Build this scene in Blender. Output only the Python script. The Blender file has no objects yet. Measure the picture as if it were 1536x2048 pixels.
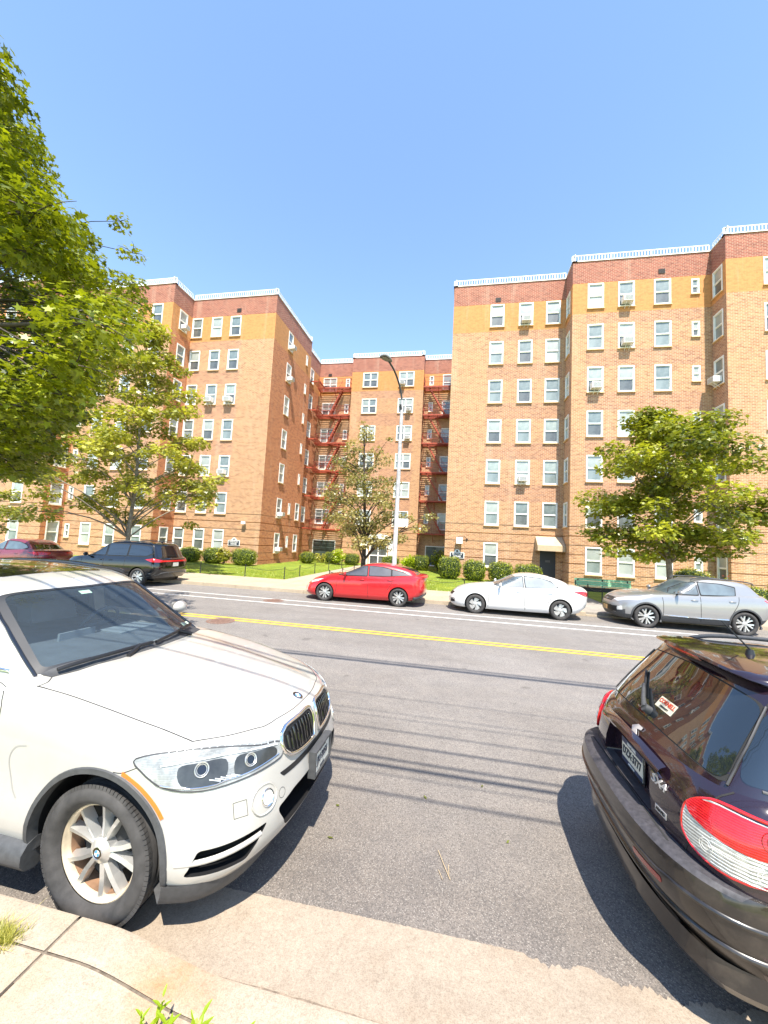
import bpy, bmesh, math, random
import numpy as np
from mathutils import Vector, Matrix
from mathutils.bvhtree import BVHTree
from mathutils.geometry import delaunay_2d_cdt
R = math.radians
C = bpy.context.scene.collection
sc = bpy.context.scene

# ---------------------------------------------------------------- camera
cam_d = bpy.data.cameras.new('camera'); cam = bpy.data.objects.new('camera', cam_d); C.objects.link(cam)
def cam_matrix(yaw, pitch, roll, loc):
    yaw, pitch, roll = R(yaw), R(pitch), R(roll)
    f = Vector((math.sin(yaw)*math.cos(pitch), math.cos(yaw)*math.cos(pitch), math.sin(pitch)))
    r0 = Vector((math.cos(yaw), -math.sin(yaw), 0)); u0 = r0.cross(f)
    r = r0*math.cos(roll)+u0*math.sin(roll); u = -r0*math.sin(roll)+u0*math.cos(roll)
    M = Matrix((r, u, -f)).transposed().to_4x4(); M.translation = Vector(loc)
    return M
cam.matrix_world = cam_matrix(-10.93, 4.496, 2.947, (0, 0, 2.2))
cam_d.sensor_fit = 'HORIZONTAL'; cam_d.sensor_width = 36; cam_d.lens = 777.8/1536*36
cam_d.clip_start = .05; cam_d.clip_end = 3000
sc.camera = cam
sc.render.resolution_x = 768; sc.render.resolution_y = 1024

# ---------------------------------------------------------------- sky, sun, exposure
SUN_EL, SUN_AZ = 61, 16          # elevation; degrees right of straight behind the camera's street normal
w = bpy.data.worlds.new('World'); sc.world = w; w.use_nodes = True
wn = w.node_tree.nodes; wl = w.node_tree.links
bg = wn['Background']; sky = wn.new('ShaderNodeTexSky'); sky.sky_type = 'NISHITA'; sky.sun_disc = False
sky.sun_elevation = R(SUN_EL); sky.sun_rotation = R(180-SUN_AZ); sky.air_density = 1.2; sky.dust_density = .1; sky.ozone_density = 3.0
wl.new(sky.outputs[0], bg.inputs[0]); bg.inputs[1].default_value = .15
sd = bpy.data.lights.new('sun', 'SUN'); sd.energy = 4.6; sd.angle = R(.5); sd.color = (1, .93, .82)
so = bpy.data.objects.new('sun', sd); C.objects.link(so)
sv = Vector((math.sin(R(SUN_AZ))*math.cos(R(SUN_EL)), -math.cos(R(SUN_AZ))*math.cos(R(SUN_EL)), math.sin(R(SUN_EL))))
so.rotation_euler = sv.to_track_quat('Z', 'Y').to_euler(); so.location = sv*60
vs = sc.view_settings
vs.view_transform = 'Standard'; vs.look = 'None'; vs.exposure = 1.25; vs.gamma = 1
try: vs.use_curve_mapping = False
except Exception: pass

rnd = random.Random(7)
rng = np.random.default_rng(11)

# ---------------------------------------------------------------- materials
class NT:
    def __init__(s, name):
        s.m = bpy.data.materials.new(name); s.m.use_nodes = True
        s.n = s.m.node_tree.nodes; s.l = s.m.node_tree.links; s.p = s.n['Principled BSDF']
    def new(s, t, **k):
        n = s.n.new(t)
        for a, v in k.items(): setattr(n, a, v)
        return n
    def link(s, a, b): s.l.new(a, b)
    def coords(s, kind='Object'): return s.new('ShaderNodeTexCoord').outputs[kind]
    def noise(s, vec, scale, detail=4, rough=.55, dist=0):
        n = s.new('ShaderNodeTexNoise'); n.inputs['Scale'].default_value = scale; n.inputs['Detail'].default_value = detail
        n.inputs['Roughness'].default_value = rough; n.inputs['Distortion'].default_value = dist
        if vec is not None: s.link(vec, n.inputs['Vector'])
        return n.outputs['Fac']
    def vor(s, vec, scale, out='Distance', feature='F1'):
        n = s.new('ShaderNodeTexVoronoi', feature=feature); n.inputs['Scale'].default_value = scale
        s.link(vec, n.inputs['Vector']); return n.outputs[out]
    def ramp(s, fac, stops, interp='LINEAR'):
        n = s.new('ShaderNodeValToRGB'); n.color_ramp.interpolation = interp; e = n.color_ramp.elements
        while len(e) < len(stops): e.new(.5)
        for i, (p, c) in enumerate(stops):
            e[i].position = p; e[i].color = (*c, 1) if len(c) == 3 else c
        s.link(fac, n.inputs[0]); return n.outputs[0]
    def mix(s, fac, a, b, mode='MIX'):
        n = s.new('ShaderNodeMix', data_type='RGBA', blend_type=mode)
        for i, v in ((0, fac), (6, a), (7, b)):
            if isinstance(v, (int, float)): n.inputs[i].default_value = v
            elif isinstance(v, tuple): n.inputs[i].default_value = (*v, 1) if len(v) == 3 else v
            else: s.link(v, n.inputs[i])
        return n.outputs[2]
    def math(s, op, a, b=0):
        n = s.new('ShaderNodeMath', operation=op)
        for i, v in enumerate((a, b)):
            if isinstance(v, (int, float)): n.inputs[i].default_value = v
            else: s.link(v, n.inputs[i])
        return n.outputs[0]
    def bump(s, h, strength=.3, dist=.01):
        b = s.new('ShaderNodeBump'); b.inputs['Strength'].default_value = strength; b.inputs['Distance'].default_value = dist
        s.link(h, b.inputs['Height']); s.link(b.outputs[0], s.p.inputs['Normal'])
    def set(s, **k):
        for a, v in k.items():
            i = s.p.inputs[a.replace('_', ' ')]
            if isinstance(v, tuple): i.default_value = (*v, 1) if len(v) == 3 else v
            elif isinstance(v, (int, float)): i.default_value = v
            else: s.link(v, i)
        return s

def simple(name, col, rough=.6, metal=0, var=.0, scale=20, coat=0, bump=0, spec=.5):
    t = NT(name); t.set(Base_Color=col, Roughness=rough, Metallic=metal, Coat_Weight=coat, Coat_Roughness=.03)
    t.p.inputs['Specular IOR Level'].default_value = spec
    if var or bump:
        n = t.noise(t.coords(), scale, 5)
        if var:
            lo = tuple(c*(1-var) for c in col); hi = tuple(min(1, c*(1+var)) for c in col)
            t.set(Base_Color=t.ramp(n, [(.3, lo), (.7, hi)]))
        if bump: t.bump(n, bump)
    return t.m

def paint(name, col, rough=.32, metal=0, flake=0, dust=.05, coat=1.0, dustcol=(.45, .4, .33)):
    t = NT(name); co = t.coords()
    n = t.noise(co, 3.2, 8, .7); n2 = t.noise(co, 60, 3)
    d = t.math('MULTIPLY', t.ramp(n, [(.45, (0, 0, 0)), (.75, (1, 1, 1))]), dust)
    base = t.mix(d, col, dustcol)
    if flake: base = t.mix(t.math('MULTIPLY', t.noise(co, 900, 1), flake), base, tuple(min(1, c*2.2+.04) for c in col))
    t.set(Base_Color=base, Roughness=t.math('ADD', t.math('MULTIPLY', n2, .1), rough-.05), Metallic=metal, Coat_Weight=coat, Coat_Roughness=t.math('ADD', t.math('MULTIPLY', n, .06), .0))
    return t.m

M = {}
def brick(name, c1, c2, mortar, blotch, amt=.35, grout=.0135):
    t = NT(name); uv = t.coords('UV')
    b = t.new('ShaderNodeTexBrick'); t.link(uv, b.inputs['Vector'])
    b.offset = .5; b.squash = 1
    for k, v in (('Scale', 1), ('Mortar Size', grout), ('Mortar Smooth', .25), ('Bias', 0), ('Brick Width', .24), ('Row Height', .086)): b.inputs[k].default_value = v
    b.inputs['Color1'].default_value = (*c1, 1); b.inputs['Color2'].default_value = (*c2, 1); b.inputs['Mortar'].default_value = (*mortar, 1)
    co = t.coords()
    n = t.noise(co, .35, 6, .65)
    k = t.noise(uv, 5.5, 3, .6)
    base = t.mix(t.math('MULTIPLY', t.ramp(n, [(.42, (0, 0, 0)), (.62, (1, 1, 1))]), amt), b.outputs['Color'], blotch, 'MIX')
    wn2 = t.new('ShaderNodeTexBrick'); t.link(uv, wn2.inputs['Vector']); wn2.offset = .5
    for k_, v_ in (('Scale', 1), ('Mortar Size', 0), ('Bias', -.62), ('Brick Width', .24), ('Row Height', .086)): wn2.inputs[k_].default_value = v_
    wn2.inputs['Color1'].default_value = (1.05, 1.05, 1.05, 1); wn2.inputs['Color2'].default_value = (.30, .26, .26, 1)
    base = t.mix(.25 if 'yellow' in name else .6, base, wn2.outputs['Color'], 'MULTIPLY')
    base = t.mix(.55, base, t.ramp(k, [(.3, (.72, .68, .66)), (.5, (1, 1, 1)), (.75, (1.18, 1.15, 1.1))]), 'MULTIPLY')
    st = t.new('ShaderNodeMapping'); st.inputs['Scale'].default_value = (1.6, .16, 1); t.link(uv, st.inputs['Vector'])
    sn = t.noise(st.outputs[0], 1.0, 5, .6)
    base = t.mix(t.math('MULTIPLY', t.ramp(sn, [(.55, (0, 0, 0)), (.75, (1, 1, 1))]), .22), base, (.66, .54, .40))
    t.set(Base_Color=base, Roughness=.88)
    inv = t.math('SUBTRACT', 1, b.outputs['Fac'])
    t.bump(inv, .6, .012)
    return t.m
M['brick_tan'] = brick('tan_brick', (.45, .235, .105), (.37, .165, .075), (.55, .41, .27), (.48, .27, .13), .25)
M['brick_mix'] = brick('mixed_brick', (.42, .195, .092), (.31, .125, .065), (.55, .40, .28), (.42, .21, .11), .25)
M['brick_red'] = brick('red_brick', (.34, .095, .058), (.25, .06, .04), (.48, .31, .22), (.28, .095, .065), .3)
M['brick_yel'] = brick('yellow_brick', (.57, .255, .082), (.53, .235, .076), (.57, .29, .12), (.51, .24, .095), .2, .006)
M['brick_dim_side'] = brick('dim_side_brick', (.54, .175, .058), (.41, .105, .04), (.54, .32, .17), (.46, .15, .06), .2)  # redder tone of the less lit side walls put into the brick colour
M['white'] = simple('white_window_paint', (.78, .77, .73), .45, var=.06, scale=6)
M['stone'] = simple('sill_stone', (.62, .42, .22), .8, var=.12, scale=9)
M['roof'] = simple('roof_felt', (.12, .12, .12), .9)
def glassmat(name, lo, hi, scale=1.4, rough=.06, spec=.8, stripes=0):
    t = NT(name); co = t.coords('Object')
    n = t.noise(co, scale, 3, .6)
    c = t.ramp(n, [(.35, lo), (.65, hi)])
    if stripes:
        wv = t.new('ShaderNodeTexWave', bands_direction='Z' if stripes > 0 else 'X'); wv.inputs['Scale'].default_value = abs(stripes); t.link(co, wv.inputs['Vector'])
        c = t.mix(.35, c, t.ramp(wv.outputs['Fac'], [(.3, (.55, .55, .55)), (.7, (1, 1, 1))]), 'MULTIPLY')
    t.set(Base_Color=c, Roughness=.5, Coat_Weight=1.0, Coat_Roughness=rough); t.p.inputs['Specular IOR Level'].default_value = spec
    return t.m
M['p_blind'] = glassmat('pane_with_blind', (.28, .31, .28), (.42, .45, .41), 1.2, stripes=8)
M['p_grey'] = glassmat('pane_grey', (.10, .135, .135), (.20, .24, .235), 2.0)
M['p_dark'] = glassmat('pane_dark', (.02, .024, .024), (.085, .095, .092), 2.6)
M['p_curt'] = glassmat('pane_with_curtain', (.22, .27, .245), (.38, .43, .39), 2.0, stripes=-7)
M['p_green'] = glassmat('pane_green_curtain', (.15, .36, .28), (.25, .48, .38), 2.0, stripes=-7)
M['ac'] = simple('appliance_white', (.72, .70, .67), .5, var=.08)
M['black'] = simple('black_paint', (.012, .012, .013), .45)
M['blackmetal'] = simple('black_iron', (.02, .02, .022), .5, var=.3, scale=30)
M['escape'] = simple('rust_red_iron', (.34, .062, .028), .6, var=.3, scale=5)

# ---------------------------------------------------------------- mesh builder
class MB:
    def __init__(s): s.v = []; s.f = []; s.m = []; s.uv = []
    def face(s, pts, mat=0, uv=None):
        b = len(s.v); s.v += [tuple(p) for p in pts]; s.f.append(tuple(range(b, b+len(pts)))); s.m.append(mat)
        s.uv.append(uv or [(p[0], p[2]) for p in pts])
    def box(s, c, d, mat=0, M4=None, bev=0):
        x, y, z = c; a, b, e = d[0]/2, d[1]/2, d[2]/2
        P = [Vector((x+i*a, y+j*b, z+k*e)) for i in (-1, 1) for j in (-1, 1) for k in (-1, 1)]
        if M4 is not None: P = [M4 @ p for p in P]
        for q in ((0, 1, 3, 2), (4, 6, 7, 5), (0, 4, 5, 1), (2, 3, 7, 6), (0, 2, 6, 4), (1, 5, 7, 3)):
            s.face([P[i] for i in q], mat)
    def tube(s, path, r, n=8, mat=0, cap=True):
        path = [Vector(p) for p in path]; rs = r if isinstance(r, (list, tuple)) else [r]*len(path)
        base = len(s.v); up = Vector((0, 0, 1)); prev = None
        for i, p in enumerate(path):
            d = (path[min(i+1, len(path)-1)]-path[max(i-1, 0)])
            d = d.normalized() if d.length > 1e-9 else Vector((0, 0, 1))
            a = prev if prev is not None else (Vector((1, 0, 0)) if abs(d.z) > .9 else up)
            a = (a - d*a.dot(d)); a = a.normalized() if a.length > 1e-6 else Vector((1, 0, 0)).cross(d).normalized()
            prev = a; b = d.cross(a)
            for k in range(n):
                t = 2*math.pi*k/n; s.v.append(tuple(p+(a*math.cos(t)+b*math.sin(t))*rs[i]))
        for i in range(len(path)-1):
            for k in range(n):
                A = base+i*n+k; B = base+i*n+(k+1) % n
                s.f.append((A, B, B+n, A+n)); s.m.append(mat); s.uv.append([(0, 0)]*4)
        if cap:
            s.f.append(tuple(base+k for k in range(n))[::-1]); s.m.append(mat); s.uv.append([(0, 0)]*n)
            e = base+(len(path)-1)*n; s.f.append(tuple(e+k for k in range(n))); s.m.append(mat); s.uv.append([(0, 0)]*n)
    def bar(s, a, b, w_, h=None, mat=0):
        """square bar from a to b"""
        a, b = Vector(a), Vector(b); d = b-a; L = d.length
        q = d.to_track_quat('Z', 'Y').to_matrix().to_4x4(); q.translation = (a+b)/2
        s.box((0, 0, 0), (w_, h or w_, L), mat, q)
    def lathe(s, prof, axis='y', n=32, mat=0, c=(0, 0, 0), mats=None):
        base = len(s.v); m = len(prof)
        for k in range(n):
            t = 2*math.pi*k/n
            for (r, h) in prof:
                if axis == 'y': p = (r*math.cos(t), h, r*math.sin(t))
                elif axis == 'z': p = (r*math.cos(t), r*math.sin(t), h)
                else: p = (h, r*math.cos(t), r*math.sin(t))
                s.v.append((p[0]+c[0], p[1]+c[1], p[2]+c[2]))
        for k in range(n):
            k2 = (k+1) % n
            for i in range(m-1):
                s.f.append((base+k*m+i, base+k2*m+i, base+k2*m+i+1, base+k*m+i+1)); s.m.append(mats[i] if mats else mat); s.uv.append([(0, 0)]*4)
    def build(s, name, mats, parent=None, smooth=None, weld=False, loc=None, link=True):
        me = bpy.data.meshes.new(name); me.from_pydata(s.v, [], s.f)
        for m in (mats if isinstance(mats, (list, tuple)) else [mats]): me.materials.append(m)
        me.polygons.foreach_set('material_index', s.m)
        if s.uv and all(len(u) == len(f) for u, f in zip(s.uv, s.f)):
            l = me.uv_layers.new(name='UVMap'); l.data.foreach_set('uv', [c for u in s.uv for p in u for c in p])
        return finish(name, me, parent, smooth, weld, loc, link)
def finish(name, me, parent=None, smooth=None, weld=False, loc=None, link=True, fixn=False):
    if weld or fixn:
        bm = bmesh.new(); bm.from_mesh(me)
        if weld: bmesh.ops.remove_doubles(bm, verts=bm.verts, dist=1e-5)
        bmesh.ops.recalc_face_normals(bm, faces=bm.faces); bm.to_mesh(me); bm.free()
    if smooth is not None:
        me.polygons.foreach_set('use_smooth', [True]*len(me.polygons))
        if smooth < 180: me.set_sharp_from_angle(angle=R(smooth))
    me.update()
    o = bpy.data.objects.new(name, me)
    if link: C.objects.link(o)
    if parent: o.parent = parent
    if loc: o.location = loc
    return o
def tag(o, label=None, cat=None, group=None, kind=None):
    for k, v in (('label', label), ('category', cat), ('group', group), ('kind', kind)):
        if v: o[k] = v
    return o
def empty(name, loc=(0, 0, 0), rz=0, **k):
    o = bpy.data.objects.new(name, None); C.objects.link(o); o.location = loc; o.rotation_euler = (0, 0, rz)
    o.empty_display_size = .2
    return tag(o, **k)
def copy_tree(o, parent=None):
    c = o.copy(); C.objects.link(c); c.parent = parent
    for ch in list(o.children): copy_tree(ch, c)
    return c
def text_mesh(body, size, depth=.002, bold=0, sx=1.0, spacing=1.0):
    cu = bpy.data.curves.new('lettering', 'FONT'); cu.body = body; cu.size = size; cu.extrude = depth; cu.align_x = 'CENTER'; cu.align_y = 'CENTER'
    cu.offset = bold; cu.space_character = spacing; cu.resolution_u = 2
    o = bpy.data.objects.new('lettering', cu); C.objects.link(o)
    dg = bpy.context.evaluated_depsgraph_get(); dg.update()
    me = bpy.data.meshes.new_from_object(o.evaluated_get(dg)); bpy.data.objects.remove(o)
    me.transform(Matrix.Diagonal((sx, 1, 1, 1)))
    return me
def place_text(body, size, M4, mat, parent, name='lettering', **k):
    me = text_mesh(body, size, **k); me.materials.clear(); me.materials.append(mat); me.transform(M4)
    o = bpy.data.objects.new(name, me); C.objects.link(o); o.parent = parent
    return o
def frame(o, x, y):
    """matrix with columns x, y, x cross y at origin o"""
    x = Vector(x).normalized(); y = Vector(y).normalized(); z = x.cross(y).normalized(); y = z.cross(x)
    m = Matrix((x, y, z)).transposed().to_4x4(); m.translation = Vector(o); return m
# ---------------------------------------------------------------- ground, road, kerbs, pavements
def asphalt(name, lo, hi, stone, fine):
    t = NT(name); co = t.coords()
    big = t.noise(co, .35, 5, .6); mid = t.noise(co, 3.0, 6, .7)
    base = t.ramp(big, [(.3, lo), (.7, hi)])
    base = t.mix(.5, base, t.ramp(mid, [(.3, (.72, .72, .74)), (.7, (1.22, 1.18, 1.12))]), 'MULTIPLY')
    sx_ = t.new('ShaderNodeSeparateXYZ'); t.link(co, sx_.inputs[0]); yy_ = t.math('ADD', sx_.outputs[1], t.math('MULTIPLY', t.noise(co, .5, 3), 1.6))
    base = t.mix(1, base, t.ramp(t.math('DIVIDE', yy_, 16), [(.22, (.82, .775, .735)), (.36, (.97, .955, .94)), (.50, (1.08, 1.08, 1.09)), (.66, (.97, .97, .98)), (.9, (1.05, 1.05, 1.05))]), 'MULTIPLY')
    mp_ = t.new('ShaderNodeMapping'); mp_.inputs['Scale'].default_value = (.25, 1.6, 1); t.link(co, mp_.inputs['Vector'])
    base = t.mix(.5, base, t.ramp(t.noise(mp_.outputs[0], 1.3, 5, .65), [(.36, (.80, .79, .78)), (.5, (1, 1, 1)), (.68, (1.12, 1.12, 1.12))]), 'MULTIPLY')
    sp_ = t.noise(co, 2.1, 2, .4); base = t.mix(t.math('MULTIPLY', t.ramp(sp_, [(.70, (0, 0, 0)), (.74, (1, 1, 1))]), .45), base, (.05, .045, .04))
    v = t.vor(co, 130, 'Color'); vd = t.vor(co, 130)
    sp = t.new('ShaderNodeSeparateColor'); t.link(v, sp.inputs[0])
    st = t.math('MULTIPLY', t.ramp(sp.outputs[0], [(.62, (0, 0, 0)), (.74, (1, 1, 1))]), t.ramp(vd, [(.3, (1, 1, 1)), (.5, (0, 0, 0))]))
    base = t.mix(t.math('MULTIPLY', st, .6), base, stone)
    dk = t.math('MULTIPLY', t.ramp(sp.outputs[1], [(.6, (0, 0, 0)), (.72, (1, 1, 1))]), .55)
    base = t.mix(dk, base, tuple(c*.35 for c in lo))
    fn = t.noise(co, 260, 2)
    base = t.mix(fine, base, t.ramp(fn, [(.35, (.55, .55, .55)), (.65, (1.4, 1.4, 1.4))]), 'MULTIPLY')
    t.set(Base_Color=base, Roughness=.85)
    t.bump(t.math('ADD', t.math('MULTIPLY', vd, .6), t.math('MULTIPLY', fn, .5)), .55, .006)
    return t.m
def concrete(name, lo, hi, stain, rust=None):
    t = NT(name); co = t.coords()
    big = t.noise(co, 1.1, 6, .65, .4); mid = t.noise(co, 14, 6, .75); fn = t.noise(co, 170, 3)
    base = t.ramp(big, [(.3, lo), (.7, hi)])
    base = t.mix(t.math('MULTIPLY', t.ramp(t.noise(co, 2.3, 4, .6), [(.52, (0, 0, 0)), (.72, (1, 1, 1))]), .45), base, stain)
    base = t.mix(.6, base, t.ramp(mid, [(.3, (.8, .78, .76)), (.6, (1.05, 1.05, 1.05))]), 'MULTIPLY')
    base = t.mix(.5, base, t.ramp(fn, [(.38, (.68, .66, .62)), (.5, (1, 1, 1)), (.7, (1.15, 1.15, 1.12))]), 'MULTIPLY')
    pits = t.vor(co, 38); base = t.mix(t.math('MULTIPLY', t.ramp(pits, [(.05, (1, 1, 1)), (.10, (0, 0, 0))]), .5), base, (.2, .17, .14))
    if rust:
        mp = t.new('ShaderNodeMapping'); mp.inputs['Location'].default_value = (-rust[0], -rust[1], 0); t.link(co, mp.inputs['Vector'])
        ln = t.new('ShaderNodeVectorMath', operation='LENGTH'); t.link(mp.outputs[0], ln.inputs[0])
        f = t.math('MULTIPLY', t.ramp(ln.outputs['Value'], [(.05, (1, 1, 1)), (.36, (0, 0, 0))]), t.ramp(t.noise(co, 5, 6, .7), [(.35, (.2, .2, .2)), (.65, (1, 1, 1))]))
        base = t.mix(t.math('MULTIPLY', f, .75), base, (.36, .17, .06))
    wv = t.noise(co, 60, 6, .8); base = t.mix(.55, base, t.ramp(wv, [(.34, (.62, .58, .54)), (.5, (1, 1, 1)), (.68, (1.2, 1.2, 1.18))]), 'MULTIPLY')
    t.set(Base_Color=base, Roughness=.9)
    t.bump(t.math('ADD', t.math('MULTIPLY', mid, .5), t.math('MULTIPLY', fn, .4)), .5, .008)
    return t.m
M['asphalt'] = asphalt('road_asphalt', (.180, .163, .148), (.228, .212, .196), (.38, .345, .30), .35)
M['concrete'] = concrete('kerb_concrete', (.33, .275, .21), (.41, .345, .27), (.36, .235, .14), (-1.28, 1.80))
M['gutter'] = concrete('gutter_concrete', (.265, .215, .165), (.345, .285, .22), (.25, .18, .12))
M['concrete_far'] = concrete('sidewalk_concrete', (.36, .295, .215), (.44, .365, .27), (.33, .26, .185))
M['concrete_dark'] = concrete('dark_grey_concrete', (.24, .22, .20), (.34, .31, .27), (.2, .18, .16))  # darker grey concrete for the driveway
M['soil'] = simple('joint_dirt', (.16, .13, .10), .95, var=.4, scale=30, bump=.5)
M['paint_y'] = simple('yellow_road_paint', (.78, .46, .03), .7, var=.14, scale=14)
M['paint_w'] = simple('white_road_paint', (.62, .60, .56), .7, var=.2, scale=14)
def grassmat():
    t = NT('lawn_grass'); co = t.coords()
    n = t.noise(co, .8, 5, .7); f = t.noise(co, 40, 3)
    b = t.ramp(n, [(.3, (.11, .17, .012)), (.55, (.19, .25, .018)), (.75, (.30, .32, .03))])
    b = t.mix(.6, b, t.ramp(f, [(.35, (.5, .5, .5)), (.65, (1.4, 1.4, 1.3))]), 'MULTIPLY')
    t.set(Base_Color=b, Roughness=.9); t.bump(f, .8, .03); return t.m
M['lawn'] = grassmat()

def sheet(name, x0, x1, y0, y1, z, mat, nx=1, ny=1, zf=None):
    b = MB(); xs = np.linspace(x0, x1, nx+1); ys = np.linspace(y0, y1, ny+1)
    g = lambda x, y: (x, y, z+(zf(x, y) if zf else 0))
    for i in range(nx):
        for j in range(ny): b.face([g(xs[i], ys[j]), g(xs[i+1], ys[j]), g(xs[i+1], ys[j+1]), g(xs[i], ys[j+1])])
    o = b.build(name, mat, weld=nx*ny > 1, smooth=60 if nx*ny > 1 else None); tag(o, kind='structure'); return o
KB = 1.93           # near kerb face
FK = 14.95          # far kerb face
sheet('ground', -900, 900, -900, 900, -.03, M['lawn'])
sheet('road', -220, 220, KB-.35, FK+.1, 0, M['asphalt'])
# concrete gutter slab in front of the driveway, ragged asphalt edge
b = MB(); xs = np.arange(-1.74, 1.75, .012); r_ = random.Random(3)
ed = []
for x in xs:
    e = 2.405+.03*math.sin(x*.9+1)+r_.uniform(-.003, .003)
    if .44 < x < .70: e -= .035*math.sin((x-.44)/.26*math.pi)**.5*(1+.3*math.sin(x*60)+.3*math.sin(x*173))
    if .78 < x < 1.5: e -= .05*math.sin((x-.78)/.72*math.pi)**.5*(1+.3*math.sin(x*23)+.2*math.sin(x*71)+.2*math.sin(x*190))
    ed.append(e)
for i in range(len(xs)-1):
    b.face([(xs[i], KB-.3, .004), (xs[i+1], KB-.3, .004), (xs[i+1], ed[i+1], .004), (xs[i], ed[i], .004)])
tag(b.build('concrete_gutter', M['gutter'], weld=True), kind='structure')
# near pavement with kerb; dropped where the driveway crosses
def kz(x):
    """height of the kerb top at x: full height to the left, eased down through a flare into the driveway"""
    def ss(a, c, x): t = min(1, max(0, (x-a)/(c-a))); return t*t*(3-2*t)
    return .135-.098*ss(-1.72, -1.02, x)+.098*ss(4.6, 5.4, x)
def near_pave(name, xs, y0, y1, mat, front=False):
    """slab between y0 and y1 (y1 nearer the road) whose top follows kz, with rounded edges"""
    b = MB(); e = .012
    for i in range(len(xs)-1):
        a, c = xs[i], xs[i+1]; za, zc = kz(a), kz(c)
        if front:
            k = .028
            b.face([(a, y0, za), (c, y0, zc), (c, y1-k, zc), (a, y1-k, za)])
            prof = [(y1-k, 0), (y1-k*.4, -.004), (y1-.003, -.016), (y1+.004, -.05)]
            for q in range(3):
                b.face([(a, prof[q][0], za+prof[q][1]), (c, prof[q][0], zc+prof[q][1]), (c, prof[q+1][0], zc+prof[q+1][1]), (a, prof[q+1][0], za+prof[q+1][1])])
            b.face([(a, y1+.004, za-.05), (c, y1+.004, zc-.05), (c, y1+.012, -.05), (a, y1+.012, -.05)])
        else:
            b.face([(a, y0, za), (c, y0, zc), (c, y1, zc), (a, y1, za)])
            b.face([(a, y1, za), (c, y1, zc), (c, y1, zc-.06), (a, y1, za-.06)])
            b.face([(a, y0, za), (a, y0, za-.06), (c, y0, zc-.06), (c, y0, zc)])
    for x in (xs[0], xs[-1]):
        z = kz(x); b.face([(x, y0, z), (x, y1-(.028 if front else 0), z), (x, y1, z-.03), (x, y1, z-.07), (x, y0, z-.07)])
    return tag(b.build(name, mat, weld=True, smooth=40), kind='structure')
b = MB(); r3 = random.Random(9); xs = np.arange(-9, 9, .05); wd_ = [-.008+.012*abs(math.sin(x*2.3))+r3.uniform(0, .006) for x in xs]
for i in range(len(xs)-1): b.face([(xs[i], KB-.02, .0075), (xs[i+1], KB-.02, .0075), (xs[i+1], KB+.012+wd_[i+1], .0075), (xs[i], KB+.012+wd_[i], .0075)])
tag(b.build('gutter_strip', simple('gutter_strip', (.20, .155, .115), .95, var=.5, scale=40, bump=.6), weld=True), kind='structure')  # irregular darker strip along the kerb foot, darkens its contact with the gutter
def seg(a, c, st=.06): return list(np.linspace(a, c, max(2, int((c-a)/st)+1)))
J = .009
near_pave('kerb', seg(-9, -1.9-J, .3), 1.733, KB, M['concrete'], True)
near_pave('kerb', seg(-1.9+J, 1.9), 1.735, KB, M['concrete'], True)
near_pave('kerb', seg(1.9+J, 9, .1), 1.735, KB, M['concrete'], True)
near_pave('pavement', seg(-3.4, -1.9-J), .0, 1.722, M['concrete'])
near_pave('pavement', seg(-1.9+J, -.42), .0, 1.722, M['concrete'])
near_pave('pavement', seg(-.42+2*J, 1.9), .0, 1.722, M['concrete'])
near_pave('pavement', seg(1.9+J, 9, .1), .6, 1.722, M['concrete'])
near_pave('pavement', seg(-14, -3.4-J, .5), .6, 1.5, M['concrete'])
sheet('verge', -60, 60, -30, 1.9, -.045, M['soil'])
for x in (-6, -12.05, 6.1, 12.1):
    pass
# debris strip in the joints
sheet('joint_sealing', -9, 9, 1.6, 1.9, .010, M['soil'], 150, 1, lambda x, y: kz(x)-.020)

# road markings (parallel sheets a few mm above the asphalt)
def stripe(name, x0, x1, yc, wd, mat, z=.004, seed=0):
    b = MB(); r2 = random.Random(seed); xs = np.arange(x0, x1+.01, .5)
    j = [r2.uniform(-.006, .006) for _ in xs]
    for i in range(len(xs)-1):
        b.face([(xs[i], yc-wd/2+j[i], z), (xs[i+1], yc-wd/2+j[i+1], z), (xs[i+1], yc+wd/2+j[i+1], z), (xs[i], yc+wd/2+j[i], z)])
    tag(b.build(name, mat), kind='structure')
stripe('yellow_line', -60, 60, 9.605, .095, M['paint_y'], seed=1)
stripe('yellow_line', -60, 60, 9.375, .095, M['paint_y'], seed=2)
stripe('white_line', -60, 60, 12.28, .10, M['paint_w'], seed=3)
stripe('white_line', -60, 60, 13.08, .09, M['paint_w'], seed=4)
# far kerb, pavement, driveway, lawns
b = MB()
for i in range(-40, 40):
    x0, x1 = i*1.5+.006, i*1.5+1.494
    ztop = .13 if not (4.3 < (x0+x1)/2 < 7.2) else .05
    b.box(((x0+x1)/2, FK+.08, ztop/2-.03), (x1-x0, .16, ztop+.06))
tag(b.build('kerb', M['concrete_far']), kind='structure')
b = MB()
for i in range(-40, 40):
    for j in range(2):
        x0, x1 = i*1.5+.008, i*1.5+1.492; y0 = FK+.165+j*1.62; y1 = y0+1.605
        drv = 4.3 < (x0+x1)/2 < 7.2
        if drv: continue
        b.box(((x0+x1)/2, (y0+y1)/2, .04), (x1-x0, y1-y0, .175))
tag(b.build('pavement', M['concrete_far']), kind='structure')
b = MB(); b.box((5.97, FK+.165+1.62, .035), (2.98, 3.23, .17)); tag(b.build('driveway', M['concrete_dark']), kind='structure')
sheet('ground', -60, 60, FK+.1, 40, -.012, M['soil'])
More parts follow.
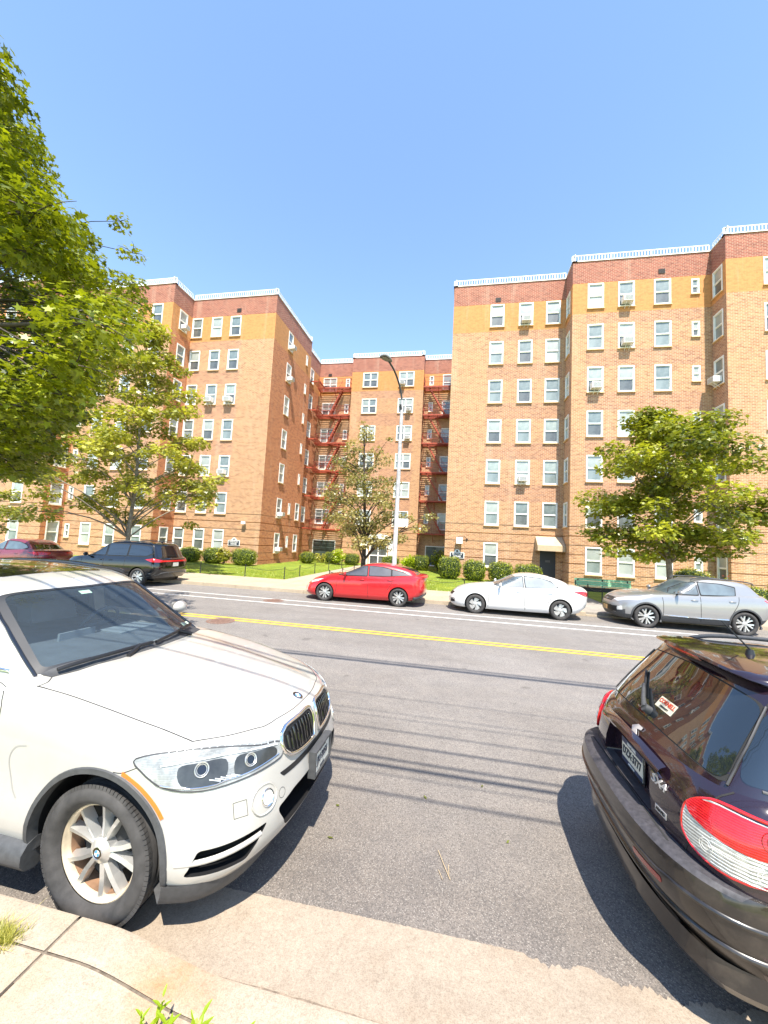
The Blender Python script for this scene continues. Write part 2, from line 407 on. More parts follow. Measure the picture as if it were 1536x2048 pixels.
def lawn(x0, x1, y0, y1): 
    return sheet('lawn', x0, x1, y0, y1, .13, M['lawn'], 24, 24, lambda x, y: .03*math.sin(x*.7)*math.cos(y*.6)+.02 if x0+.1 < x < x1-.1 and y0+.1 < y < y1-.1 else 0)
lawn(-70, -8.35, 18.25, 40); lawn(-6.2, 4.4, 18.25, 40); lawn(6.1, 60, 18.25, 26)
sheet('path', -8.35, -6.2, 18.25, 36.6, .125, M['concrete_far'], 1, 12)
sheet('driveway', 4.4, 6.1, 18.25, 26.6, .12, M['concrete_dark'])

# grass blades over the far lawns (nobody could count them)
def leafmat(name, lo, hi, trans=.35, rough=.5, hue=None):
    t = NT(name); oi = t.new('ShaderNodeAttribute', attribute_name='tint'); n = t.noise(t.coords(), .9, 3, .6)
    f = t.math('ADD', t.math('MULTIPLY', oi.outputs['Fac'], .65), t.math('MULTIPLY', n, .35))
    c = t.ramp(f, [(.15, lo), (.8, hi)])
    t.set(Base_Color=c, Roughness=.38); t.p.inputs['Specular IOR Level'].default_value = .6
    tr = t.new('ShaderNodeBsdfTranslucent'); mx = t.new('ShaderNodeMixShader'); mx.inputs[0].default_value = trans
    t.link(t.mix(1, c, (1.5, 1.5, .6), 'MULTIPLY'), tr.inputs['Color']); t.link(t.p.outputs[0], mx.inputs[1]); t.link(tr.outputs[0], mx.inputs[2])
    t.link(mx.outputs[0], t.n['Material Output'].inputs['Surface'])
    return t.m
def polys(name, V, K, mat, tint=None, parent=None):
    """V: (n*K,3) array of n separate K-gons"""
    n = len(V)//K; me = bpy.data.meshes.new(name)
    me.vertices.add(n*K); me.vertices.foreach_set('co', V.astype(np.float32).ravel())
    me.loops.add(n*K); me.loops.foreach_set('vertex_index', np.arange(n*K, dtype=np.int32))
    me.polygons.add(n); me.polygons.foreach_set('loop_start', np.arange(0, n*K, K, dtype=np.int32)); me.polygons.foreach_set('loop_total', np.full(n, K, dtype=np.int32))
    if tint is not None:
        a = me.attributes.new('tint', 'FLOAT', 'FACE'); a.data.foreach_set('value', tint.astype(np.float32))
    me.materials.append(mat); me.update(calc_edges=True); me.validate()
    o = bpy.data.objects.new(name, me); C.objects.link(o)
    if parent: o.parent = parent
    return o
M['blade'] = leafmat('grass_blade', (.12, .19, .01), (.42, .44, .05), .3)
def blades(name, P, h, wd, mat, parent=None, lean=.5):
    n = len(P); a = rng.uniform(0, 2*np.pi, n); hh = h*rng.uniform(.5, 1.2, n); ln = rng.normal(0, lean, (n, 2))
    dx = np.stack([np.cos(a)*wd/2, np.sin(a)*wd/2, np.zeros(n)], 1)
    tip = P+np.stack([ln[:, 0]*hh, ln[:, 1]*hh, hh], 1)
    V = np.stack([P-dx, P+dx, tip], 1).reshape(-1, 3)
    return polys(name, V, 3, mat, rng.uniform(0, 1, n), parent)
pts = []
for (x0, x1, y0, y1, n) in ((-24, -8.4, 18.3, 25.4, 30000), (-6.1, 4.3, 18.3, 26.3, 26000), (7.3, 14, 18.3, 21, 5000), (-6, -1, 26.3, 35, 5000), (-14, -8.4, 25.5, 35, 7000)):
    pts.append(np.stack([rng.uniform(x0, x1, n), rng.uniform(y0, y1, n), np.full(n, .13)], 1))
tag(blades('grass', np.concatenate(pts), .06, .02, M['blade']), kind='stuff', label='short sunlit grass on the lawns in front of the brick buildings', cat='grass')
# ---------------------------------------------------------------- brick apartment buildings
ROW = [1.75, 4.5, 7.28, 10.03, 12.78, 15.5, 18.15]
TOP = 20.45
GROOVES = [.42+.545*i for i in range(6)]+[3.72]
def window_mesh(w_, h_, kind, pane=('p_blind', 'p_dark'), link=False):
    """white sash window centred at the origin, outward = -y"""
    b = MB(); t = .075; d0, d1 = -.03, .07
    def bx(x0, x1, z0, z1, ya=d0, yb=d1, m=0): b.box(((x0+x1)/2, (ya+yb)/2, (z0+z1)/2), (x1-x0, yb-ya, z1-z0), m)
    W, H = w_/2, h_/2
    bx(-W, W, H-t, H); bx(-W, W, -H, -H+t*1.15); bx(-W, -W+t, -H+t*1.15, H-t); bx(W-t, W, -H+t*1.15, H-t)
    cols = [(-W+t, W-t)] if kind != 'double' else [(-W+t, -.03), (.03, W-t)]
    if kind == 'double': bx(-.03, .03, -H+t*1.15, H-t, d0+.008, d1)
    q = .028
    for (x0, x1) in cols:
        bx(x0, x1, -.022, .022, .0, .06)
        for (z0, z1, ya) in ((.022, H-t, .015), (-H+t*1.15, -.022, .035)):
            bx(x0, x0+q, z0, z1, ya, ya+.03); bx(x1-q, x1, z0, z1, ya, ya+.03); bx(x0+q, x1-q, z1-q, z1, ya, ya+.03); bx(x0+q, x1-q, z0, z0+q, ya, ya+.03)
    b.box((0, -.02, -H-.03), (w_+.08, .15, .05), 1)
    fr = b.build('window', [M['white'], M['stone']], link=link)
    p = MB()
    for k, (x0, x1) in enumerate(cols):
        pass
        p.box(((x0+x1)/2, .04, (H-t)/2), (x1-x0, .01, H-t), 0 if k == 0 else 2)
        p.box(((x0+x1)/2, .06, -(H-t)/2), (x1-x0, .01, H-t), 1 if k == 0 else 3)
    mm = [M[x] for x in (pane if len(pane) == 4 else pane+pane)]
    pn = p.build('pane', mm, link=link)
    return fr, pn
WCACHE = {}
COMBOS = [('p_blind', 'p_dark'), ('p_blind', 'p_grey'), ('p_grey', 'p_dark'), ('p_curt', 'p_grey'), ('p_grey', 'p_grey'), ('p_curt', 'p_dark'), ('p_grey', 'p_dark'), ('p_blind', 'p_blind')]
def add_window(bld, pos, ang, w_, h_, kind, seed):
    r2 = random.Random(seed)
    pane = r2.choice(COMBOS)
    if kind == 'double': pane = pane + r2.choice(COMBOS)
    if kind == 'green': pane = ('p_green', 'p_green')
    key = (w_, h_, kind, pane)
    if key not in WCACHE: WCACHE[key] = window_mesh(w_, h_, kind, pane)
    f0, p0 = WCACHE[key]
    f = f0.copy(); C.objects.link(f); f.parent = bld; f.location = pos; f.rotation_euler = (0, 0, ang)
    p = p0.copy(); C.objects.link(p); p.parent = f
    return f
def wall_section(b, p0, p1, wins, z0=.08, z1=TOP, side=False, zones=None, grooves=True, holes=()):
    """wins: (u, zc, w, h). holes: (u0,u1,z0,z1). adds the brick surface with recessed openings and grooves"""
    p0, p1 = Vector((*p0, 0)), Vector((*p1, 0)); d = (p1-p0); L = d.length; d.normalize(); nrm = Vector((d.y, -d.x, 0))
    op = [(u-w_/2, u+w_/2, z-h/2, z+h/2) for (u, z, w_, h) in wins]+list(holes)
    us = {0, L}; zs = {z0, z1, 17.02, 19.02}
    for o in op: us |= {o[0], o[1]}; zs |= {o[2], o[3]}
    if zones: us |= {zones[0], zones[1]}
    gr = [(g, g+.05) for g in GROOVES] if grooves else []
    for g in gr: zs |= set(g)
    us = sorted(x for x in us if 0 <= x <= L); zs = sorted(x for x in zs if z0 <= x <= z1)
    nu, nz = len(us)-1, len(zs)-1; D = np.zeros((nu, nz)); MT = np.zeros((nu, nz), int)
    rowspan = lambda z: any(abs(z-r) < .8 for r in ROW)
    for i in range(nu):
        for j in range(nz):
            u = (us[i]+us[i+1])/2; z = (zs[j]+zs[j+1])/2
            if any(o[0] < u < o[1] and o[2] < z < o[3] for o in op): D[i, j] = .09; MT[i, j] = 9; continue
            if any(g[0] < z < g[1] for g in gr): D[i, j] = .045
            if z > 19.02: m = 2
            elif z > 17.02: m = 3
            elif side: m = 4
            elif zones and zones[0] < u < zones[1] and not rowspan(z) and z > 4.0: m = 1
            elif not zones and z > 4 and z > 8: m = 1
            else: m = 0
            MT[i, j] = m
    P = lambda u, z, dep: p0+d*u-nrm*dep+Vector((0, 0, z))
    for i in range(nu):
        for j in range(nz):
            if MT[i, j] == 9: pass
            else:
                dp = D[i, j]; q = [(us[i], zs[j]), (us[i+1], zs[j]), (us[i+1], zs[j+1]), (us[i], zs[j+1])]
                b.face([P(u, z, dp) for u, z in q], int(MT[i, j]), [(u+p0.x+p0.y, z) for u, z in q])
            dd = D[i, j]
            for (i2, j2, ua, za, ub, zb) in ((i+1, j, us[i+1], zs[j], us[i+1], zs[j+1]), (i, j+1, us[i+1], zs[j+1], us[i], zs[j+1])):
                if i2 >= nu or j2 >= nz: continue
                e = D[i2, j2]
                if abs(e-dd) > 1e-6:
                    m = int(min(MT[i, j], MT[i2, j2]))
                    q = [(ua, za, dd), (ub, zb, dd), (ub, zb, e), (ua, za, e)]
                    b.face([P(*x) for x in q], m, [(x[0]+x[2], x[1]) for x in q])
    return p0, d, nrm, L
BR = ['brick_tan', 'brick_mix', 'brick_red', 'brick_yel', 'brick_dim_side']
def coping_and_rail(bld, pts):
    c = MB(); rl = MB()
    for a, e in zip(pts[:-1], pts[1:]):
        a, e = Vector((*a, 0)), Vector((*e, 0)); d = e-a; L = d.length; d.normalize(); n = Vector((d.y, -d.x, 0))
        Mx = frame((a+e)/2+Vector((0, 0, TOP)), d, -n)
        c.box((0, .10, .03), (L+.10, .30, .06), 0, Mx)
        rl.box((0, .13, .12), (L, .06, .10), 0, Mx); rl.box((0, .13, .52), (L, .05, .045), 0, Mx)
        k = max(1, int(L/.17))
        for i in range(k+1):
            x = -L/2+i*L/k; wd = .09 if i % 13 == 0 else .045
            rl.box((x, .13, .33), (wd, .03, .34), 0, Mx)
    c.build('coping', M['white'], bld); rl.build('roof_railing', M['white'], bld)
AC = []
def facade(bld, b, p0, p1, spec, side=False, zones=None, holes=(), sect='', acs=(), grooves=True):
    """spec: list of (u, rows, w, h, kind, dz)"""
    wins = []; info = []
    for (u, rows, w_, h_, kind, dz) in spec:
        for r in rows:
            wins.append((u, ROW[r]+dz, w_, h_)); info.append((r, kind))
    P0, d, n, L = wall_section(b, p0, p1, wins, side=side, zones=zones, holes=holes, grooves=grooves)
    ang = math.atan2(d.y, d.x)
    for k, ((u, z, w_, h_), (r, kind)) in enumerate(zip(wins, info)):
        pos = P0+d*u+Vector((0, 0, z))
        add_window(bld, pos, ang, w_, h_, kind, hash((round(u*10), r, sect)) if False else int(abs(u)*37+r*101+len(sect)*13+p0[0]*7+p0[1]*3))
    for (u, r, text, sx) in acs:
        AC.append((P0+d*u+Vector((0, 0, ROW[r])), ang, text, sx))
    return P0, d, n, L
def building(name, label, pts, specs, back):
    bld = empty(name, (0, 0, 0), label=label, cat='building')
    b = MB()
    for i, (a, e) in enumerate(zip(pts[:-1], pts[1:])):
        facade(bld, b, a, e, **specs.get(i, dict(spec=[])))
    # plain rear walls and flat roof close the volume
    full = list(pts)+back
    for a, e in zip([pts[-1]]+back, back+[pts[0]]):
        b.face([(a[0], a[1], .08), (e[0], e[1], .08), (e[0], e[1], TOP), (a[0], a[1], TOP)], 0)
    b.build('wall', [M[k] for k in BR], bld)
    rf = MB(); rf.face([(p[0], p[1], TOP-.02) for p in full]); rf.build('roof', M['roof'], bld)
    coping_and_rail(bld, pts)
    return bld
ALL = range(7); UP = range(1, 7)
N = 'single'
# left wing
LP = [(-38, 22.2), (-28.66, 22.2), (-28.66, 23.75), (-21.1, 23.75), (-21.1, 25.85), (-14.02, 25.85), (-14.02, 33.0), (-14.7, 33.0), (-14.7, 37.25)]
bl = building('apartment_building', 'brick apartment wing left of the courtyard behind the black minivan', LP, {
 0: dict(spec=[(7.0, ALL, .95, 1.6, N, 0), (4.4, ALL, .95, 1.6, N, 0)], sect='a', zones=(3, 8)),
 1: dict(spec=[(.85, ALL, .9, 1.6, N, 0)], side=True, sect='b'),
 2: dict(spec=[(.45, ALL, .42, 1.0, N, .15), (2.05, ALL, .9, 1.6, N, 0), (4.1, ALL, .9, 1.6, N, 0), (6.3, ALL, .9, 1.6, N, 0)], sect='c', zones=(1.4, 7)),
 3: dict(spec=[(1.15, ALL, .85, 1.55, N, 0)], side=True, sect='d', acs=[(1.15, 6, 'window air conditioner in the recess left of the left wing front, top floor', .8)]),
 4: dict(spec=[(.5, ALL, .9, 1.6, N, 0), (2.2, ALL, .9, 1.6, N, 0), (3.8, ALL, .9, 1.6, N, 0)], sect='e', zones=(.05, 4.4),
   acs=[(2.2, 4, 'window air conditioner under the middle window, third floor from the top, left wing front', 1), (3.8, 4, 'window air conditioner in the right window column, third floor from the top, left wing front', 1), (3.8, 2, 'window air conditioner half hidden by leaves, right column of left wing front', .9)]),
 5: dict(spec=[(2.75, ALL, .85, 1.55, N, 0), (6.2, range(2, 7), .36, .95, N, .1), (4.6, (0, 1), .36, .95, N, .1), (6.25, (0, 1), .8, 1.5, N, 0)], side=True, sect='f',
   acs=[(2.75, 6, 'window air conditioner on the courtyard side of the left wing, top floor', .8), (2.75, 5, 'window air conditioner on the courtyard side of the left wing, second floor from the top', .8), (2.75, 0, 'window air conditioner at ground level on the courtyard side of the left wing', .8), (2.75, 1, 'window air conditioner one floor above ground on the courtyard side of the left wing', .8)]),
 7: dict(spec=[(2.1, range(1, 7), .85, 1.5, N, 0)], side=True, sect='g')}, [(-14.7, 52), (-38, 52)])
# centre block
CP = [(-14.7, 37.25), (-10.95, 37.25), (-10.95, 36.3), (-3.78, 36.3), (-3.78, 37.25), (-.86, 37.25)]
bc = building('apartment_building', 'brick apartment block at the back of the courtyard with the glazed entrance', CP, {
 0: dict(spec=[(1.15, UP, 1.45, 1.5, 'double', 0), (3.05, UP, .42, 1.0, N, .1)], sect='h', holes=[(.35, 2.75, .3, 2.15)], zones=(5, 5.1)),
 2: dict(spec=[(1.9, UP, 1.5, 1.5, 'double', 0), (5.5, UP, 1.5, 1.5, 'double', 0)], sect='i', holes=[(2.7, 4.45, .08, 2.35)], zones=(1, 6.4), acs=[(5.15, 6, 'window air conditioner in the top floor double window right of the lamp head', .8), (5.85, 5, 'window air conditioner beside the lamp post, second floor from the top of the rear block', .8), (5.85, 4, 'white louvred box in the window right of the lamp post, rear block middle floor', .9)]),
 4: dict(spec=[(.7, UP, .42, .95, N, .15), (2.25, UP, .95, 1.6, N, -.05)], sect='j', holes=[(.75, 2.7, .25, 2.1)], zones=(5, 5.1))}, [(-.86, 52), (-14.7, 52)])
# right wing
RP = [(-.86, 37.25), (-.86, 26.5), (6.53, 26.5), (6.53, 24.95), (14.16, 24.95), (14.16, 23.65), (26, 23.65)]
br = building('apartment_building', 'brick apartment wing right of the courtyard with the awning over its door', RP, {
 1: dict(spec=[(2.98, ALL, .92, 1.62, N, 0), (4.86, UP, .92, 1.62, N, 0), (6.6, UP, .92, 1.62, N, 0)], sect='kk', holes=[(6.05, 7.0, .08, 2.2)], zones=(2.4, 7.2),
   acs=[(4.86, 6, 'window air conditioner in the top floor middle window of the set back right wing front', 1), (4.86, 2, 'window air conditioner in the middle column of the right wing front, third floor up', .9)]),
 2: dict(spec=[(.62, UP, .85, 1.55, N, 0)], side=False, sect='l', zones=None),
 3: dict(spec=[(1.34, ALL, .92, 1.62, N, 0), (3.07, ALL, .92, 1.62, N, 0), (5.05, ALL, .92, 1.62, N, 0), (6.8, ALL, .42, .95, N, .2)], sect='m', zones=(.8, 7.1),
   acs=[(3.07, 6, 'window air conditioner in the top floor second column of the tall right wing front', 1), (3.07, 5, 'window air conditioner second floor from the top, second column of the tall right wing front', 1), (1.34, 4, 'window air conditioner third floor from the top, first column of the tall right wing front', 1)]),
 4: dict(spec=[(.6, ALL, .85, 1.6, N, 0)], sect='n', acs=[(.6, 4, 'window air conditioner in the shaded return at the right, third floor from the top', .9)]),
 5: dict(spec=[(2.25, ALL, .92, 1.62, N, 0), (4.3, ALL, .92, 1.62, N, 0), (6.6, ALL, .92, 1.62, N, 0)], sect='o', zones=(5, 6))}, [(26, 52), (-.86, 52)])
# green curtained window of the photograph
g0 = add_window  # (already chosen by seed elsewhere)

# ground-floor glazing, entrance, side door as parts of the buildings
def picture_window(bld, x0, x1, z0, z1, y, n=2):
    b = MB(); t = .07; W = x1-x0; H = z1-z0; cx, cz = (x0+x1)/2, (z0+z1)/2
    b.box((cx, y+.02, z1-t/2), (W, .10, t)); b.box((cx, y+.02, z0+t/2), (W, .10, t)); b.box((x0+t/2, y+.02, cz), (t, .10, H-2*t)); b.box((x1-t/2, y+.02, cz), (t, .10, H-2*t))
    b.box((cx, y-.03, z0-.06), (W+.1, .2, .10), 1)
    o = b.build('window', [M['white'], M['stone']], bld)
    p = MB(); p.box((cx, y+.05, cz), (W-2*t, .01, H-2*t)); p.build('pane', M['p_drape'], o)
M['p_drape'] = glassmat('pane_dark_drapes', (.01, .02, .018), (.05, .08, .07), 1.5, stripes=-5)
picture_window(bc, -14.35, -11.95, .3, 2.15, 37.25); picture_window(bc, -3.03, -1.08, .25, 2.1, 37.25)
b = MB()   # entrance
x0, x1 = -8.25, -6.5; y = 36.3
for xa in (x0+.05, x1-.05, (x0+x1)/2): b.box((xa, y+.03, 1.2), (.09, .10, 2.3))
for za in (.13, .95, 2.3): b.box(((x0+x1)/2, y+.03, za), (x1-x0-.2, .07, .10))
o = b.build('door', M['white'], bc); p = MB(); p.box(((x0+x1)/2, y+.06, 1.2), (x1-x0-.1, .01, 2.3)); p.build('pane', M['p_dark'], o)
for xa in (x0-.32, x1+.32):
    p = MB(); p.box((xa, y-.04, 1.3), (.42, .10, 2.45)); p.build('door_pillar', M['white'], bc)
p = MB()   # arched pediment over the entrance
arc = [(x0-.55, 2.5)]+[((x0+x1)/2+(-(x1-x0)/2-.3)*math.cos(a), 2.58+.42*math.sin(a)) for a in np.linspace(.15, math.pi-.15, 14)]+[(x1+.55, 2.5)]
fr = [(u, y-.28, z) for u, z in arc]; bk = [(u, y-.005, z) for u, z in arc]
p.face(fr); p.face(bk[::-1])
for i in range(len(arc)): j = (i+1) % len(arc); p.face([fr[j], fr[i], bk[i], bk[j]])
p.build('pediment', M['white'], bc)
b = MB(); b.box((5.665, 26.53, 1.14), (.95, .05, 2.12)); dr = b.build('door', simple('navy_door_paint', (.02, .025, .035), .4), br)
b = MB(); b.box((5.665, 26.50, 1.55), (.3, .012, .14)); b.build('door_notice', simple('faded_notice', (.10, .10, .10), .6), dr)
b = MB(); b.tube([(5.28, 26.49, 1.0), (5.28, 26.44, 1.0), (5.28, 26.44, 1.15)], .012); b.build('handle', M['ac'], dr)
# parapet vents
for (x, y, z) in ((11.55, 24.95, 19.45), (2.15, 26.5, 19.3), (-17.1, 25.85, 19.4), (-13.6, 37.25, 19.2)):
    b = MB(); b.box((x, y-.01, z), (.36, .04, .30))
    for k in range(5): b.box((x, y-.035, z-.11+k*.055), (.34, .012, .014))
    b.build('vent', simple('vent_grille', (.05, .035, .03), .6), bc if y > 30 else (bl if x < -5 else br))
# air conditioners
def ac_unit():
    t = empty('air_conditioner')
    b = MB(); b.box((0, -.17, 0), (.58, .44, .36)); b.build('casing', M['ac'], t)
    b = MB()
    for k in range(7): b.box((0, -.395, -.13+k*.043), (.48, .012, .012))
    b.build('grille', simple('grille_grey', (.35, .34, .33), .5), t)
    b = MB(); b.bar((-.12, -.34, -.19), (-.12, .02, -.48), .025); b.bar((.12, -.34, -.19), (.12, .02, -.48), .025); b.build('bracket', M['ac'], t)
    return t
proto = ac_unit()
for i, (pos, ang, text, sx) in enumerate(AC):
    o = proto if i == 0 else copy_tree(proto)
    d = Vector((math.cos(ang), math.sin(ang), 0)); n = Vector((d.y, -d.x, 0))
    o.location = pos+Vector((0, 0, -.48))+n*.06; o.rotation_euler = (0, 0, ang); o.scale = (sx, 1, sx)
    tag(o, label=text, cat='air conditioner', group='air conditioners in the apartment windows')

# awning
t = empty('awning', (5.7, 26.5, 2.2), label='tan fabric awning over the dark side door', cat='awning')
M['awning'] = simple('tan_canvas', (.50, .38, .25), .9, var=.1, scale=3, bump=.15)
b = MB(); W = .8; D = .85
A = [(-W, -.02, 1.0-.1), (W, -.02, .9), (W, -D, .32), (-W, -D, .32)]
b.face(A); b.face([(-W, -D, .32), (W, -D, .32), (W, -D, 0), (-W, -D, 0)])
b.face([(-W, -.02, .9), (-W, -D, .32), (-W, -D, 0), (-W, -.02, 0)]); b.face([(W, -.02, .9), (W, -.02, 0), (W, -D, 0), (W, -D, .32)])
o = b.build('canopy', M['awning'], t); md = o.modifiers.new('s', 'SOLIDIFY'); md.thickness = .015
b = MB()
for x in (-W+.03, W-.03):
    b.bar((x, -.02, .03), (x, -D+.03, .03), .025); b.bar((x, -.02, .86), (x, -D+.03, .30), .025)
b.bar((-W+.03, -D+.03, .03), (W-.03, -D+.03, .03), .025); b.build('frame', M['blackmetal'], t)

# fire escapes
def fire_escape(name, label, x0, x1, y, levels, dirn, sidewall=None):
    t = empty(name, ((x0+x1)/2, y, levels[0]), label=label, cat='fire escape', group='rust red fire escapes')
    O = Vector(t.location); dep = 1.05
    def bld(b, nm): b.v = [tuple(Vector(p)-O) for p in b.v]; b.build(nm, M['escape'], t)
    for k, z in enumerate(levels):
        b = MB(); ya, yb = y-dep, y-.03
        b.box(((x0+x1)/2, ya, z), (x1-x0, .05, .12)); b.box(((x0+x1)/2, yb, z), (x1-x0, .04, .08))
        for xe in (x0, x1): b.box((xe, (ya+yb)/2, z), (.05, dep, .12))
        for i in range(9): b.box(((x0+x1)/2, ya+.1+i*.105, z+.01), (x1-x0-.05, .045, .02))
        for xe in np.linspace(x0+.1, x1-.1, 3): b.bar((xe, ya+.05, z-.05), (xe, y-.02, z-.75), .045)
        if sidewall:
            sx, sy = sidewall
            b.box(((x0+sx)/2+.35, sy, z), (.75, .04, .12)); b.box((x0+.75, (sy+ya)/2, z), (.04, ya-sy, .12))
            for i in range(6): b.box((x0+.1+i*.11, (sy+ya)/2, z+.01), (.045, ya-sy, .02))
        bld(b, 'platform')
        b = MB(); rl = .95
        for zz in (rl, rl*.5): b.box(((x0+x1)/2, ya, z+zz), (x1-x0, .025, .025)); [b.box((xe, (ya+yb)/2, z+zz), (.035, dep, .035)) for xe in (x0, x1)]
        for i in range(int((x1-x0)/.16)+1): b.box((x0+i*.16, ya, z+rl/2), (.018, .018, rl))
        for i in range(6):
            for xe in (x0, x1): b.box((xe, ya+i*dep/6, z+rl/2), (.018, .018, rl))
        bld(b, 'railing')
        if k:
            zl = levels[k-1]; xa, xb = (x0+1.2, x1-.9) if dirn > 0 else (x0+.5, x1-.6)
            top, bot = (Vector((xb if dirn > 0 else xa, 0, z)), Vector((xa if dirn > 0 else xb, 0, zl)))
            b = MB()
            for yy in (y-.75, y-.28):
                b.bar((bot.x, yy, zl), (top.x, yy, z), .05, .13)
            for i in range(1, 13):
                f = i/13; b.box((bot.x+(top.x-bot.x)*f, y-.515, zl+(z-zl)*f), (.17, .46, .02))
            for f0 in (0,): b.bar((bot.x, y-.78, zl+.85), (top.x, y-.78, z+.85), .03)
            bld(b, 'stair')
    return t
fire_escape('fire_escape', 'rust red fire escape in the left corner of the courtyard', -14.45, -11.05, 37.25, [3.2, 6.25, 8.97, 11.77, 14.6, 17.42], 1, (-14.7, 34.6))
fire_escape('fire_escape', 'rust red fire escape beside the right wing, behind the lamp post', -3.7, -.95, 37.25, [3.2, 6.27, 8.98, 11.76, 14.53, 17.3], -1)
# ---------------------------------------------------------------- vehicle tools
def curve(pts):
    pts = sorted(pts); X = np.array([p[0] for p in pts], float); Y = np.array([p[1] for p in pts], float)
    if len(X) == 1: return lambda x: Y[0]
    h = np.diff(X); dl = np.diff(Y)/h; m = np.zeros(len(X))
    m[0], m[-1] = dl[0], dl[-1]
    for i in range(1, len(X)-1):
        m[i] = 0 if dl[i-1]*dl[i] <= 0 else 2*dl[i-1]*dl[i]/(dl[i-1]+dl[i])
    def f(x):
        if x <= X[0]: return Y[0]
        if x >= X[-1]: return Y[-1]
        i = min(len(h)-1, int(np.searchsorted(X, x)-1)); t = (x-X[i])/h[i]
        return ((2*t**3-3*t**2+1)*Y[i]+(t**3-2*t**2+t)*h[i]*m[i]+(-2*t**3+3*t**2)*Y[i+1]+(t**3-t**2)*h[i]*m[i+1])
    return f
def shell(P, name='body', dx=.07, arc=18, cols=16, grow=0):
    """closed solid: stacked plan outlines (rounded ends) from zb(x) up to ze(x), capped by a crowned top.
    P['lv']: rows (s, halfwidth, x_front, x_rear, a_front, n_front, a_rear, n_rear)"""
    zb, ze, cr, wx = curve(P['zb']), curve(P['ze']), curve(P['crown']), curve(P.get('wx', [(0, 1)]))
    lv = P['lv']; W = max(r[1] for r in lv); V = []; F = []
    xm = (lv[len(lv)//2][2]+lv[len(lv)//2][3])/2; loops = []
    nx = max(6, int((lv[3][2]-lv[3][3])/dx))
    for (s, w_, xf, xr, af, nf, ar, nr) in lv:
        w_ -= grow; xf -= grow; xr += grow
        half = []
        for k in range(arc):
            t = (math.pi/2)*k/arc; c, q = math.cos(t), math.sin(t)
            half.append((xf-af+af*c**(2/nf), w_*q**(2/nf)))
        for k in range(nx): half.append((xf-af+(xr+ar-xf+af)*k/nx, w_))
        for k in range(arc+1):
            t = (math.pi/2)*(1-k/arc); c, q = max(0, math.cos(t)), math.sin(t)
            half.append((xr+ar-ar*c**(2/nr), w_*max(0, q)**(2/nr)))
        H = [(x, y*wx(x), (zb(x)+(ze(x)-grow-zb(x))*s)) for x, y in half]
        loops.append(H)
    n = len(loops[0]); L = len(loops)
    def vid(l, i, sgn): return l*2*n+i*2+(0 if sgn > 0 else 1)
    for H in loops:
        for (x, y, z) in H: V += [(x, y, z), (x, -y, z)]
    for l in range(L-1):
        for i in range(n-1):
            for sg in (1, -1): F.append((vid(l, i, sg), vid(l, i+1, sg), vid(l+1, i+1, sg), vid(l+1, i, sg)))
    for which, l in (('top', L-1), ('bot', 0)):
        base = len(V)
        for i, (x, y, z) in enumerate(loops[l]):
            for j in range(1, cols):
                c = 1-2*j/cols; yy = y*c; zz = z
                if which == 'top':
                    zz += cr(x)*(y*y-yy*yy)/(W*W)
                    if P.get('bump'): zz += P['bump'](x, yy)*(1-abs(c)**5)*min(1, y/.3)
                V.append((x, yy, zz))
        def cid(i, j): return vid(l, i, 1) if j == 0 else (vid(l, i, -1) if j == cols else base+i*(cols-1)+j-1)
        for i in range(n-1):
            for j in range(cols): F.append((cid(i, j), cid(i, j+1), cid(i+1, j+1), cid(i+1, j)))
    me = bpy.data.meshes.new(name); me.from_pydata(V, [], F)
    bm = bmesh.new(); bm.from_mesh(me); bmesh.ops.remove_doubles(bm, verts=bm.verts, dist=2e-4)
    bmesh.ops.dissolve_degenerate(bm, edges=bm.edges, dist=1e-4); bmesh.ops.recalc_face_normals(bm, faces=bm.faces); bm.to_mesh(me); bm.free()
    o = bpy.data.objects.new(name, me); C.objects.link(o); return o
def boolean(o, cutter, op='DIFFERENCE', drop=True):
    n0 = len(o.data.vertices)
    tmp = bpy.data.objects.new('tmp', o.data); C.objects.link(tmp)
    md = tmp.modifiers.new('b', 'BOOLEAN'); md.operation = op; md.object = cutter; md.solver = 'EXACT'
    bpy.context.view_layer.update()
    dg = bpy.context.evaluated_depsgraph_get(); dg.update()
    me = bpy.data.meshes.new_from_object(tmp.evaluated_get(dg)); bpy.data.objects.remove(tmp)
    if BDEBUG: print('bool', o.name, n0, len(me.vertices))
    old = o.data; o.data = me; bpy.data.meshes.remove(old)
    if drop: bpy.data.objects.remove(cutter)
    return o
BDEBUG = False
def bvh_of(*obs):
    V = []; F = []
    for o in obs:
        b = len(V); V += [v.co.copy() for v in o.data.vertices]; F += [tuple(i+b for i in p.vertices) for p in o.data.polygons]
    return BVHTree.FromPolygons(V, F)
def crom(pts, sub, closed=False):
    P = [Vector(p) for p in pts]; n = len(P); out = []
    rng_ = range(n) if closed else range(n-1)
    for i in rng_:
        g = lambda k: P[k % n] if closed else P[max(0, min(n-1, k))]
        a, b, c, d = g(i-1), g(i), g(i+1), g(i+2)
        for j in range(sub):
            t = j/sub; out.append(.5*((2*b)+(c-a)*t+(2*a-5*b+4*c-d)*t*t+(3*b-a-3*c+d)*t**3))
    if not closed: out.append(P[-1])
    return out
def roundpoly(pts, r, k=4):
    P = [Vector(p) for p in pts]; n = len(P); out = []
    for i in range(n):
        a, b, c = P[i-1], P[i], P[(i+1) % n]; ri = r[i] if isinstance(r, (list, tuple)) else r
        u, v = a-b, c-b; q = min(ri, u.length*.45, v.length*.45)
        if q < 1e-4: out.append(b); continue
        p0, p1 = b+u.normalized()*q, b+v.normalized()*q
        for j in range(k+1):
            t = j/k; out.append((1-t)**2*p0+2*t*(1-t)*b+t*t*p1)
    return out
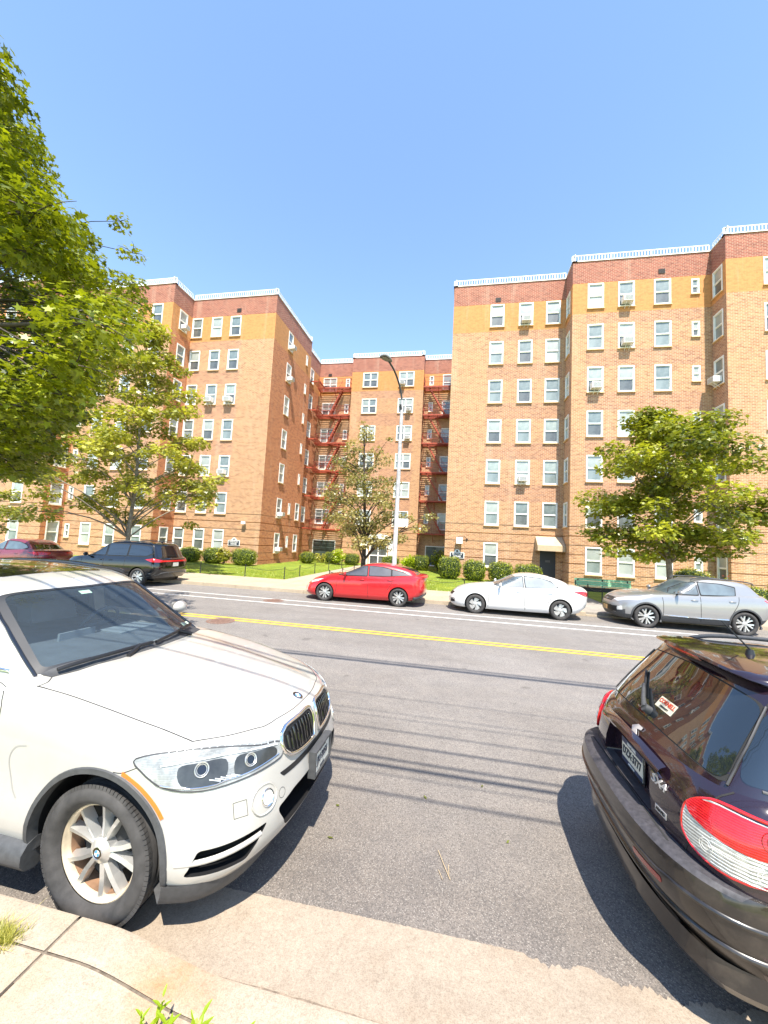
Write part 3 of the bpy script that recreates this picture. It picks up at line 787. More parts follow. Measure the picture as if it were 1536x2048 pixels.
def pframe(n):
    n = Vector(n).normalized(); u = Vector((0, 0, 1)).cross(n)
    u = u.normalized() if u.length > .05 else Vector((0, 1, 0)); return u, n.cross(u), n
def patch(bvh, pts, n, name, mat, parent, off=.003, step=.05, skirt=.006, tree_off=0):
    u, v, n = pframe(n); P2 = []; P = [Vector(p) for p in pts]; k = len(P)
    for i in range(k):
        a, b = P[i], P[(i+1) % k]; m = max(1, int((b-a).length/step))
        for j in range(m):
            p = a+(b-a)*(j/m); P2.append(Vector((p.dot(u), p.dot(v))))
    nb = len(P2); us = [p.x for p in P2]; vv = [p.y for p in P2]
    def inside(x, y):
        c = False; j = nb-1
        for i in range(nb):
            if (P2[i].y > y) != (P2[j].y > y) and x < (P2[j].x-P2[i].x)*(y-P2[i].y)/(P2[j].y-P2[i].y)+P2[i].x: c = not c
            j = i
        return c
    G = []
    for x in np.arange(min(us)+step*.5, max(us), step):
        for y in np.arange(min(vv)+step*.5, max(vv), step):
            if inside(x, y) and min((p.x-x)**2+(p.y-y)**2 for p in P2) > (step*.45)**2: G.append(Vector((x, y)))
    vo, eo, fo, *_ = delaunay_2d_cdt(P2+G, [(i, (i+1) % nb) for i in range(nb)], [], 1, 1e-5)
    dref = P[0].dot(n); V = []
    N = []
    for p in vo:
        o = u*p.x+v*p.y+n*(dref+1.6)
        loc, nn, _, dist = bvh.ray_cast(o, -n)
        if loc is None or (dist > 2.6): loc, nn, _, _ = bvh.find_nearest(u*p.x+v*p.y+n*dref)
        if nn.dot(n) < 0: nn = -nn
        V.append(loc+nn*off); N.append(nn)
    F = [tuple(f) for f in fo]; F = [f if (V[f[1]]-V[f[0]]).cross(V[f[2]]-V[f[0]]).dot(n) > 0 else f[::-1] for f in F]
    if skirt:
        cnt = {}
        for f in F:
            for i in range(len(f)):
                e = (f[i], f[(i+1) % len(f)]); cnt[e] = cnt.get(e, 0)+1
        bd = [e for e in cnt if (e[1], e[0]) not in cnt]; mp = {}
        for e in bd:
            for i in e:
                if i not in mp: mp[i] = len(V); V.append(V[i]-N[i]*(skirt+off))
            F.append((e[1], e[0], mp[e[0]], mp[e[1]]))
    me = bpy.data.meshes.new(name); me.from_pydata(V, [], F); me.materials.append(mat)
    return finish(name, me, parent, 40)
def seam(bvh, pts, name, mat, parent, w=.005, off=.0015, sub=6):
    b = MB(); P = crom(pts, sub); Q = []
    for p in P:
        loc, nn, _, _ = bvh.find_nearest(p); Q.append((loc+nn*off, nn))
    for i in range(len(Q)-1):
        (a, na), (c, nc) = Q[i], Q[i+1]; t = (c-a)
        if t.length < 1e-5: continue
        t.normalize(); sa, s2 = na.cross(t)*w/2, nc.cross(t)*w/2
        b.face([a-sa, c-s2, c+s2, a+sa])
    return b.build(name, mat, parent, smooth=60, weld=True)
def ribs(bvh, pts, name, mat, parent, r=.006, off=.0, sub=6, n=6, closed=False):
    P = crom(pts, sub, closed); Q = []
    for p in P:
        loc, nn, _, _ = bvh.find_nearest(p); Q.append(loc+nn*off)
    if closed: Q.append(Q[0])
    b = MB(); b.tube(Q, r, n); return b.build(name, mat, parent, smooth=60)
def snap(bvh, p, off=0):
    loc, nn, _, _ = bvh.find_nearest(Vector(p)); return loc+nn*off, nn
def cut_arches(body, axles, Rw, Ra, W, zc=None, depth=.30):
    for x in axles:
        for sg in (1, -1):
            b = MB(); b.lathe([(0, sg*(W-depth)), (Ra, sg*(W-depth)), (Ra, sg*(W+.3)), (0, sg*(W+.3))], 'y', 48, c=(x, 0, zc or Rw))
            c = b.build('cut', M['black'], weld=True); boolean(body, c)
def paint_faces(o, fn):
    for p in o.data.polygons:
        m = fn(p.center, p.normal)
        if m is not None: p.material_index = m
M['rubber'] = simple('tyre_rubber', (.045, .042, .040), .85, var=.35, scale=14, bump=.15)
M['alloy'] = simple('silver_alloy', (.62, .62, .60), .32, metal=.75, var=.08, scale=18)
M['alloy_dusty'] = simple('dusty_alloy', (.55, .46, .33), .5, metal=.35, var=.25, scale=9)
M['chrome'] = simple('chrome', (.82, .82, .82), .08, metal=1)
M['plastic'] = simple('grey_plastic_trim', (.055, .056, .058), .6, var=.2, scale=30)
M['blackgloss'] = simple('gloss_black', (.008, .008, .009), .08, coat=1)
M['brake'] = simple('brake_iron', (.10, .07, .05), .6, metal=.4, var=.4, scale=20)
M['gap'] = simple('panel_gap', (.02, .02, .02), .9); M['rust_dust'] = simple('brake_dust_barrel', (.20, .11, .06), .8, var=.4, scale=12)
M['glass_far'] = glassmat('tinted_car_glass', (.035, .05, .06), (.10, .14, .16), 1.5, .02, .9)
M['glass_black'] = simple('privacy_glass', (.006, .007, .009), .03, coat=1, spec=.9)
M['red_lens'] = simple('red_lamp_lens', (.55, .012, .015), .12, coat=1, var=.25, scale=25)
M['clear_lens'] = simple('clear_lamp_lens', (.72, .73, .70), .12, coat=1, var=.15, scale=60, metal=.3)
M['amber'] = simple('orange_marker', (.85, .16, .01), .25, coat=1)
def tyre_rim(t, x, y, Rw, Rr, wd, sg, style, rimmat, side=1, det=True, steer=0):
    """wheel at (x,y) local: barrel > tyre, spokes, cap. sg=+1 when the outer face looks to +y"""
    n = 48 if det else 28
    b = MB(); h = wd/2
    b.lathe([(.05, -h*.3), (Rr*.93, -h*.3), (Rr*.945, h*.30), (Rr*.97, h*.58), (Rr*1.0, h*.64), (Rr*1.03, h*.62), (Rr*1.04, -h*.9)], 'y', n, mats=[1, 2 if det else 1, 0, 0, 0, 0])
    b.lathe([(0, h*.12), (Rr*.62, h*.12), (Rr*.62, -h*.1)], 'y', n, 1)
    rim = b.build('wheel', [rimmat, M['gap'], M['rust_dust']], t, smooth=40)
    b = MB()
    prof = [(Rr*1.03, -h*.9), (Rr*1.06, -h), (Rw*.90, -h), (Rw*.97, -h*.86), (Rw, -h*.6)]
    if det:
        for q in (-.42, -.08, .28): prof += [(Rw, h*(q-.09)), (Rw-.009, h*(q-.06)), (Rw-.009, h*(q+.06)), (Rw, h*(q+.09))]
    prof += [(Rw, h*.6), (Rw*.985, h*.8), (Rw*.955, h*.93), (Rw*.90, h*1.0), (Rw*.84, h*1.03), (Rr*1.12, h*.95), (Rr*1.05, h*.78), (Rr*1.02, h*.66)]
    b.lathe(prof, 'y', n*2 if det else n)
    if det:     # shoulder blocks
        for k in range(90):
            a = 2*math.pi*k/90; c, s_ = math.cos(a), math.sin(a)
            for (q, ll) in ((.74, .30), (-.74, .30)):
                Mx = Matrix.Translation((c*Rw*.979, h*q, s_*Rw*.979)) @ Matrix.Rotation(-a, 4, 'Y') @ Matrix.Rotation(-.22*math.copysign(1, q), 4, 'Z')
                b.box((0, 0, 0), (.022, h*ll, .0215), 0, Mx)
    ty = b.build('tyre', M['rubber'], rim, smooth=35)
    b = MB()
    def blade(a, r0, r1, w0, w1, d0, d1, tw=0, m=0, y0=.55):
        """raised spoke: ridge section between r0 and r1 at angle a; tw = angular drift"""
        P = []
        for (r, w_, d, aa) in ((r0, w0, d0, a), ((r0+r1)/2, (w0+w1)/2, (d0+d1)/2, a+tw/2), (r1, w1, d1, a+tw)):
            c, s_ = math.cos(aa), math.sin(aa); X = Vector((c, 0, s_)); T = Vector((-s_, 0, c))
            P.append([X*r-T*w_/2+Vector((0, h*y0-d-.02, 0)), X*r-T*w_*.36+Vector((0, h*y0-d*.2, 0)), X*r+T*w_*.22+Vector((0, h*y0, 0)), X*r+T*w_/2+Vector((0, h*y0-d-.02, 0))])
        for i in range(2):
            for j in range(3): b.face([P[i][j], P[i][j+1], P[i+1][j+1], P[i+1][j]], m)
    if style == 'twin5':
        for k in range(5):
            a = math.pi/2+.25+2*math.pi*k/5
            blade(a-.15, .05, Rr*.98, .036, .046, .045, .03, -.13, y0=.50); blade(a+.15, .05, Rr*.98, .036, .046, .045, .03, .13, y0=.50)
    elif style == 'split7':
        for k in range(6):
            a = .3+2*math.pi*k/6; blade(a-.07, .05, Rr*.97, .045, .07, .02, .02, -.16); blade(a+.07, .05, Rr*.97, .045, .07, .02, .02, .16)
    elif style == 'petal':
        for k in range(10):
            a = 2*math.pi*k/10+(.06 if k % 2 else -.06); blade(a, .045, Rr*.95, .04, .085, .02, .02, 0)
    elif style == 'cover':
        for k in range(5):
            a = .2+2*math.pi*k/5; blade(a, .04, Rr*.97, .10, .15, .02, .02, .25)
            blade(a+.55, Rr*.45, Rr*.97, .03, .10, .02, .02, .1)
    elif style == 'plain5':
        for k in range(5):
            a = .2+2*math.pi*k/5; blade(a, .04, Rr*.97, .09, .07, .02, .02, 0)
    b.build('spokes', M['alloy'], rim, smooth=30)
    b = MB(); b.lathe([(0, h*.62), (.034, h*.62), (.038, h*.60), (.070, h*.48), (.072, h*.1)], 'y', 24)
    cap = b.build('hub', M['alloy'], rim, smooth=40)
    if det:
        for k in range(5):
            a = math.pi/2+2*math.pi*k/5; b = MB(); b.lathe([(0, h*.47), (.010, h*.47), (.010, h*.3)], 'y', 8, c=(math.cos(a)*.056, 0, math.sin(a)*.056)); b.build('bolt', M['brake'], rim)
    rim.location = (x, y, Rw); rim.rotation_euler = (0, 0, (0 if sg > 0 else math.pi)+steer)
    return rim
# ---------------------------------------------------------------- white SUV parked at the near kerb
M['white_car'] = paint('white_car_paint', (.41, .395, .36), .3, dust=.28, dustcol=(.36, .31, .25))
M['cabin'] = simple('cabin_trim', (.06, .07, .08), .7, var=.2, scale=8)
M['seat'] = simple('grey_seat_leather', (.16, .18, .20), .6, var=.1, scale=6)
def clearglass(name, tint, veil, veilcol, fres=1.45):
    t = NT(name); tr = t.new('ShaderNodeBsdfTransparent'); tr.inputs[0].default_value = (*tint, 1)
    gl = t.new('ShaderNodeBsdfGlossy'); gl.inputs['Roughness'].default_value = .02; gl.inputs[0].default_value = (1, 1, 1, 1)
    df = t.new('ShaderNodeBsdfDiffuse'); df.inputs[0].default_value = (*veilcol, 1)
    fr = t.new('ShaderNodeFresnel'); fr.inputs[0].default_value = fres
    m1 = t.new('ShaderNodeMixShader'); m1.inputs[0].default_value = veil; t.link(tr.outputs[0], m1.inputs[1]); t.link(df.outputs[0], m1.inputs[2])
    m2 = t.new('ShaderNodeMixShader'); t.link(fr.outputs[0], m2.inputs[0]); t.link(m1.outputs[0], m2.inputs[1]); t.link(gl.outputs[0], m2.inputs[2])
    t.link(m2.outputs[0], t.n['Material Output'].inputs['Surface']); return t.m
M['windscreen'] = clearglass('veiled_windscreen', (.78, .86, .90), .07, (.34, .42, .48), 1.33)  # blue-grey diffuse veil puts dust and a milky reflection into the glass
def white_suv():
    t = empty('parked_suv', (-1.93, 2.93, 0), 0, label='large white SUV parked at the near kerb, front wheel and bonnet close up', cat='suv')
    #        s    w    xf    xr     af   nf   ar   nr
    lv = [(0, .895, 0.835, -3.80, .55, 2.9, .4, 3), (.05, .935, 0.900, -3.88, .58, 2.9, .4, 3), (.12, .960, 0.940, -3.94, .60, 2.9, .42, 3), (.22, .972, 0.960, -3.97, .62, 2.85, .45, 3),
          (.34, .970, 0.960, -3.98, .64, 2.8, .45, 3), (.46, .964, 0.950, -3.98, .66, 2.75, .45, 3), (.56, .968, 0.935, -3.96, .70, 2.7, .45, 3), (.66, .972, 0.923, -3.95, .74, 2.65, .45, 3),
          (.74, .972, 0.915, -3.93, .78, 2.6, .45, 3), (.82, .962, 0.905, -3.92, .82, 2.5, .45, 3), (.89, .945, 0.893, -3.9, .86, 2.45, .45, 3), (.94, .925, 0.877, -3.88, .88, 2.4, .45, 3),
          (.975, .897, 0.857, -3.86, .90, 2.35, .45, 3), (.993, .868, 0.830, -3.84, .90, 2.3, .45, 3), (1, .835, 0.800, -3.8, .90, 2.3, .45, 3)]
    def bump(x, y):
        # two long bonnet creases and the raised centre
        if x < -.75: return 0
        f = min(1, (x+.75)/.3)*min(1, (.85-x)/.35)
        e = .50+.0*x-.10*(x)
        return f*(.026/(1+math.exp((abs(y)-e)*60)))
    P = dict(zb=[(.95, .30), (.5, .245), (0, .27), (-1.5, .30), (-3, .32), (-3.9, .40)], ze=[(.9, .965), (.75, .98), (.5, 1.01), (.2, 1.06), (-.1, 1.12), (-.45, 1.18), (-.8, 1.22), (-1.2, 1.23), (-2, 1.24), (-3, 1.27), (-3.9, 1.22)],
             crown=[(.9, .09), (.3, .07), (-.4, .045), (-.9, .035), (-4, .04)], lv=lv, bump=bump, wx=[(.9, .985), (0, 1.0), (-.6, .985), (-2.3, .985), (-3, 1.0), (-3.9, .97)])
    body = shell(P, dx=.05, arc=30, cols=30)
    gl = [(0, .86, -.30, -3.86, .42, 2.3, .35, 3), (.12, .852, -.41, -3.84, .42, 2.3, .35, 3), (.3, .826, -.575, -3.78, .42, 2.35, .35, 3), (.5, .785, -.775, -3.70, .42, 2.4, .35, 3), (.7, .748, -.985, -3.60, .42, 2.5, .35, 3),
          (.84, .72, -1.14, -3.53, .42, 2.6, .35, 3), (.92, .70, -1.24, -3.5, .42, 2.7, .35, 3), (.97, .675, -1.32, -3.48, .42, 2.7, .35, 3), (1, .635, -1.39, -3.44, .42, 2.7, .35, 3)]
    G = dict(zb=[(0, 1.08)], ze=[(-.7, 1.695), (-1.35, 1.735), (-1.8, 1.775), (-2.4, 1.80), (-3.0, 1.785), (-3.5, 1.71)], crown=[(-1.4, .05), (-1.8, .065), (-3.4, .06)], lv=gl)
    house = shell(G, 'cabin', dx=.06, arc=22, cols=22)
    B0 = bvh_of(body); B1 = bvh_of(house); BA = bvh_of(body, house)
    # hollow the cabin and open the windows
    G2 = dict(G); G2['zb'] = [(0, 1.0)]; inner = shell(G2, 'cut', dx=.1, arc=14, cols=14, grow=.05)
    boolean(house, inner)
    ws = roundpoly([(-.70, -.79, 1.265), (-.575, -.4, 1.255), (-.545, 0, 1.25), (-.575, .4, 1.255), (-.70, .79, 1.265), (-1.34, .645, 1.695), (-1.25, .3, 1.74), (-1.23, 0, 1.745), (-1.25, -.3, 1.74), (-1.34, -.645, 1.695)], [.05, 0, 0, 0, .05, .06, 0, 0, 0, .06])
    wn_ = Vector((.62, 0, .78))
    def prism(pts, n, d0, d1):
        n = Vector(n).normalized(); b = MB(); A = [Vector(p)+n*d1 for p in pts]; Bq = [Vector(p)-n*d0 for p in pts]; k = len(A)
        b.face(A); b.face(Bq[::-1])
        for i in range(k): b.face([A[(i+1) % k], A[i], Bq[i], Bq[(i+1) % k]])
        return b.build('cut', M['black'], weld=True)
    boolean(house, prism(ws, wn_, .22, .3))
    side1 = roundpoly([(-.98, 0, 1.285), (-1.95, 0, 1.30), (-1.93, 0, 1.69), (-1.55, 0, 1.66), (-1.24, 0, 1.50)], [.03, .02, .02, .08, .2])
    side2 = roundpoly([(-2.02, 0, 1.30), (-2.85, 0, 1.315), (-2.85, 0, 1.69), (-2.00, 0, 1.70)], .03)
    side3 = roundpoly([(-2.92, 0, 1.315), (-3.42, 0, 1.35), (-3.28, 0, 1.61), (-2.92, 0, 1.655)], .05)
    for s_ in (side1, side2, side3):
        boolean(house, prism([(p[0], 1.2, p[2]) for p in s_], (0, 1, 0), 2.4, .1))
    rear = roundpoly([(-3.9, -.62, 1.30), (-3.9, .62, 1.30), (-3.6, .55, 1.58), (-3.6, -.55, 1.58)], .05)
    boolean(house, prism(rear, (-1, 0, 0), .3, .4))
    for o, nm in ((body, 'body'), (house, 'cabin')):
        o.data.materials.clear(); [o.data.materials.append(m) for m in (M['white_car'], M['black'], M['cabin'])]; o.parent = t
    # openings of the front bumper
    lowgr = roundpoly([(.9, -.62, .50), (.9, -.40, .435), (.9, .40, .435), (.9, .62, .50), (.9, .50, .345), (.9, -.50, .345)], .03)
    cutp = []
    cutp.append((roundpoly([(1, -.56, .54), (1, -.38, .575), (1, .38, .575), (1, .56, .54), (1, .46, .385), (1, -.46, .385)], .04), (1, 0, 0), .28))
    body_m = body
    for (pp, n, dd) in cutp: boolean(body, prism(pp, n, dd, .3))
    # side air intakes, angled into the corners
    for sg in (1, -1):
        ia = [(.86, sg*.62, .515), (.60, sg*.90, .50), (.52, sg*.91, .375), (.78, sg*.72, .375)]
        boolean(body, prism(roundpoly(ia, .02), (.78, sg*.62, 0), .07, .3))
    cut_arches(body, (0, -2.933), .375, .445, .97, .385, .34)
    def fm(c, n):
        for ax in (0, -2.933):
            r = math.hypot(c.x-ax, c.z-.385)
            if r < .448 and abs(c.y) < .99 and (abs(n.y) > .9 and abs(c.y) < .70 or r > .43 and abs(n.y) < .5): return 1
        if c.x > .55 and c.z < .6 and (abs(c.y) < .6 and (n.x > .9 and c.x < .78 or abs(n.x) < .12 and c.x < .88 and c.z > .36)): return 1
        if c.z > 1.1 and c.x < -.66 and abs(c.y) < .72 and n.z > .7: return 2
        return None
    paint_faces(body, fm)
    for sg in (1, -1):
        pass
    for o in (body, house):
        o.data.polygons.foreach_set('use_smooth', [True]*len(o.data.polygons)); o.data.set_sharp_from_angle(angle=R(32))
    paint_faces(house, lambda c, n: 2 if (house_inner(c, n)) else None)
    # glass
    patch(B1, ws, wn_, 'windscreen', M['windscreen'], t, off=-.004, step=.07, skirt=0)
    # black frit band round the screen: thin frame strips
    def band(a, b_, w_):
        pass
    fr = [Vector(p) for p in ws]; cen = sum(fr, Vector())/len(fr)
    inn = [cen+(p-cen)*.93 for p in fr]
    for i in range(len(fr)): j = (i+1) % len(fr)
    mb = MB(); k = len(fr)
    for i in range(k):
        j = (i+1) % k; m = max(1, int((fr[j]-fr[i]).length/.06))
        for q in range(m):
            a0, a1 = fr[i].lerp(fr[j], q/m), fr[i].lerp(fr[j], (q+1)/m); b0, b1 = inn[i].lerp(inn[j], q/m), inn[i].lerp(inn[j], (q+1)/m)
            pts = []
            for p in (a0, a1, b1, b0):
                loc = B1.ray_cast(p+wn_*1.5, -wn_)[0] or p; pts.append(loc-wn_*.0015)
            mb.face(pts)
    mb.build('windscreen_border', simple('glass_border', (.018, .02, .024), .45), t, weld=True, smooth=60)
    for sg in (1, -1):
        for s_ in (side1, side2, side3):
            patch(B1, [(p[0], sg*.8, p[2]) for p in s_], (0, sg, 0), 'side_window', M['glass_black'] if s_ is not side1 else M['windscreen'], t, off=-.004, step=.09, skirt=0)
    patch(B1, rear, (-1, 0, 0), 'rear_window', M['glass_black'], t, off=-.004, step=.1, skirt=0)
    # inside: dash, wheel, seats, mirror
    b = MB(); ds = [(-.62, 1.20), (-.80, 1.215), (-1.20, 1.205), (-1.32, 1.15), (-1.34, .95)]
    for i in range(len(ds)-1):
        b.face([(ds[i][0], -.74, ds[i][1]), (ds[i+1][0], -.74, ds[i+1][1]), (ds[i+1][0], .74, ds[i+1][1]), (ds[i][0], .74, ds[i][1])])
    b.box((-1.16, .38, 1.235), (.26, .42, .06)); b.box((-1.26, -.05, 1.26), (.02, .32, .11))
    b.build('dashboard', simple('dash_grey', (.14, .165, .18), .6, var=.1, scale=10), t, smooth=50)
    b = MB(); sw = Vector((-1.50, .38, 1.27)); ax = Vector((-.85, 0, .5)).normalized(); e1 = Vector((0, 1, 0)); e2 = ax.cross(e1)
    ring = [sw+(e1*math.cos(a)+e2*math.sin(a))*.185 for a in np.linspace(0, 2*math.pi, 33)]
    b.tube(ring, .017, 8, cap=False); b.tube([sw-e1*.18, sw, sw+e1*.18], [.012, .04, .012], 8); b.tube([sw, sw-e2*.18], .014, 8)
    b.build('steering_wheel', M['cabin'], t, smooth=60)
    for yy in (-.38, .38):
        b = MB()
        for k, (z0, z1, w_, th, xx) in enumerate(((.85, 1.45, .50, .16, -2.05), (1.48, 1.67, .27, .10, -2.17))):
            prof = roundpoly([(xx+.08, yy-w_/2, z0), (xx+.08, yy+w_/2, z0), (xx-.10, yy+w_/2*.86, z1), (xx-.10, yy-w_/2*.86, z1)], .07)
            A = [p+Vector((th/2, 0, 0)) for p in prof]; Bq = [p-Vector((th/2, 0, 0)) for p in prof]; n_ = len(A)
            b.face(A); b.face(Bq[::-1])
            for i in range(n_): j = (i+1) % n_; b.face([A[j], A[i], Bq[i], Bq[j]])
        b.box((-1.75, yy, 1.17), (.5, .48, .12))
        b.build('seat', M['seat'], t, smooth=50)
    b = MB(); b.box((-1.38, .0, 1.665), (.10, .12, .07)); b.box((-1.45, .0, 1.61), (.03, .25, .07)); b.build('rear_view_mirror', M['cabin'], t)
    # inspection stickers
    for (y, z, w_, h_) in ((-.06, 1.665, .10, .045), (.66, 1.29, .09, .05)):
        c, n = snap(B1, (-1.2 if y < .3 else -.75, y, z)); u = Vector((0, 1, 0)); v = n.cross(u)
        b = MB(); b.face([c-u*w_/2-v*h_/2-n*.012, c+u*w_/2-v*h_/2-n*.012, c+u*w_/2+v*h_/2-n*.012, c-u*w_/2+v*h_/2-n*.012])
        b.build('sticker', simple('inspection_sticker', (.55, .70, .50), .6), t)
    # wipers
    for pts in (((-.64, -.72, 1.26), (-.565, -.40, 1.275), (-.53, -.03, 1.275)), ((-.53, .0, 1.262), (-.57, .28, 1.28), (-.66, .60, 1.29))):
        ribs(B1, pts, 'wiper', M['black'], t, .014, .038)
    ribs(B1, ((-.50, -.30, 1.24), (-.55, -.15, 1.27)), 'wiper_arm', M['black'], t, .017, .036); ribs(B1, ((-.53, .45, 1.24), (-.59, .33, 1.275)), 'wiper_arm', M['black'], t, .017, .036)
    # cowl
    patch(BA, [(-.635, -.75, 1.25), (-.515, -.35, 1.25), (-.485, 0, 1.25), (-.515, .35, 1.25), (-.635, .75, 1.25), (-.72, .76, 1.25), (-.60, .35, 1.25), (-.57, 0, 1.25), (-.60, -.35, 1.25), (-.72, -.76, 1.25)], (.25, 0, 1), 'cowl', M['plastic'], t, off=.004)
    # roof glass and rails
    patch(B1, roundpoly([(-1.60, -.46, 1.8), (-1.60, .46, 1.8), (-3.0, .46, 1.8), (-3.0, -.46, 1.8)], .06), (0, 0, 1), 'sunroof', M['blackgloss'], t, off=.004, step=.1)
    for sg in (1, -1):
        ribs(B1, [(-1.55, sg*.675, 1.75), (-2.2, sg*.67, 1.80), (-2.8, sg*.67, 1.80), (-3.35, sg*.655, 1.76)], 'roof_rail', M['blackgloss'], t, .018, .03)
        ribs(B1, [(-.71, sg*.81, 1.25), (-1.04, sg*.755, 1.49), (-1.36, sg*.685, 1.73)], 'pillar_edge', M['blackgloss'], t, .012, .002)
    # kidney grilles
    for sg in (1, -1):
        kp = crom([(.86, sg*.045, .925), (.85, sg*.22, .938), (.82, sg*.375, .922), (.80, sg*.432, .862), (.82, sg*.41, .785), (.85, sg*.30, .748), (.88, sg*.10, .738), (.88, sg*.045, .765)], 5, True)
        g = patch(B0, kp, (1, 0, 0), 'kidney_grille', M['black'], t, off=.004, step=.05)
        loc = [Vector(p) for p in kp]
        ribs(B0, [kp[i] for i in range(0, len(kp), 2)], 'chrome_surround', M['chrome'], g, .014, .010, 3, 8, True)
        for k in range(9):
            y = sg*(.085+k*.038); top = curve([(.0, .908), (.25, .918), (.37, .90), (.43, .87)])(abs(y)); bot = curve([(0, .765), (.3, .77), (.43, .83)])(abs(y))
            ribs(B0, [(.86, y, bot), (.86, y, (bot+top)/2), (.86, y, top)], 'slat', M['blackgloss'], g, .009, .010, 3)
    # slot below the grilles
    patch(B0, roundpoly([(.9, -.50, .715), (.9, -.3, .712), (.9, .3, .712), (.9, .50, .715), (.9, .47, .685), (.9, .3, .68), (.9, -.3, .68), (.9, -.47, .685)], .01), (1, 0, 0), 'grille_slot', M['black'], t, off=.003, step=.04)
    # bonnet badge
    c, n = snap(B0, (.78, 0, 1.04)); badge(t, c, n, .041)
    # headlights
    for sg in (1, -1):
        hp = crom([(.86, sg*.455, .885), (.78, sg*.60, .925), (.62, sg*.74, .955), (.44, sg*.86, .965), (.22, sg*.955, .935), (.27, sg*.955, .875), (.40, sg*.93, .805), (.58, sg*.86, .775), (.76, sg*.70, .785), (.86, sg*.54, .80), (.89, sg*.465, .82)], 4, True)
        n = (.74, sg*.67, .12)
        h = patch(B0, hp, n, 'headlight', M['facet'], t, off=.006, step=.035)
        for nm, pl_, mt in (('lamp_bowl', [(.84, sg*.52, .87), (.75, sg*.61, .885), (.66, sg*.685, .885), (.66, sg*.70, .80), (.76, sg*.64, .80), (.86, sg*.53, .825)], 'bowl'), ('lamp_bowl', [(.62, sg*.73, .89), (.50, sg*.81, .895), (.42, sg*.87, .885), (.45, sg*.885, .81), (.55, sg*.845, .795), (.63, sg*.76, .80)], 'bowl')):
            patch(B0, crom(pl_, 4, True), n, nm, M[mt], h, off=.0085, step=.03, skirt=0)
        for (x, y, z, r) in ((.73, .645, .845, .034), (.535, .815, .848, .036)):
            c, nn = snap(B0, (x, sg*y, z), .010); u, v, nn = pframe(nn)
            b = MB()
            for rr, th in ((r, .0042), (r*.74, .0025)): b.tube([c+(u*math.cos(a)+v*math.sin(a))*rr for a in np.linspace(0, 2*math.pi, 25)], th, 6, cap=False)
            b.build('light_ring', M['alloy'], h, smooth=60)
            b = MB(); mx = frame(c+nn*.002, u, v); b.face([mx @ Vector((math.cos(a)*r*.62, math.sin(a)*r*.62, 0)) for a in np.linspace(0, 2*math.pi, 20)[:-1]]); b.build('projector', M['blackgloss'], h)
        for k in range(16):
            f = k/15; x0_, y0_, z0_ = .84-.50*f, .50+.41*f**.85, .905+.045*math.sin(f*2.2)
            ribs(B0, [(x0_, sg*y0_, z0_-.010), (x0_, sg*y0_, z0_+.012)], 'light_rib', M['clear_lens'], h, .0035, .008, 3, 5)
        ribs(B0, [(.86, sg*.49, .888), (.70, sg*.68, .905), (.54, sg*.82, .912), (.36, sg*.925, .90)], 'light_bar', M['white'], h, .005, .009)
        ribs(B0, [(.86, sg*.49, .825), (.74, sg*.69, .795), (.56, sg*.85, .787), (.38, sg*.93, .815)], 'lower_trim', M['chrome'], h, .004, .009)
        for k in range(5): ribs(B0, [(.66-.02*k, sg*(.735+.018*k), .80), (.70-.02*k, sg*(.70+.018*k), .78)], 'prism_rib', M['clear_lens'], h, .003, .008, 3, 5)
        ribs(B0, [hp[i] for i in range(0, len(hp), 4)], 'seal', simple('lamp_seal', (.05, .05, .055), .5), h, .0045, .004, 4, 6, True)
        # fog lamp in an oval dish, tow-eye lid, parking sensor
        c, nn = snap(B0, (.92, sg*.665, .66)); u, v, nn = pframe(nn)
        fpts = [c+u*math.cos(a)*.090+v*math.sin(a)*.078 for a in np.linspace(0, 2*math.pi, 25)[:-1]]
        f = patch(B0, fpts, nn, 'fog_light', M['white_car'], t, off=.004, step=.03)
        b = MB(); c2 = c-u*.018*sg+nn*.006; b.tube([c2+(u*math.cos(a)*.040+v*math.sin(a)*.044) for a in np.linspace(0, 2*math.pi, 21)], .006, 6, cap=False); b.build('chrome_ring', M['chrome'], f, smooth=60)
        b = MB(); b.face([c2+nn*.002+(u*math.cos(a)*.038+v*math.sin(a)*.042) for a in np.linspace(0, 2*math.pi, 21)[:-1]]); b.build('lens', M['clear_lens'], f)
        ribs(B0, fpts[::4], 'dish_edge', M['white_car'], f, .006, .003, 4, 6, True)
        q = [(.78, sg*.83, .70), (.85, sg*.775, .70), (.85, sg*.77, .62), (.78, sg*.825, .62)]
        seam(B0, q+[q[0]], 'lid_seam', M['gap'], t, .003, sub=1)
        c, nn = snap(B0, (.88, sg*.50, .60)); u, v, nn = pframe(nn)
        seam(B0, [c+(u*math.cos(a)+v*math.sin(a))*.028 for a in np.linspace(0, 2*math.pi, 17)], 'sensor', M['gap'], t, .0025, sub=1)
        # intake blade and marker
        ribs(B0, [(.50, sg*.90, .425), (.66, sg*.82, .44), (.84, sg*.66, .465)], 'intake_blade', M['white_car'], t, .015, -.012)
        patch(B0, [(.50+dx, sg*.96, z) for dx, z in ()] or [( -0.0+.452*math.sin(a)*r_, sg*.96, .385+.452*math.cos(a)*r_) for r_, aa in ((1.075, np.linspace(.32, 1.00, 10)), (1.12, np.linspace(1.00, .32, 10))) for a in aa], (0, sg, 0), 'side_marker', M['amber'], t, off=.004, step=.03)
    # lower valance
    b = MB()
    vp = [(x, y) for x, y in ((.44, -.955), (.62, -.885), (.74, -.74), (.80, -.55), (.825, -.3), (.83, 0), (.825, .3), (.80, .55), (.74, .74), (.62, .885), (.44, .955))]
    vp = [Vector((x, y, 0)) for x, y in vp]; vp = crom(vp, 4)
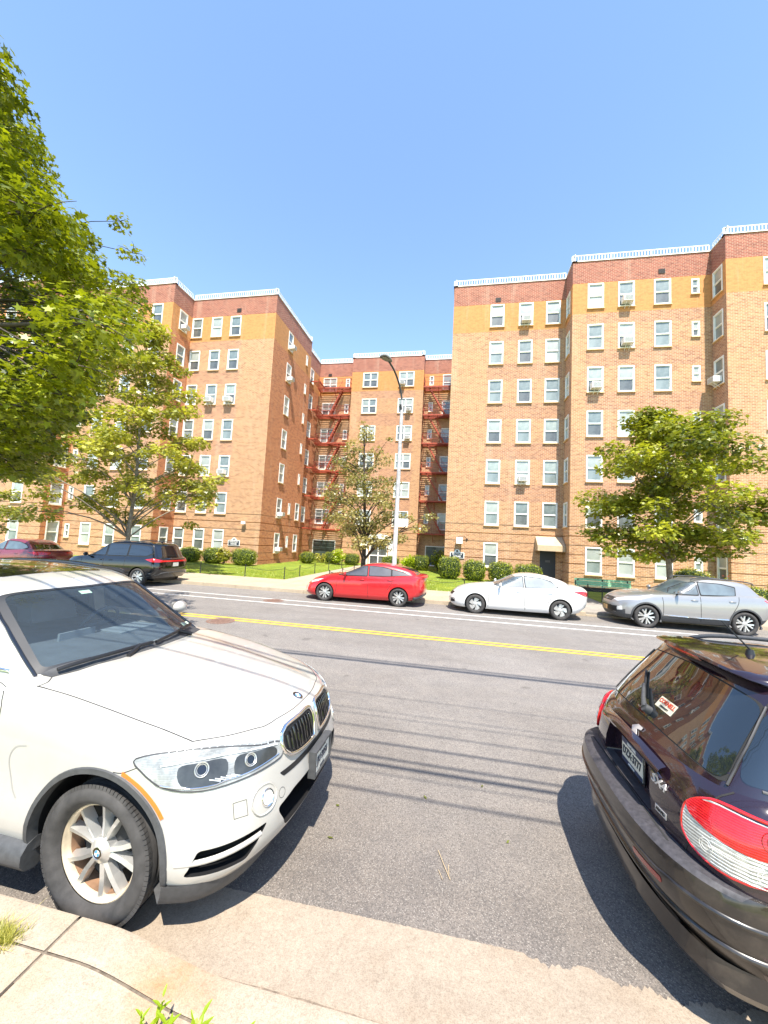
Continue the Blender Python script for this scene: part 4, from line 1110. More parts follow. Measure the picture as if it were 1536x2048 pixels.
    for i in range(len(vp)-1):
        a, c = vp[i], vp[i+1]
        f = lambda p, dz, k: Vector((p.x-k*.06, p.y*(1-k*.05), dz))
        for (z0, k0, z1, k1) in ((.33, -.3, .27, -.15), (.27, -.15, .215, .3), (.215, .3, .24, 2.5)):
            b.face([f(a, z0, k0), f(c, z0, k0), f(c, z1, k1), f(a, z1, k1)])
    b.build('front_valance', M['plastic'], t, weld=True, smooth=40)
    # wheel arch cladding and sills
    for ax in (0, -2.933):
        for sg in (1, -1):
            a0, a1 = (-1.74, 1.72)
            A = np.linspace(a0, a1, 40); r0, r1 = .444, .478
            pts = [(ax+r0*math.sin(a), sg*.97, .385+r0*math.cos(a)) for a in A]+[(ax+r1*math.sin(a)*1.0, sg*.97, .385+r1*math.cos(a)) for a in A[::-1]]
            b = MB()
            Q = []
            for (r, o_) in ((r1, .001), (r1-.004, .010), (r0, .012), (r0-.004, -.05)):
                row = []
                for a in A:
                    p = Vector((ax+max(r, .4455 if o_ > -.01 else r)*math.sin(a), sg*1.3, .385+max(r, .4455 if o_ > -.01 else r)*math.cos(a)))
                    loc, nn, _, _ = B0.ray_cast(p, Vector((0, -sg, 0)))
                    if loc is None: loc = Vector((p.x, sg*.94, p.z))
                    row.append(loc+Vector((0, sg*o_, 0)))
                Q.append(row)
            for i in range(3):
                for j in range(len(A)-1): b.face([Q[i][j], Q[i][j+1], Q[i+1][j+1], Q[i+1][j]])
            b.build('arch_cladding', M['plastic'], t, weld=True, smooth=50)
    for sg in (1, -1):
        b = MB(); b.tube([(-.44, sg*.90, .29), (-1.5, sg*.91, .30), (-2.5, sg*.90, .29)], [.09, .085, .09], 10); b.build('sill', M['plastic'], t, smooth=60)
        seam(B0, [(-.62, sg*.86, 1.20), (-.40, sg*.85, 1.17), (.0, sg*.84, 1.09), (.32, sg*.82, 1.03), (.46, sg*.81, 1.0)], 'bonnet_seam', M['gap'], t, .006)
        seam(B0, [(-.61, sg*.86, 1.20), (-.60, sg*.81, 1.24), (-.64, sg*.75, 1.26)], 'bonnet_seam', M['gap'], t, .006)
        seam(B0, [(.46, sg*.81, 1.0), (.60, sg*.67, .98), (.70, sg*.52, .955), (.74, sg*.44, .95), (.80, sg*.20, .962), (.81, 0, .965)], 'bonnet_seam', M['gap'], t, .005)
        seam(B0, [(-.80, sg*.97, 1.20), (-.755, sg*.97, 1.04), (-.76, sg*.97, .8), (-.80, sg*.97, .6), (-.80, sg*.97, .42)], 'door_seam', M['gap'], t, .006)
        seam(B0, [(-1.98, sg*.97, 1.22), (-1.97, sg*.97, .9), (-1.98, sg*.97, .42)], 'door_seam', M['gap'], t, .006)
        seam(B0, [(.25, sg*.97, .90), (.16, sg*.97, .86), (.10, sg*.97, .855)], 'bumper_seam', M['gap'], t, .004)
        seam(B0, [(-.80, sg*.93, 1.21), (-.92, sg*.9, 1.235)], 'fender_seam', M['gap'], t, .004)
        ribs(B1, [(-.88, sg*.84, 1.255), (-1.5, sg*.83, 1.265), (-2.3, sg*.83, 1.275), (-3.3, sg*.82, 1.30)], 'belt_trim', M['chrome'], t, .011, .004)
        b = MB()
        for x in (-1.75, -2.72): b.tube([(x, sg*.965, .98), (x-.02, sg*1.005, .985), (x-.20, sg*1.005, .985), (x-.22, sg*.965, .98)], .014, 8)
        b.build('door_handle', M['white_car'], t, smooth=60)
        # side vent crease behind the wheel, its shadow drawn as a grey line
        seam(B0, [(-.52, sg*.97, .90), (-.60, sg*.97, .88), (-.64, sg*.97, .80), (-.60, sg*.97, .66), (-.56, sg*.97, .60)], 'side_vent_shade', simple('vent_shadowline', (.30, .29, .27), .5), t, .008)
        b = MB()
        mpts = [(-1.02, .90, 1.22), (-1.02, 1.00, 1.24)]
        b.tube([(-1.08, sg*.86, 1.27), (-1.12, sg*.96, 1.31)], [.05, .035], 8)
        o = b.build('door_mirror', M['blackgloss'], t, smooth=60)
        me = bpy.data.meshes.new('mirror_shell'); bm = bmesh.new(); bmesh.ops.create_uvsphere(bm, u_segments=20, v_segments=14, radius=1); bm.to_mesh(me); bm.free()
        for v in me.vertices:
            p = v.co; v.co = Vector((-1.13+p.x*.07*(1 if p.x > 0 else .35), sg*(1.03+p.y*.10), 1.36+p.z*.068))
        me.materials.append(M['white_car']); finish('mirror_shell', me, o, 60)
        b = MB(); b.face([(-1.156, sg*(1.03-.095), 1.32), (-1.156, sg*(1.03+.095), 1.32), (-1.156, sg*(1.03+.09), 1.42), (-1.156, sg*(1.03-.09), 1.42)]); b.build('mirror_glass', M['chrome'], o)
        # tail lamps
        patch(B0, roundpoly([(-3.9, sg*.45, .98), (-3.85, sg*.75, .98), (-3.5, sg*.95, 1.02), (-3.5, sg*.95, 1.10), (-3.85, sg*.75, 1.12), (-3.9, sg*.45, 1.10)], .02), (-.7, sg*.7, 0), 'tail_light', M['red_lens'], t)
    # number plate in a deep black frame
    c = Vector((.995, .0, .60)); b = MB()
    X0 = .945
    b.box((X0+.0275, c.y, c.z+.082), (.055, .345, .014)); b.box((X0+.0275, c.y, c.z-.082), (.055, .345, .014)); b.box((X0+.0275, c.y-.166, c.z), (.055, .014, .15)); b.box((X0+.0275, c.y+.166, c.z), (.055, .014, .15)); b.box((X0+.015, c.y, c.z), (.03, .32, .15))
    fr_ = b.build('plate_holder', M['plastic'], t)
    plate(fr_, Vector((X0+.040, c.y, c.z)), (0, 1, 0), (0, 0, 1), 'JJU·2056')
    # wheels
    for x, st in ((0, -.05), (-2.933, 0)):
        for sg in (1, -1):
            wl_ = tyre_rim(t, x, sg*.835, .372, .256, .25, sg, 'twin5', M['alloy_dusty'], det=True, steer=st)
            badge(wl_, Vector((0, .25/2*.625, 0)), Vector((0, 1, 0)), .031)
    # underbody
    b = MB(); b.box((-1.47, 0, .28), (3.9, 1.1, .10)); b.build('underbody', M['black'], t)
    return t
def house_inner(c, n):
    # faces that look inwards
    q = Vector((c.x+2.3, c.y, c.z-1.3)); q = Vector((q.x*.25, q.y, q.z)); return q.dot(Vector((n.x*.25, n.y, n.z))) < -.02
def facetmat():
    t = NT('faceted_lamp_glass'); co = t.coords(); n = t.noise(co, 9, 3, .6); w1 = t.new('ShaderNodeTexWave', bands_direction='X'); w1.inputs['Scale'].default_value = 26; w1.inputs['Distortion'].default_value = 3; t.link(co, w1.inputs['Vector'])
    w2 = t.new('ShaderNodeTexWave', bands_direction='Z'); w2.inputs['Scale'].default_value = 30; w2.inputs['Distortion'].default_value = 2; t.link(co, w2.inputs['Vector'])
    f = t.math('ADD', t.math('MULTIPLY', n, .7), t.math('ADD', t.math('MULTIPLY', t.noise(co, 60, 4, .7), .26), t.math('MULTIPLY', w2.outputs['Fac'], .05)))
    t.set(Base_Color=t.ramp(f, [(.25, (.09, .095, .09)), (.5, (.27, .275, .265)), (.72, (.48, .485, .47))]), Roughness=.25, Metallic=.1, Coat_Weight=.5, Coat_Roughness=.03); t.bump(f, .4, .004); return t.m
M['facet'] = facetmat(); M['bowl'] = simple('lamp_bowl_dark', (.05, .052, .05), .2, metal=.2, var=.35, scale=14, coat=.3)
M['badge_blue'] = simple('badge_blue', (.03, .25, .55), .3, coat=1); M['badge_white'] = simple('badge_white', (.8, .82, .85), .3, coat=1)
def badge(parent, c, n, r):
    """round roundel: black ring, chrome rims, blue and white quarters"""
    u, v, n = pframe(n); b = MB()
    def disc(r0, r1, off, mfn, k=24):
        for i in range(k):
            a, e = 2*math.pi*i/k, 2*math.pi*(i+1)/k
            P = lambda r_, t_: c+n*off+(u*math.cos(t_)+v*math.sin(t_))*r_
            b.face([P(r0, a), P(r1, a), P(r1, e), P(r0, e)] if r0 > 0 else [P(0, a), P(r1, a), P(r1, e)], mfn(i/k))
    disc(r*.60, r*.95, .004, lambda t: 0); disc(0, r*.56, .0045, lambda t: 1 if int(t*4) % 2 == 0 else 2)
    for rr in (r, r*.58): b.tube([c+n*.004+(u*math.cos(a)+v*math.sin(a))*rr for a in np.linspace(0, 2*math.pi, 25)], r*.045, 5, mat=3, cap=False)
    for i in range(24):
        a, e = 2*math.pi*i/24, 2*math.pi*(i+1)/24; P = lambda o_, t_: c+n*o_+(u*math.cos(t_)+v*math.sin(t_))*r
        b.face([P(-.004, a), P(-.004, e), P(.004, e), P(.004, a)], 3)
    return b.build('emblem', [M['blackgloss'], M['badge_white'], M['badge_blue'], M['chrome']], parent)
M['plate'] = simple('plate_cream', (.66, .64, .56), .5, var=.05); M['plate_ink'] = simple('plate_ink', (.04, .045, .06), .6); M['plate_blue'] = simple('plate_navy', (.02, .035, .09), .5)
def plate(parent, c, x, y, txt, w_=.305, h_=.152, head='NEW YORK', foot='EMPIRE STATE', navy=False):
    F = frame(c, x, y); b = MB(); b.box((0, 0, 0), (w_, h_, .003), 0, F)
    if navy:
        b.box((0, h_/2-.017, .002), (w_, .034, .002), 1, F); b.box((0, -h_/2+.013, .002), (w_, .026, .002), 1, F)
    o = b.build('number_plate', [M['plate'], M['plate_blue']], parent)
    place_text(txt, .072, F @ Matrix.Translation((0, -.002, .0035)), M['plate_ink'], o, bold=.0012, sx=.86)
    place_text(head, .024, F @ Matrix.Translation((0, h_/2-.017, .0045)), M['white'] if navy else M['plate_ink'], o, bold=.0005)
    place_text(foot, .014, F @ Matrix.Translation((0, -h_/2+.013, .0045)), M['white'] if navy else M['plate_ink'], o)
    return o
white_suv()
# ---------------------------------------------------------------- dark hatchback, rear corner close up
M['dark_car'] = paint('black_plum_paint', (.011, .0035, .009), .12, flake=.2, dust=.02, dustcol=(.16, .12, .09))
M['dark_dusty'] = paint('dusty_black_bumper', (.012, .010, .010), .3, dust=.22, dustcol=(.24, .19, .14), coat=.5)
def mirror_glass(name, col):
    t = NT(name); t.set(Base_Color=col, Roughness=.02, Coat_Weight=1.0, Coat_Roughness=.0); t.p.inputs['Coat IOR'].default_value = 1.7
    return t.m
M['pillar_highlight'] = simple('pillar_highlight', (.045, .042, .042), .4)
M['step'] = simple('dusty_bumper_step', (.045, .042, .047), .6, var=.35, scale=40)
M['rear_glass'] = mirror_glass('tinted_rear_glass', (.010, .014, .018))
def hatch():
    t = empty('parked_hatchback', (4.33, 2.98, 0), 0, label='dark plum hatchback seen from its rear corner at the right edge', cat='hatchback')
    xr = [(0, -3.16), (.06, -3.22), (.14, -3.27), (.24, -3.31), (.34, -3.325), (.42, -3.325), (.47, -3.315), (.495, -3.285), (.50, -3.19), (.56, -3.19), (.66, -3.19), (.76, -3.175), (.86, -3.14), (.92, -3.105), (.96, -3.075), (.985, -3.04), (1, -3.0)]
    ws = {0: .82, .06: .85, .14: .868, .24: .876, .34: .877, .42: .877, .47: .876, .495: .872, .50: .862, .56: .866, .66: .868, .76: .864, .86: .848, .92: .828, .96: .805, .985: .78, 1: .75}
    lv = []
    for s, x in xr:
        lv.append((s, ws[s], curve([(0, .70), (.3, .82), (.6, .80), (1, .62)])(s), x, .8, 2.3, .44 if s < .5 else .34, 2.9 if s < .5 else 3.1))
    P = dict(zb=[(.85, .28), (0, .26), (-2.5, .27), (-3.3, .34)], ze=[(.8, .80), (.3, .93), (-.3, 1.0), (-.9, 1.03), (-2, 1.06), (-3, 1.12), (-3.2, 1.13)], crown=[(.8, .08), (-4, .04)], lv=lv, wx=[(.8, .97), (0, 1), (-2.5, 1), (-3.2, .985)])
    body = shell(P, dx=.06, arc=26, cols=22)
    gl = [(0, .775, -.65, -3.10, .4, 2.4, .30, 3.0), (.1, .765, -.75, -3.075, .4, 2.4, .30, 3.0), (.3, .74, -.98, -3.01, .4, 2.5, .30, 3), (.5, .71, -1.2, -2.935, .4, 2.5, .29, 3), (.7, .675, -1.42, -2.855, .4, 2.6, .28, 3), (.84, .648, -1.56, -2.80, .4, 2.6, .27, 3), (.92, .625, -1.62, -2.775, .4, 2.6, .26, 2.9), (.97, .60, -1.66, -2.75, .4, 2.6, .25, 2.8), (1, .565, -1.7, -2.71, .4, 2.6, .24, 2.7)]
    G = dict(zb=[(0, 1.06)], ze=[(-1.6, 1.53), (-2.1, 1.575), (-2.6, 1.575), (-2.9, 1.555)], crown=[(-1.5, .05), (-3, .055)], lv=gl)
    house = shell(G, 'roof', dx=.06, arc=20, cols=20)
    B0, B1, BA = bvh_of(body), bvh_of(house), bvh_of(body, house)
    def prism(pts, n, d0, d1):
        n = Vector(n).normalized(); b = MB(); A = [Vector(p)+n*d1 for p in pts]; Bq = [Vector(p)-n*d0 for p in pts]; k = len(A)
        b.face(A); b.face(Bq[::-1])
        for i in range(k): b.face([A[(i+1) % k], A[i], Bq[i], Bq[(i+1) % k]])
        return b.build('cut', M['black'], weld=True)
    cut_arches(body, (0, -2.5), .315, .355, .877, .32, .30)
    # number plate recess in the tailgate
    rec = roundpoly([(-3.17, -.30, 1.005), (-3.17, .30, 1.005), (-3.17, .36, .74), (-3.17, -.36, .74)], .03)
    boolean(body, prism(rec, (-1, 0, 0), .045, .3))
    for o in (body, house):
        o.data.materials.clear(); [o.data.materials.append(m) for m in (M['dark_car'], M['black'], M['dark_dusty'], M['step'])]; o.parent = t
        o.data.polygons.foreach_set('use_smooth', [True]*len(o.data.polygons)); o.data.set_sharp_from_angle(angle=R(34))
    paint_faces(body, lambda c, n: 1 if any(math.hypot(c.x-ax, c.z-.32) < .356 and (abs(n.y) > .9 and abs(c.y) < .6 or math.hypot(c.x-ax, c.z-.32) > .34 and abs(n.y) < .5) for ax in (0, -2.5)) else (3 if c.x < -3.0 and .60 < c.z < .79 and n.z > .5 else 2 if c.x < -2.95 and c.z < .72 else None))
    # tailgate glass with dark border
    rg = roundpoly([(-3.05, -.665, 1.125), (-3.06, -.35, 1.135), (-3.07, 0, 1.14), (-3.06, .35, 1.135), (-3.05, .665, 1.125), (-2.80, .565, 1.485), (-2.80, 0, 1.515), (-2.80, -.565, 1.485)], [.08, 0, 0, 0, .08, .07, 0, .07])
    nn = (-.88, 0, .42)
    patch(B1, rg, nn, 'rear_window', M['rear_glass'], t, off=.004, step=.06)
    cen = Vector((-2.95, 0, 1.32)); rg2 = [cen+(Vector(p)-cen)*1.035 for p in rg]
    patch(B1, rg2, nn, 'window_seal', M['gap'], t, off=.0015, step=.06)
    for sg in (1, -1):
        q = roundpoly([(-2.50, sg*.76, 1.125), (-2.965, sg*.735, 1.135), (-2.90, sg*.69, 1.30), (-2.78, sg*.65, 1.46), (-2.46, sg*.66, 1.46)], [.04, .05, .05, .08, .04])
        patch(B1, q, (-.42, sg*.9, .2), 'quarter_window', M['rear_glass'], t, off=.004, step=.05)
        r1 = roundpoly([(-1.78, sg*.8, 1.10), (-2.40, sg*.8, 1.12), (-2.38, sg*.8, 1.46), (-1.76, sg*.8, 1.47)], .05)
        r2 = roundpoly([(-.85, sg*.8, 1.09), (-1.70, sg*.8, 1.10), (-1.68, sg*.8, 1.47), (-1.5, sg*.8, 1.45)], .05)
        for r_ in (r1, r2): patch(B1, r_, (0, sg, .2), 'side_window', M['rear_glass'], t, off=.004, step=.08)
        seam(B1, [(-2.43, sg*.8, 1.12), (-2.42, sg*.75, 1.3), (-2.40, sg*.7, 1.48)], 'door_seam', M['gap'], t, .006)
        seam(B0, [(-2.30, sg*.87, 1.08), (-2.22, sg*.87, .9), (-2.10, sg*.87, .7)], 'door_seam', M['gap'], t, .006)
        seam(B0, [(-1.70, sg*.87, 1.05), (-1.68, sg*.87, .6), (-1.70, sg*.87, .3)], 'door_seam', M['gap'], t, .006)
        ribs(B1, [(-.9, sg*.79, 1.075), (-1.8, sg*.79, 1.09), (-2.6, sg*.78, 1.10), (-2.88, sg*.74, 1.12)], 'belt_trim', M['plastic'], t, .007, .002)
        ribs(B1, [(-3.035, sg*.71, 1.13), (-2.88, sg*.645, 1.33), (-2.775, sg*.59, 1.485)], 'pillar_edge', M['pillar_highlight'], t, .007, .006)  # added rib paints a highlight along the edge between glass and pillar
        # tailgate gaps
        seam(B0, [(-3.0, sg*.725, 1.12), (-3.07, sg*.70, 1.05), (-3.12, sg*.665, .92), (-3.13, sg*.64, .80), (-3.14, sg*.60, .68)], 'tailgate_seam', M['gap'], t, .009)
        seam(B1, [(-3.03, sg*.705, 1.12), (-2.87, sg*.64, 1.35), (-2.76, sg*.585, 1.50)], 'tailgate_seam', M['gap'], t, .009)
        # tail lamp wraps the corner
        n = (-.70, sg*.71, 0)
        tl = crom([(-3.12, sg*.635, .80), (-3.13, sg*.60, .86), (-3.12, sg*.61, .96), (-3.05, sg*.68, 1.015), (-2.93, sg*.79, 1.015), (-2.70, sg*.86, .985), (-2.58, sg*.87, .94), (-2.62, sg*.87, .88), (-2.80, sg*.86, .81), (-2.98, sg*.79, .768), (-3.07, sg*.70, .768)], 4, True)
        L_ = patch(B0, tl, n, 'tail_light', M['lamp_glass'], t, off=.011, step=.03, skirt=.01)
        ribs(B0, tl[::4], 'red_rim', M['red_lens'], L_, .008, .007, 4, 6, True)
        up = crom([(-3.115, sg*.63, .925), (-3.115, sg*.615, .968), (-3.05, sg*.68, 1.010), (-2.93, sg*.79, 1.011), (-2.70, sg*.86, .982), (-2.59, sg*.87, .940), (-2.72, sg*.865, .895), (-2.92, sg*.80, .885), (-3.04, sg*.71, .895)], 4, True)
        patch(B0, up, n, 'red_lens', M['red_lamp'], L_, off=.016, step=.025, skirt=0)
        for (x, y, z, r, m) in ((-2.90, .80, .945, .045, 'red_dark'), (-2.93, .80, .83, .040, 'clear_lens'), (-3.04, .70, .84, .030, 'clear_lens')):
            c, q = snap(B0, (x, sg*y, z), .0175); u, v, q = pframe(q)
            b = MB()
            for rr in (r, r*.6): b.tube([c+(u*math.cos(a)+v*math.sin(a))*rr for a in np.linspace(0, 2*math.pi, 21)], .0014, 5, cap=False)
            b.build('reflector_ring', M[m], L_, smooth=60)
        for k in range(7):
            z = .775+k*.016; ribs(B0, [(-3.05, sg*.72, z+.005), (-2.93, sg*.80, z), (-2.78, sg*.86, z+.005)], 'lens_ridge', M['clear_lens'], L_, .0022, .014, 4, 5)
        seam(B0, [(-2.66, sg*.87, .79), (-2.62, sg*.87, .70), (-2.70, sg*.87, .62), (-2.78, sg*.87, .52), (-2.80, sg*.87, .42)], 'bumper_seam', M['gap'], t, .005)
        rp = roundpoly([(-3.27, sg*.40, .575), (-3.20, sg*.60, .575), (-3.20, sg*.60, .545), (-3.27, sg*.40, .545)], .012)
        patch(B0, rp, (-1, sg*.3, 0), 'rear_reflector', simple('dark_red_reflector', (.22, .01, .01), .2, coat=1), t, off=.004, step=.03)
        ribs(B1, [(-1.3, sg*.60, 1.50), (-1.6, sg*.60, 1.53), (-2.2, sg*.60, 1.54), (-2.55, sg*.59, 1.53)], 'roof_rail_foot', M['blackgloss'], t, .01, .0)
        b = MB(); rp_ = crom([(-1.25, sg*.59, 1.50), (-1.40, sg*.60, 1.575), (-1.9, sg*.61, 1.60), (-2.35, sg*.605, 1.595), (-2.62, sg*.60, 1.52)], 5); b.tube(rp_, .016, 8); b.build('roof_rail', M['plastic'], t, smooth=60)
    # bumper: dusty step on top, ridge and lower insert
    ribs(B0, [(-2.85, -.87, .46), (-3.10, -.78, .475), (-3.24, -.5, .48), (-3.30, 0, .48), (-3.24, .5, .48), (-3.10, .78, .475), (-2.85, .87, .46)], 'bumper_ridge', M['dark_dusty'], t, .014, .002, 8)
    ribs(B0, [(-2.75, -.87, .575), (-3.10, -.80, .605), (-3.25, -.5, .61), (-3.30, 0, .61), (-3.25, .5, .61), (-3.10, .80, .605), (-2.75, .87, .585)], 'bumper_lip', M['dark_dusty'], t, .012, .0, 8)
    b = MB(); vp = crom([(-2.86, -.86, 0), (-3.10, -.76, 0), (-3.22, -.45, 0), (-3.25, 0, 0), (-3.22, .45, 0), (-3.10, .76, 0), (-2.86, .86, 0)], 6)
    f = lambda p, z, k: Vector((p.x+k*.05, p.y*(1-k*.05), z))
    for i in range(len(vp)-1):
        for (z0, k0, z1, k1) in ((.39, -.1, .30, -.35), (.30, -.35, .255, .2), (.255, .2, .27, 2)):
            b.face([f(vp[i], z0, k0), f(vp[i+1], z0, k0), f(vp[i+1], z1, k1), f(vp[i], z1, k1)])
    b.build('rear_valance', M['dark_dusty'], t, weld=True, smooth=40)
    # garnish above the plate
    b = MB(); gp = crom([(-3.155, -.42, .99), (-3.18, -.2, 1.02), (-3.185, 0, 1.025), (-3.18, .2, 1.02), (-3.155, .42, .99)], 6)
    for i in range(len(gp)-1):
        a, c = gp[i], gp[i+1]
        prof = ((.02, .035), (-.012, .02), (-.028, -.005), (-.015, -.03), (.03, -.03))
        for (p, q) in zip(prof[:-1], prof[1:]): b.face([a+Vector((p[0], 0, p[1])), c+Vector((p[0], 0, p[1])), c+Vector((q[0], 0, q[1])), a+Vector((q[0], 0, q[1]))])
    b.build('tailgate_garnish', M['dark_car'], t, weld=True, smooth=50)
    seam(B0, [(-3.2, -.60, .665), (-3.2, -.3, .66), (-3.2, 0, .66), (-3.2, .3, .66), (-3.2, .60, .665)], 'tailgate_seam', M['gap'], t, .012)
    # number plate, badges, sticker, wiper, high brake lamp, spoiler edge, aerial
    plt = MB(); F = frame((-3.135, 0, .86), (0, -1, 0), (0, 0, 1)); plt.box((0, 0, 0), (.34, .19, .006), 0, F); hold = plt.build('plate_holder', M['blackgloss'], t)
    plate(hold, F @ Vector((0, 0, .006)), (0, -1, 0), (0, 0, 1), 'DZX·3777', navy=True)
    def surf(y, z, off, roll=0):
        c, n = snap(BA, (-3.17, y, z), off); x = Vector((0, -1, 0)); x = (x-n*x.dot(n)).normalized(); return frame(c, x, n.cross(x))
    place_text('SX4', .062, surf(-.41, .93, .003), M['alloy_badge'], t, 'model_badge', depth=.003, bold=.001, sx=1.25)
    F = surf(-.45, .80, .003); b = MB(); b.box((0, 0, 0), (.095, .032, .004), 0, F); aw = b.build('drive_badge', M['alloy_badge'], t); place_text('AWD', .024, F @ Matrix.Translation((0, 0, .003)), M['black'], aw, bold=.0008, sx=1.3)
    # angular S-shaped emblem
    F = surf(0, 1.075, .004); b = MB(); S = [(p_*1.3, q_*1.3) for p_, q_ in ((-.035, .010), (.0, .036), (.040, .036), (.040, .020), (.010, .012), (.036, -.010), (0, -.036), (-.040, -.036), (-.040, -.020), (-.010, -.012))]
    b.face([F @ Vector((x, y, .006)) for x, y in S[::-1]])
    for i in range(len(S)): p, q = S[i], S[(i+1) % len(S)]; b.face([F @ Vector((p[0], p[1], .006)), F @ Vector((q[0], q[1], .006)), F @ Vector((q[0], q[1], 0)), F @ Vector((p[0], p[1], 0))])
    b.build('emblem', M['alloy_badge'], t)
    def gsurf(y, z, off):
        c, n = snap(B1, (-3.0, y, z), off); x = Vector((0, -1, 0)); x = (x-n*x.dot(n)).normalized(); return frame(c, x, n.cross(x))
    F = gsurf(-.10, 1.265, .0055); b = MB(); b.box((0, 0, 0), (.19, .075, .001), 0, F); st = b.build('window_sticker', simple('sticker_cream', (.60, .55, .42), .6), t)
    place_text('CORNELL', .040, F @ Matrix.Translation((0, .012, .0012)), simple('sticker_red', (.45, .05, .02), .6), st, bold=.0008); place_text('UNIVERSITY', .018, F @ Matrix.Translation((0, -.022, .0012)), M['sticker_ink'], st)
    b = MB(); c, n = snap(B1, (-3.06, 0, 1.19)); b.tube([c, c+n*.045], [.030, .026], 14)
    b.v += []; q1, _ = snap(B1, (-3.04, .09, 1.235), .035); q2, _ = snap(B1, (-3.0, .20, 1.30), .03); b.tube([c+n*.04, q1, q2], [.018, .014, .010], 8); b.build('wiper', M['plastic'], t, smooth=50)
    ribs(B1, [(-3.02, .12, 1.235), (-2.99, .22, 1.30), (-2.95, .34, 1.38)], 'wiper_blade', M['black'], t, .009, .014)
    b = MB(); sp = crom([(-2.66, -.56, 1.55), (-2.79, -.45, 1.577), (-2.86, 0, 1.607), (-2.79, .45, 1.577), (-2.66, .56, 1.55)], 8)
    for i in range(len(sp)-1):
        a, c = sp[i], sp[i+1]
        prof = ((.22, .028), (.06, .022), (.0, .012), (-.008, -.002), (.02, -.018), (.10, -.02))
        for (p, q) in zip(prof[:-1], prof[1:]): b.face([a+Vector((p[0], 0, p[1])), c+Vector((p[0], 0, p[1])), c+Vector((q[0], 0, q[1])), a+Vector((q[0], 0, q[1]))])
    so_ = b.build('roof_spoiler', M['dark_car'], t, weld=True, smooth=50)
    b = MB()
    for i in range(8): y0, y1 = -.20+i*.05, -.15+i*.05; xx = lambda y: -2.872+.10*(y/.45)**2; b.face([(xx(y0), y0, 1.593), (xx(y1), y1, 1.593), (xx(y1)+.012, y1, 1.613), (xx(y0)+.012, y0, 1.613)]); b.face([(xx(y0)+.02, y0, 1.575), (xx(y1)+.02, y1, 1.575), (xx(y1), y1, 1.593), (xx(y0), y0, 1.593)])
    b.build('high_brake_light', simple('brake_lamp_red', (.25, .008, .008), .15, coat=1), so_)
    seam(B1, [(-2.60, -.62, 1.5), (-2.66, -.4, 1.56), (-2.68, 0, 1.58), (-2.66, .4, 1.56), (-2.60, .62, 1.5)], 'tailgate_seam', M['gap'], t, .010)
    c, n = snap(B1, (-2.45, 0, 1.6)); b = MB(); b.tube([c, c+Vector((0, 0, .03))], [.026, .018], 12); b.tube([c+Vector((0, 0, .03)), c+Vector((-.16, 0, .20))], [.006, .003], 6); b.build('aerial', M['black'], t, smooth=50)
    for x in (0, -2.5):
        for sg in (1, -1): tyre_rim(t, x, sg*.765, .315, .21, .205, sg, 'plain5', M['alloy'], det=False)
    b = MB(); b.box((-1.3, 0, .26), (3.6, 1.1, .10)); b.build('underbody', M['black'], t)
    ws = [(-.80, -.66, 1.10), (-.66, 0, 1.08), (-.80, .66, 1.10), (-1.56, .54, 1.47), (-1.5, 0, 1.49), (-1.56, -.54, 1.47)]
    patch(B1, roundpoly(ws, .05), (.62, 0, .78), 'windscreen', M['rear_glass'], t, off=.003, step=.1)
    for sg in (1, -1): patch(B0, roundpoly([(.7, sg*.45, .68), (.3, sg*.78, .76), (.2, sg*.8, .68), (.65, sg*.55, .58)], .03), (.7, sg*.7, 0), 'headlight', M['clear_lens'], t)
    return t
M['alloy_badge'] = simple('badge_silver', (.62, .58, .56), .35, metal=.3)
M['sticker_ink'] = simple('sticker_black', (.03, .03, .03), .6)
def lensmat(name, c0, c1, sc_):
    t = NT(name); co = t.coords(); w_ = t.new('ShaderNodeTexWave', bands_direction='Z'); w_.inputs['Scale'].default_value = sc_; w_.inputs['Distortion'].default_value = 1.5; t.link(co, w_.inputs['Vector'])
    n = t.noise(co, 30, 4); f = t.math('ADD', t.math('MULTIPLY', w_.outputs['Fac'], .45), t.math('MULTIPLY', n, .6))
    t.set(Base_Color=t.ramp(f, [(.25, c0), (.75, c1)]), Roughness=.18, Metallic=.25, Coat_Weight=1, Coat_Roughness=.02); t.bump(f, .5, .004); return t.m
M['lamp_glass'] = lensmat('clear_ribbed_lens', (.30, .29, .26), (.78, .77, .72), 22)
M['red_lamp'] = lensmat('red_ribbed_lens', (.40, .004, .006), (.80, .02, .03), 30)
M['red_dark'] = simple('dark_red_rings', (.22, .004, .006), .2, coat=1)

hatch()
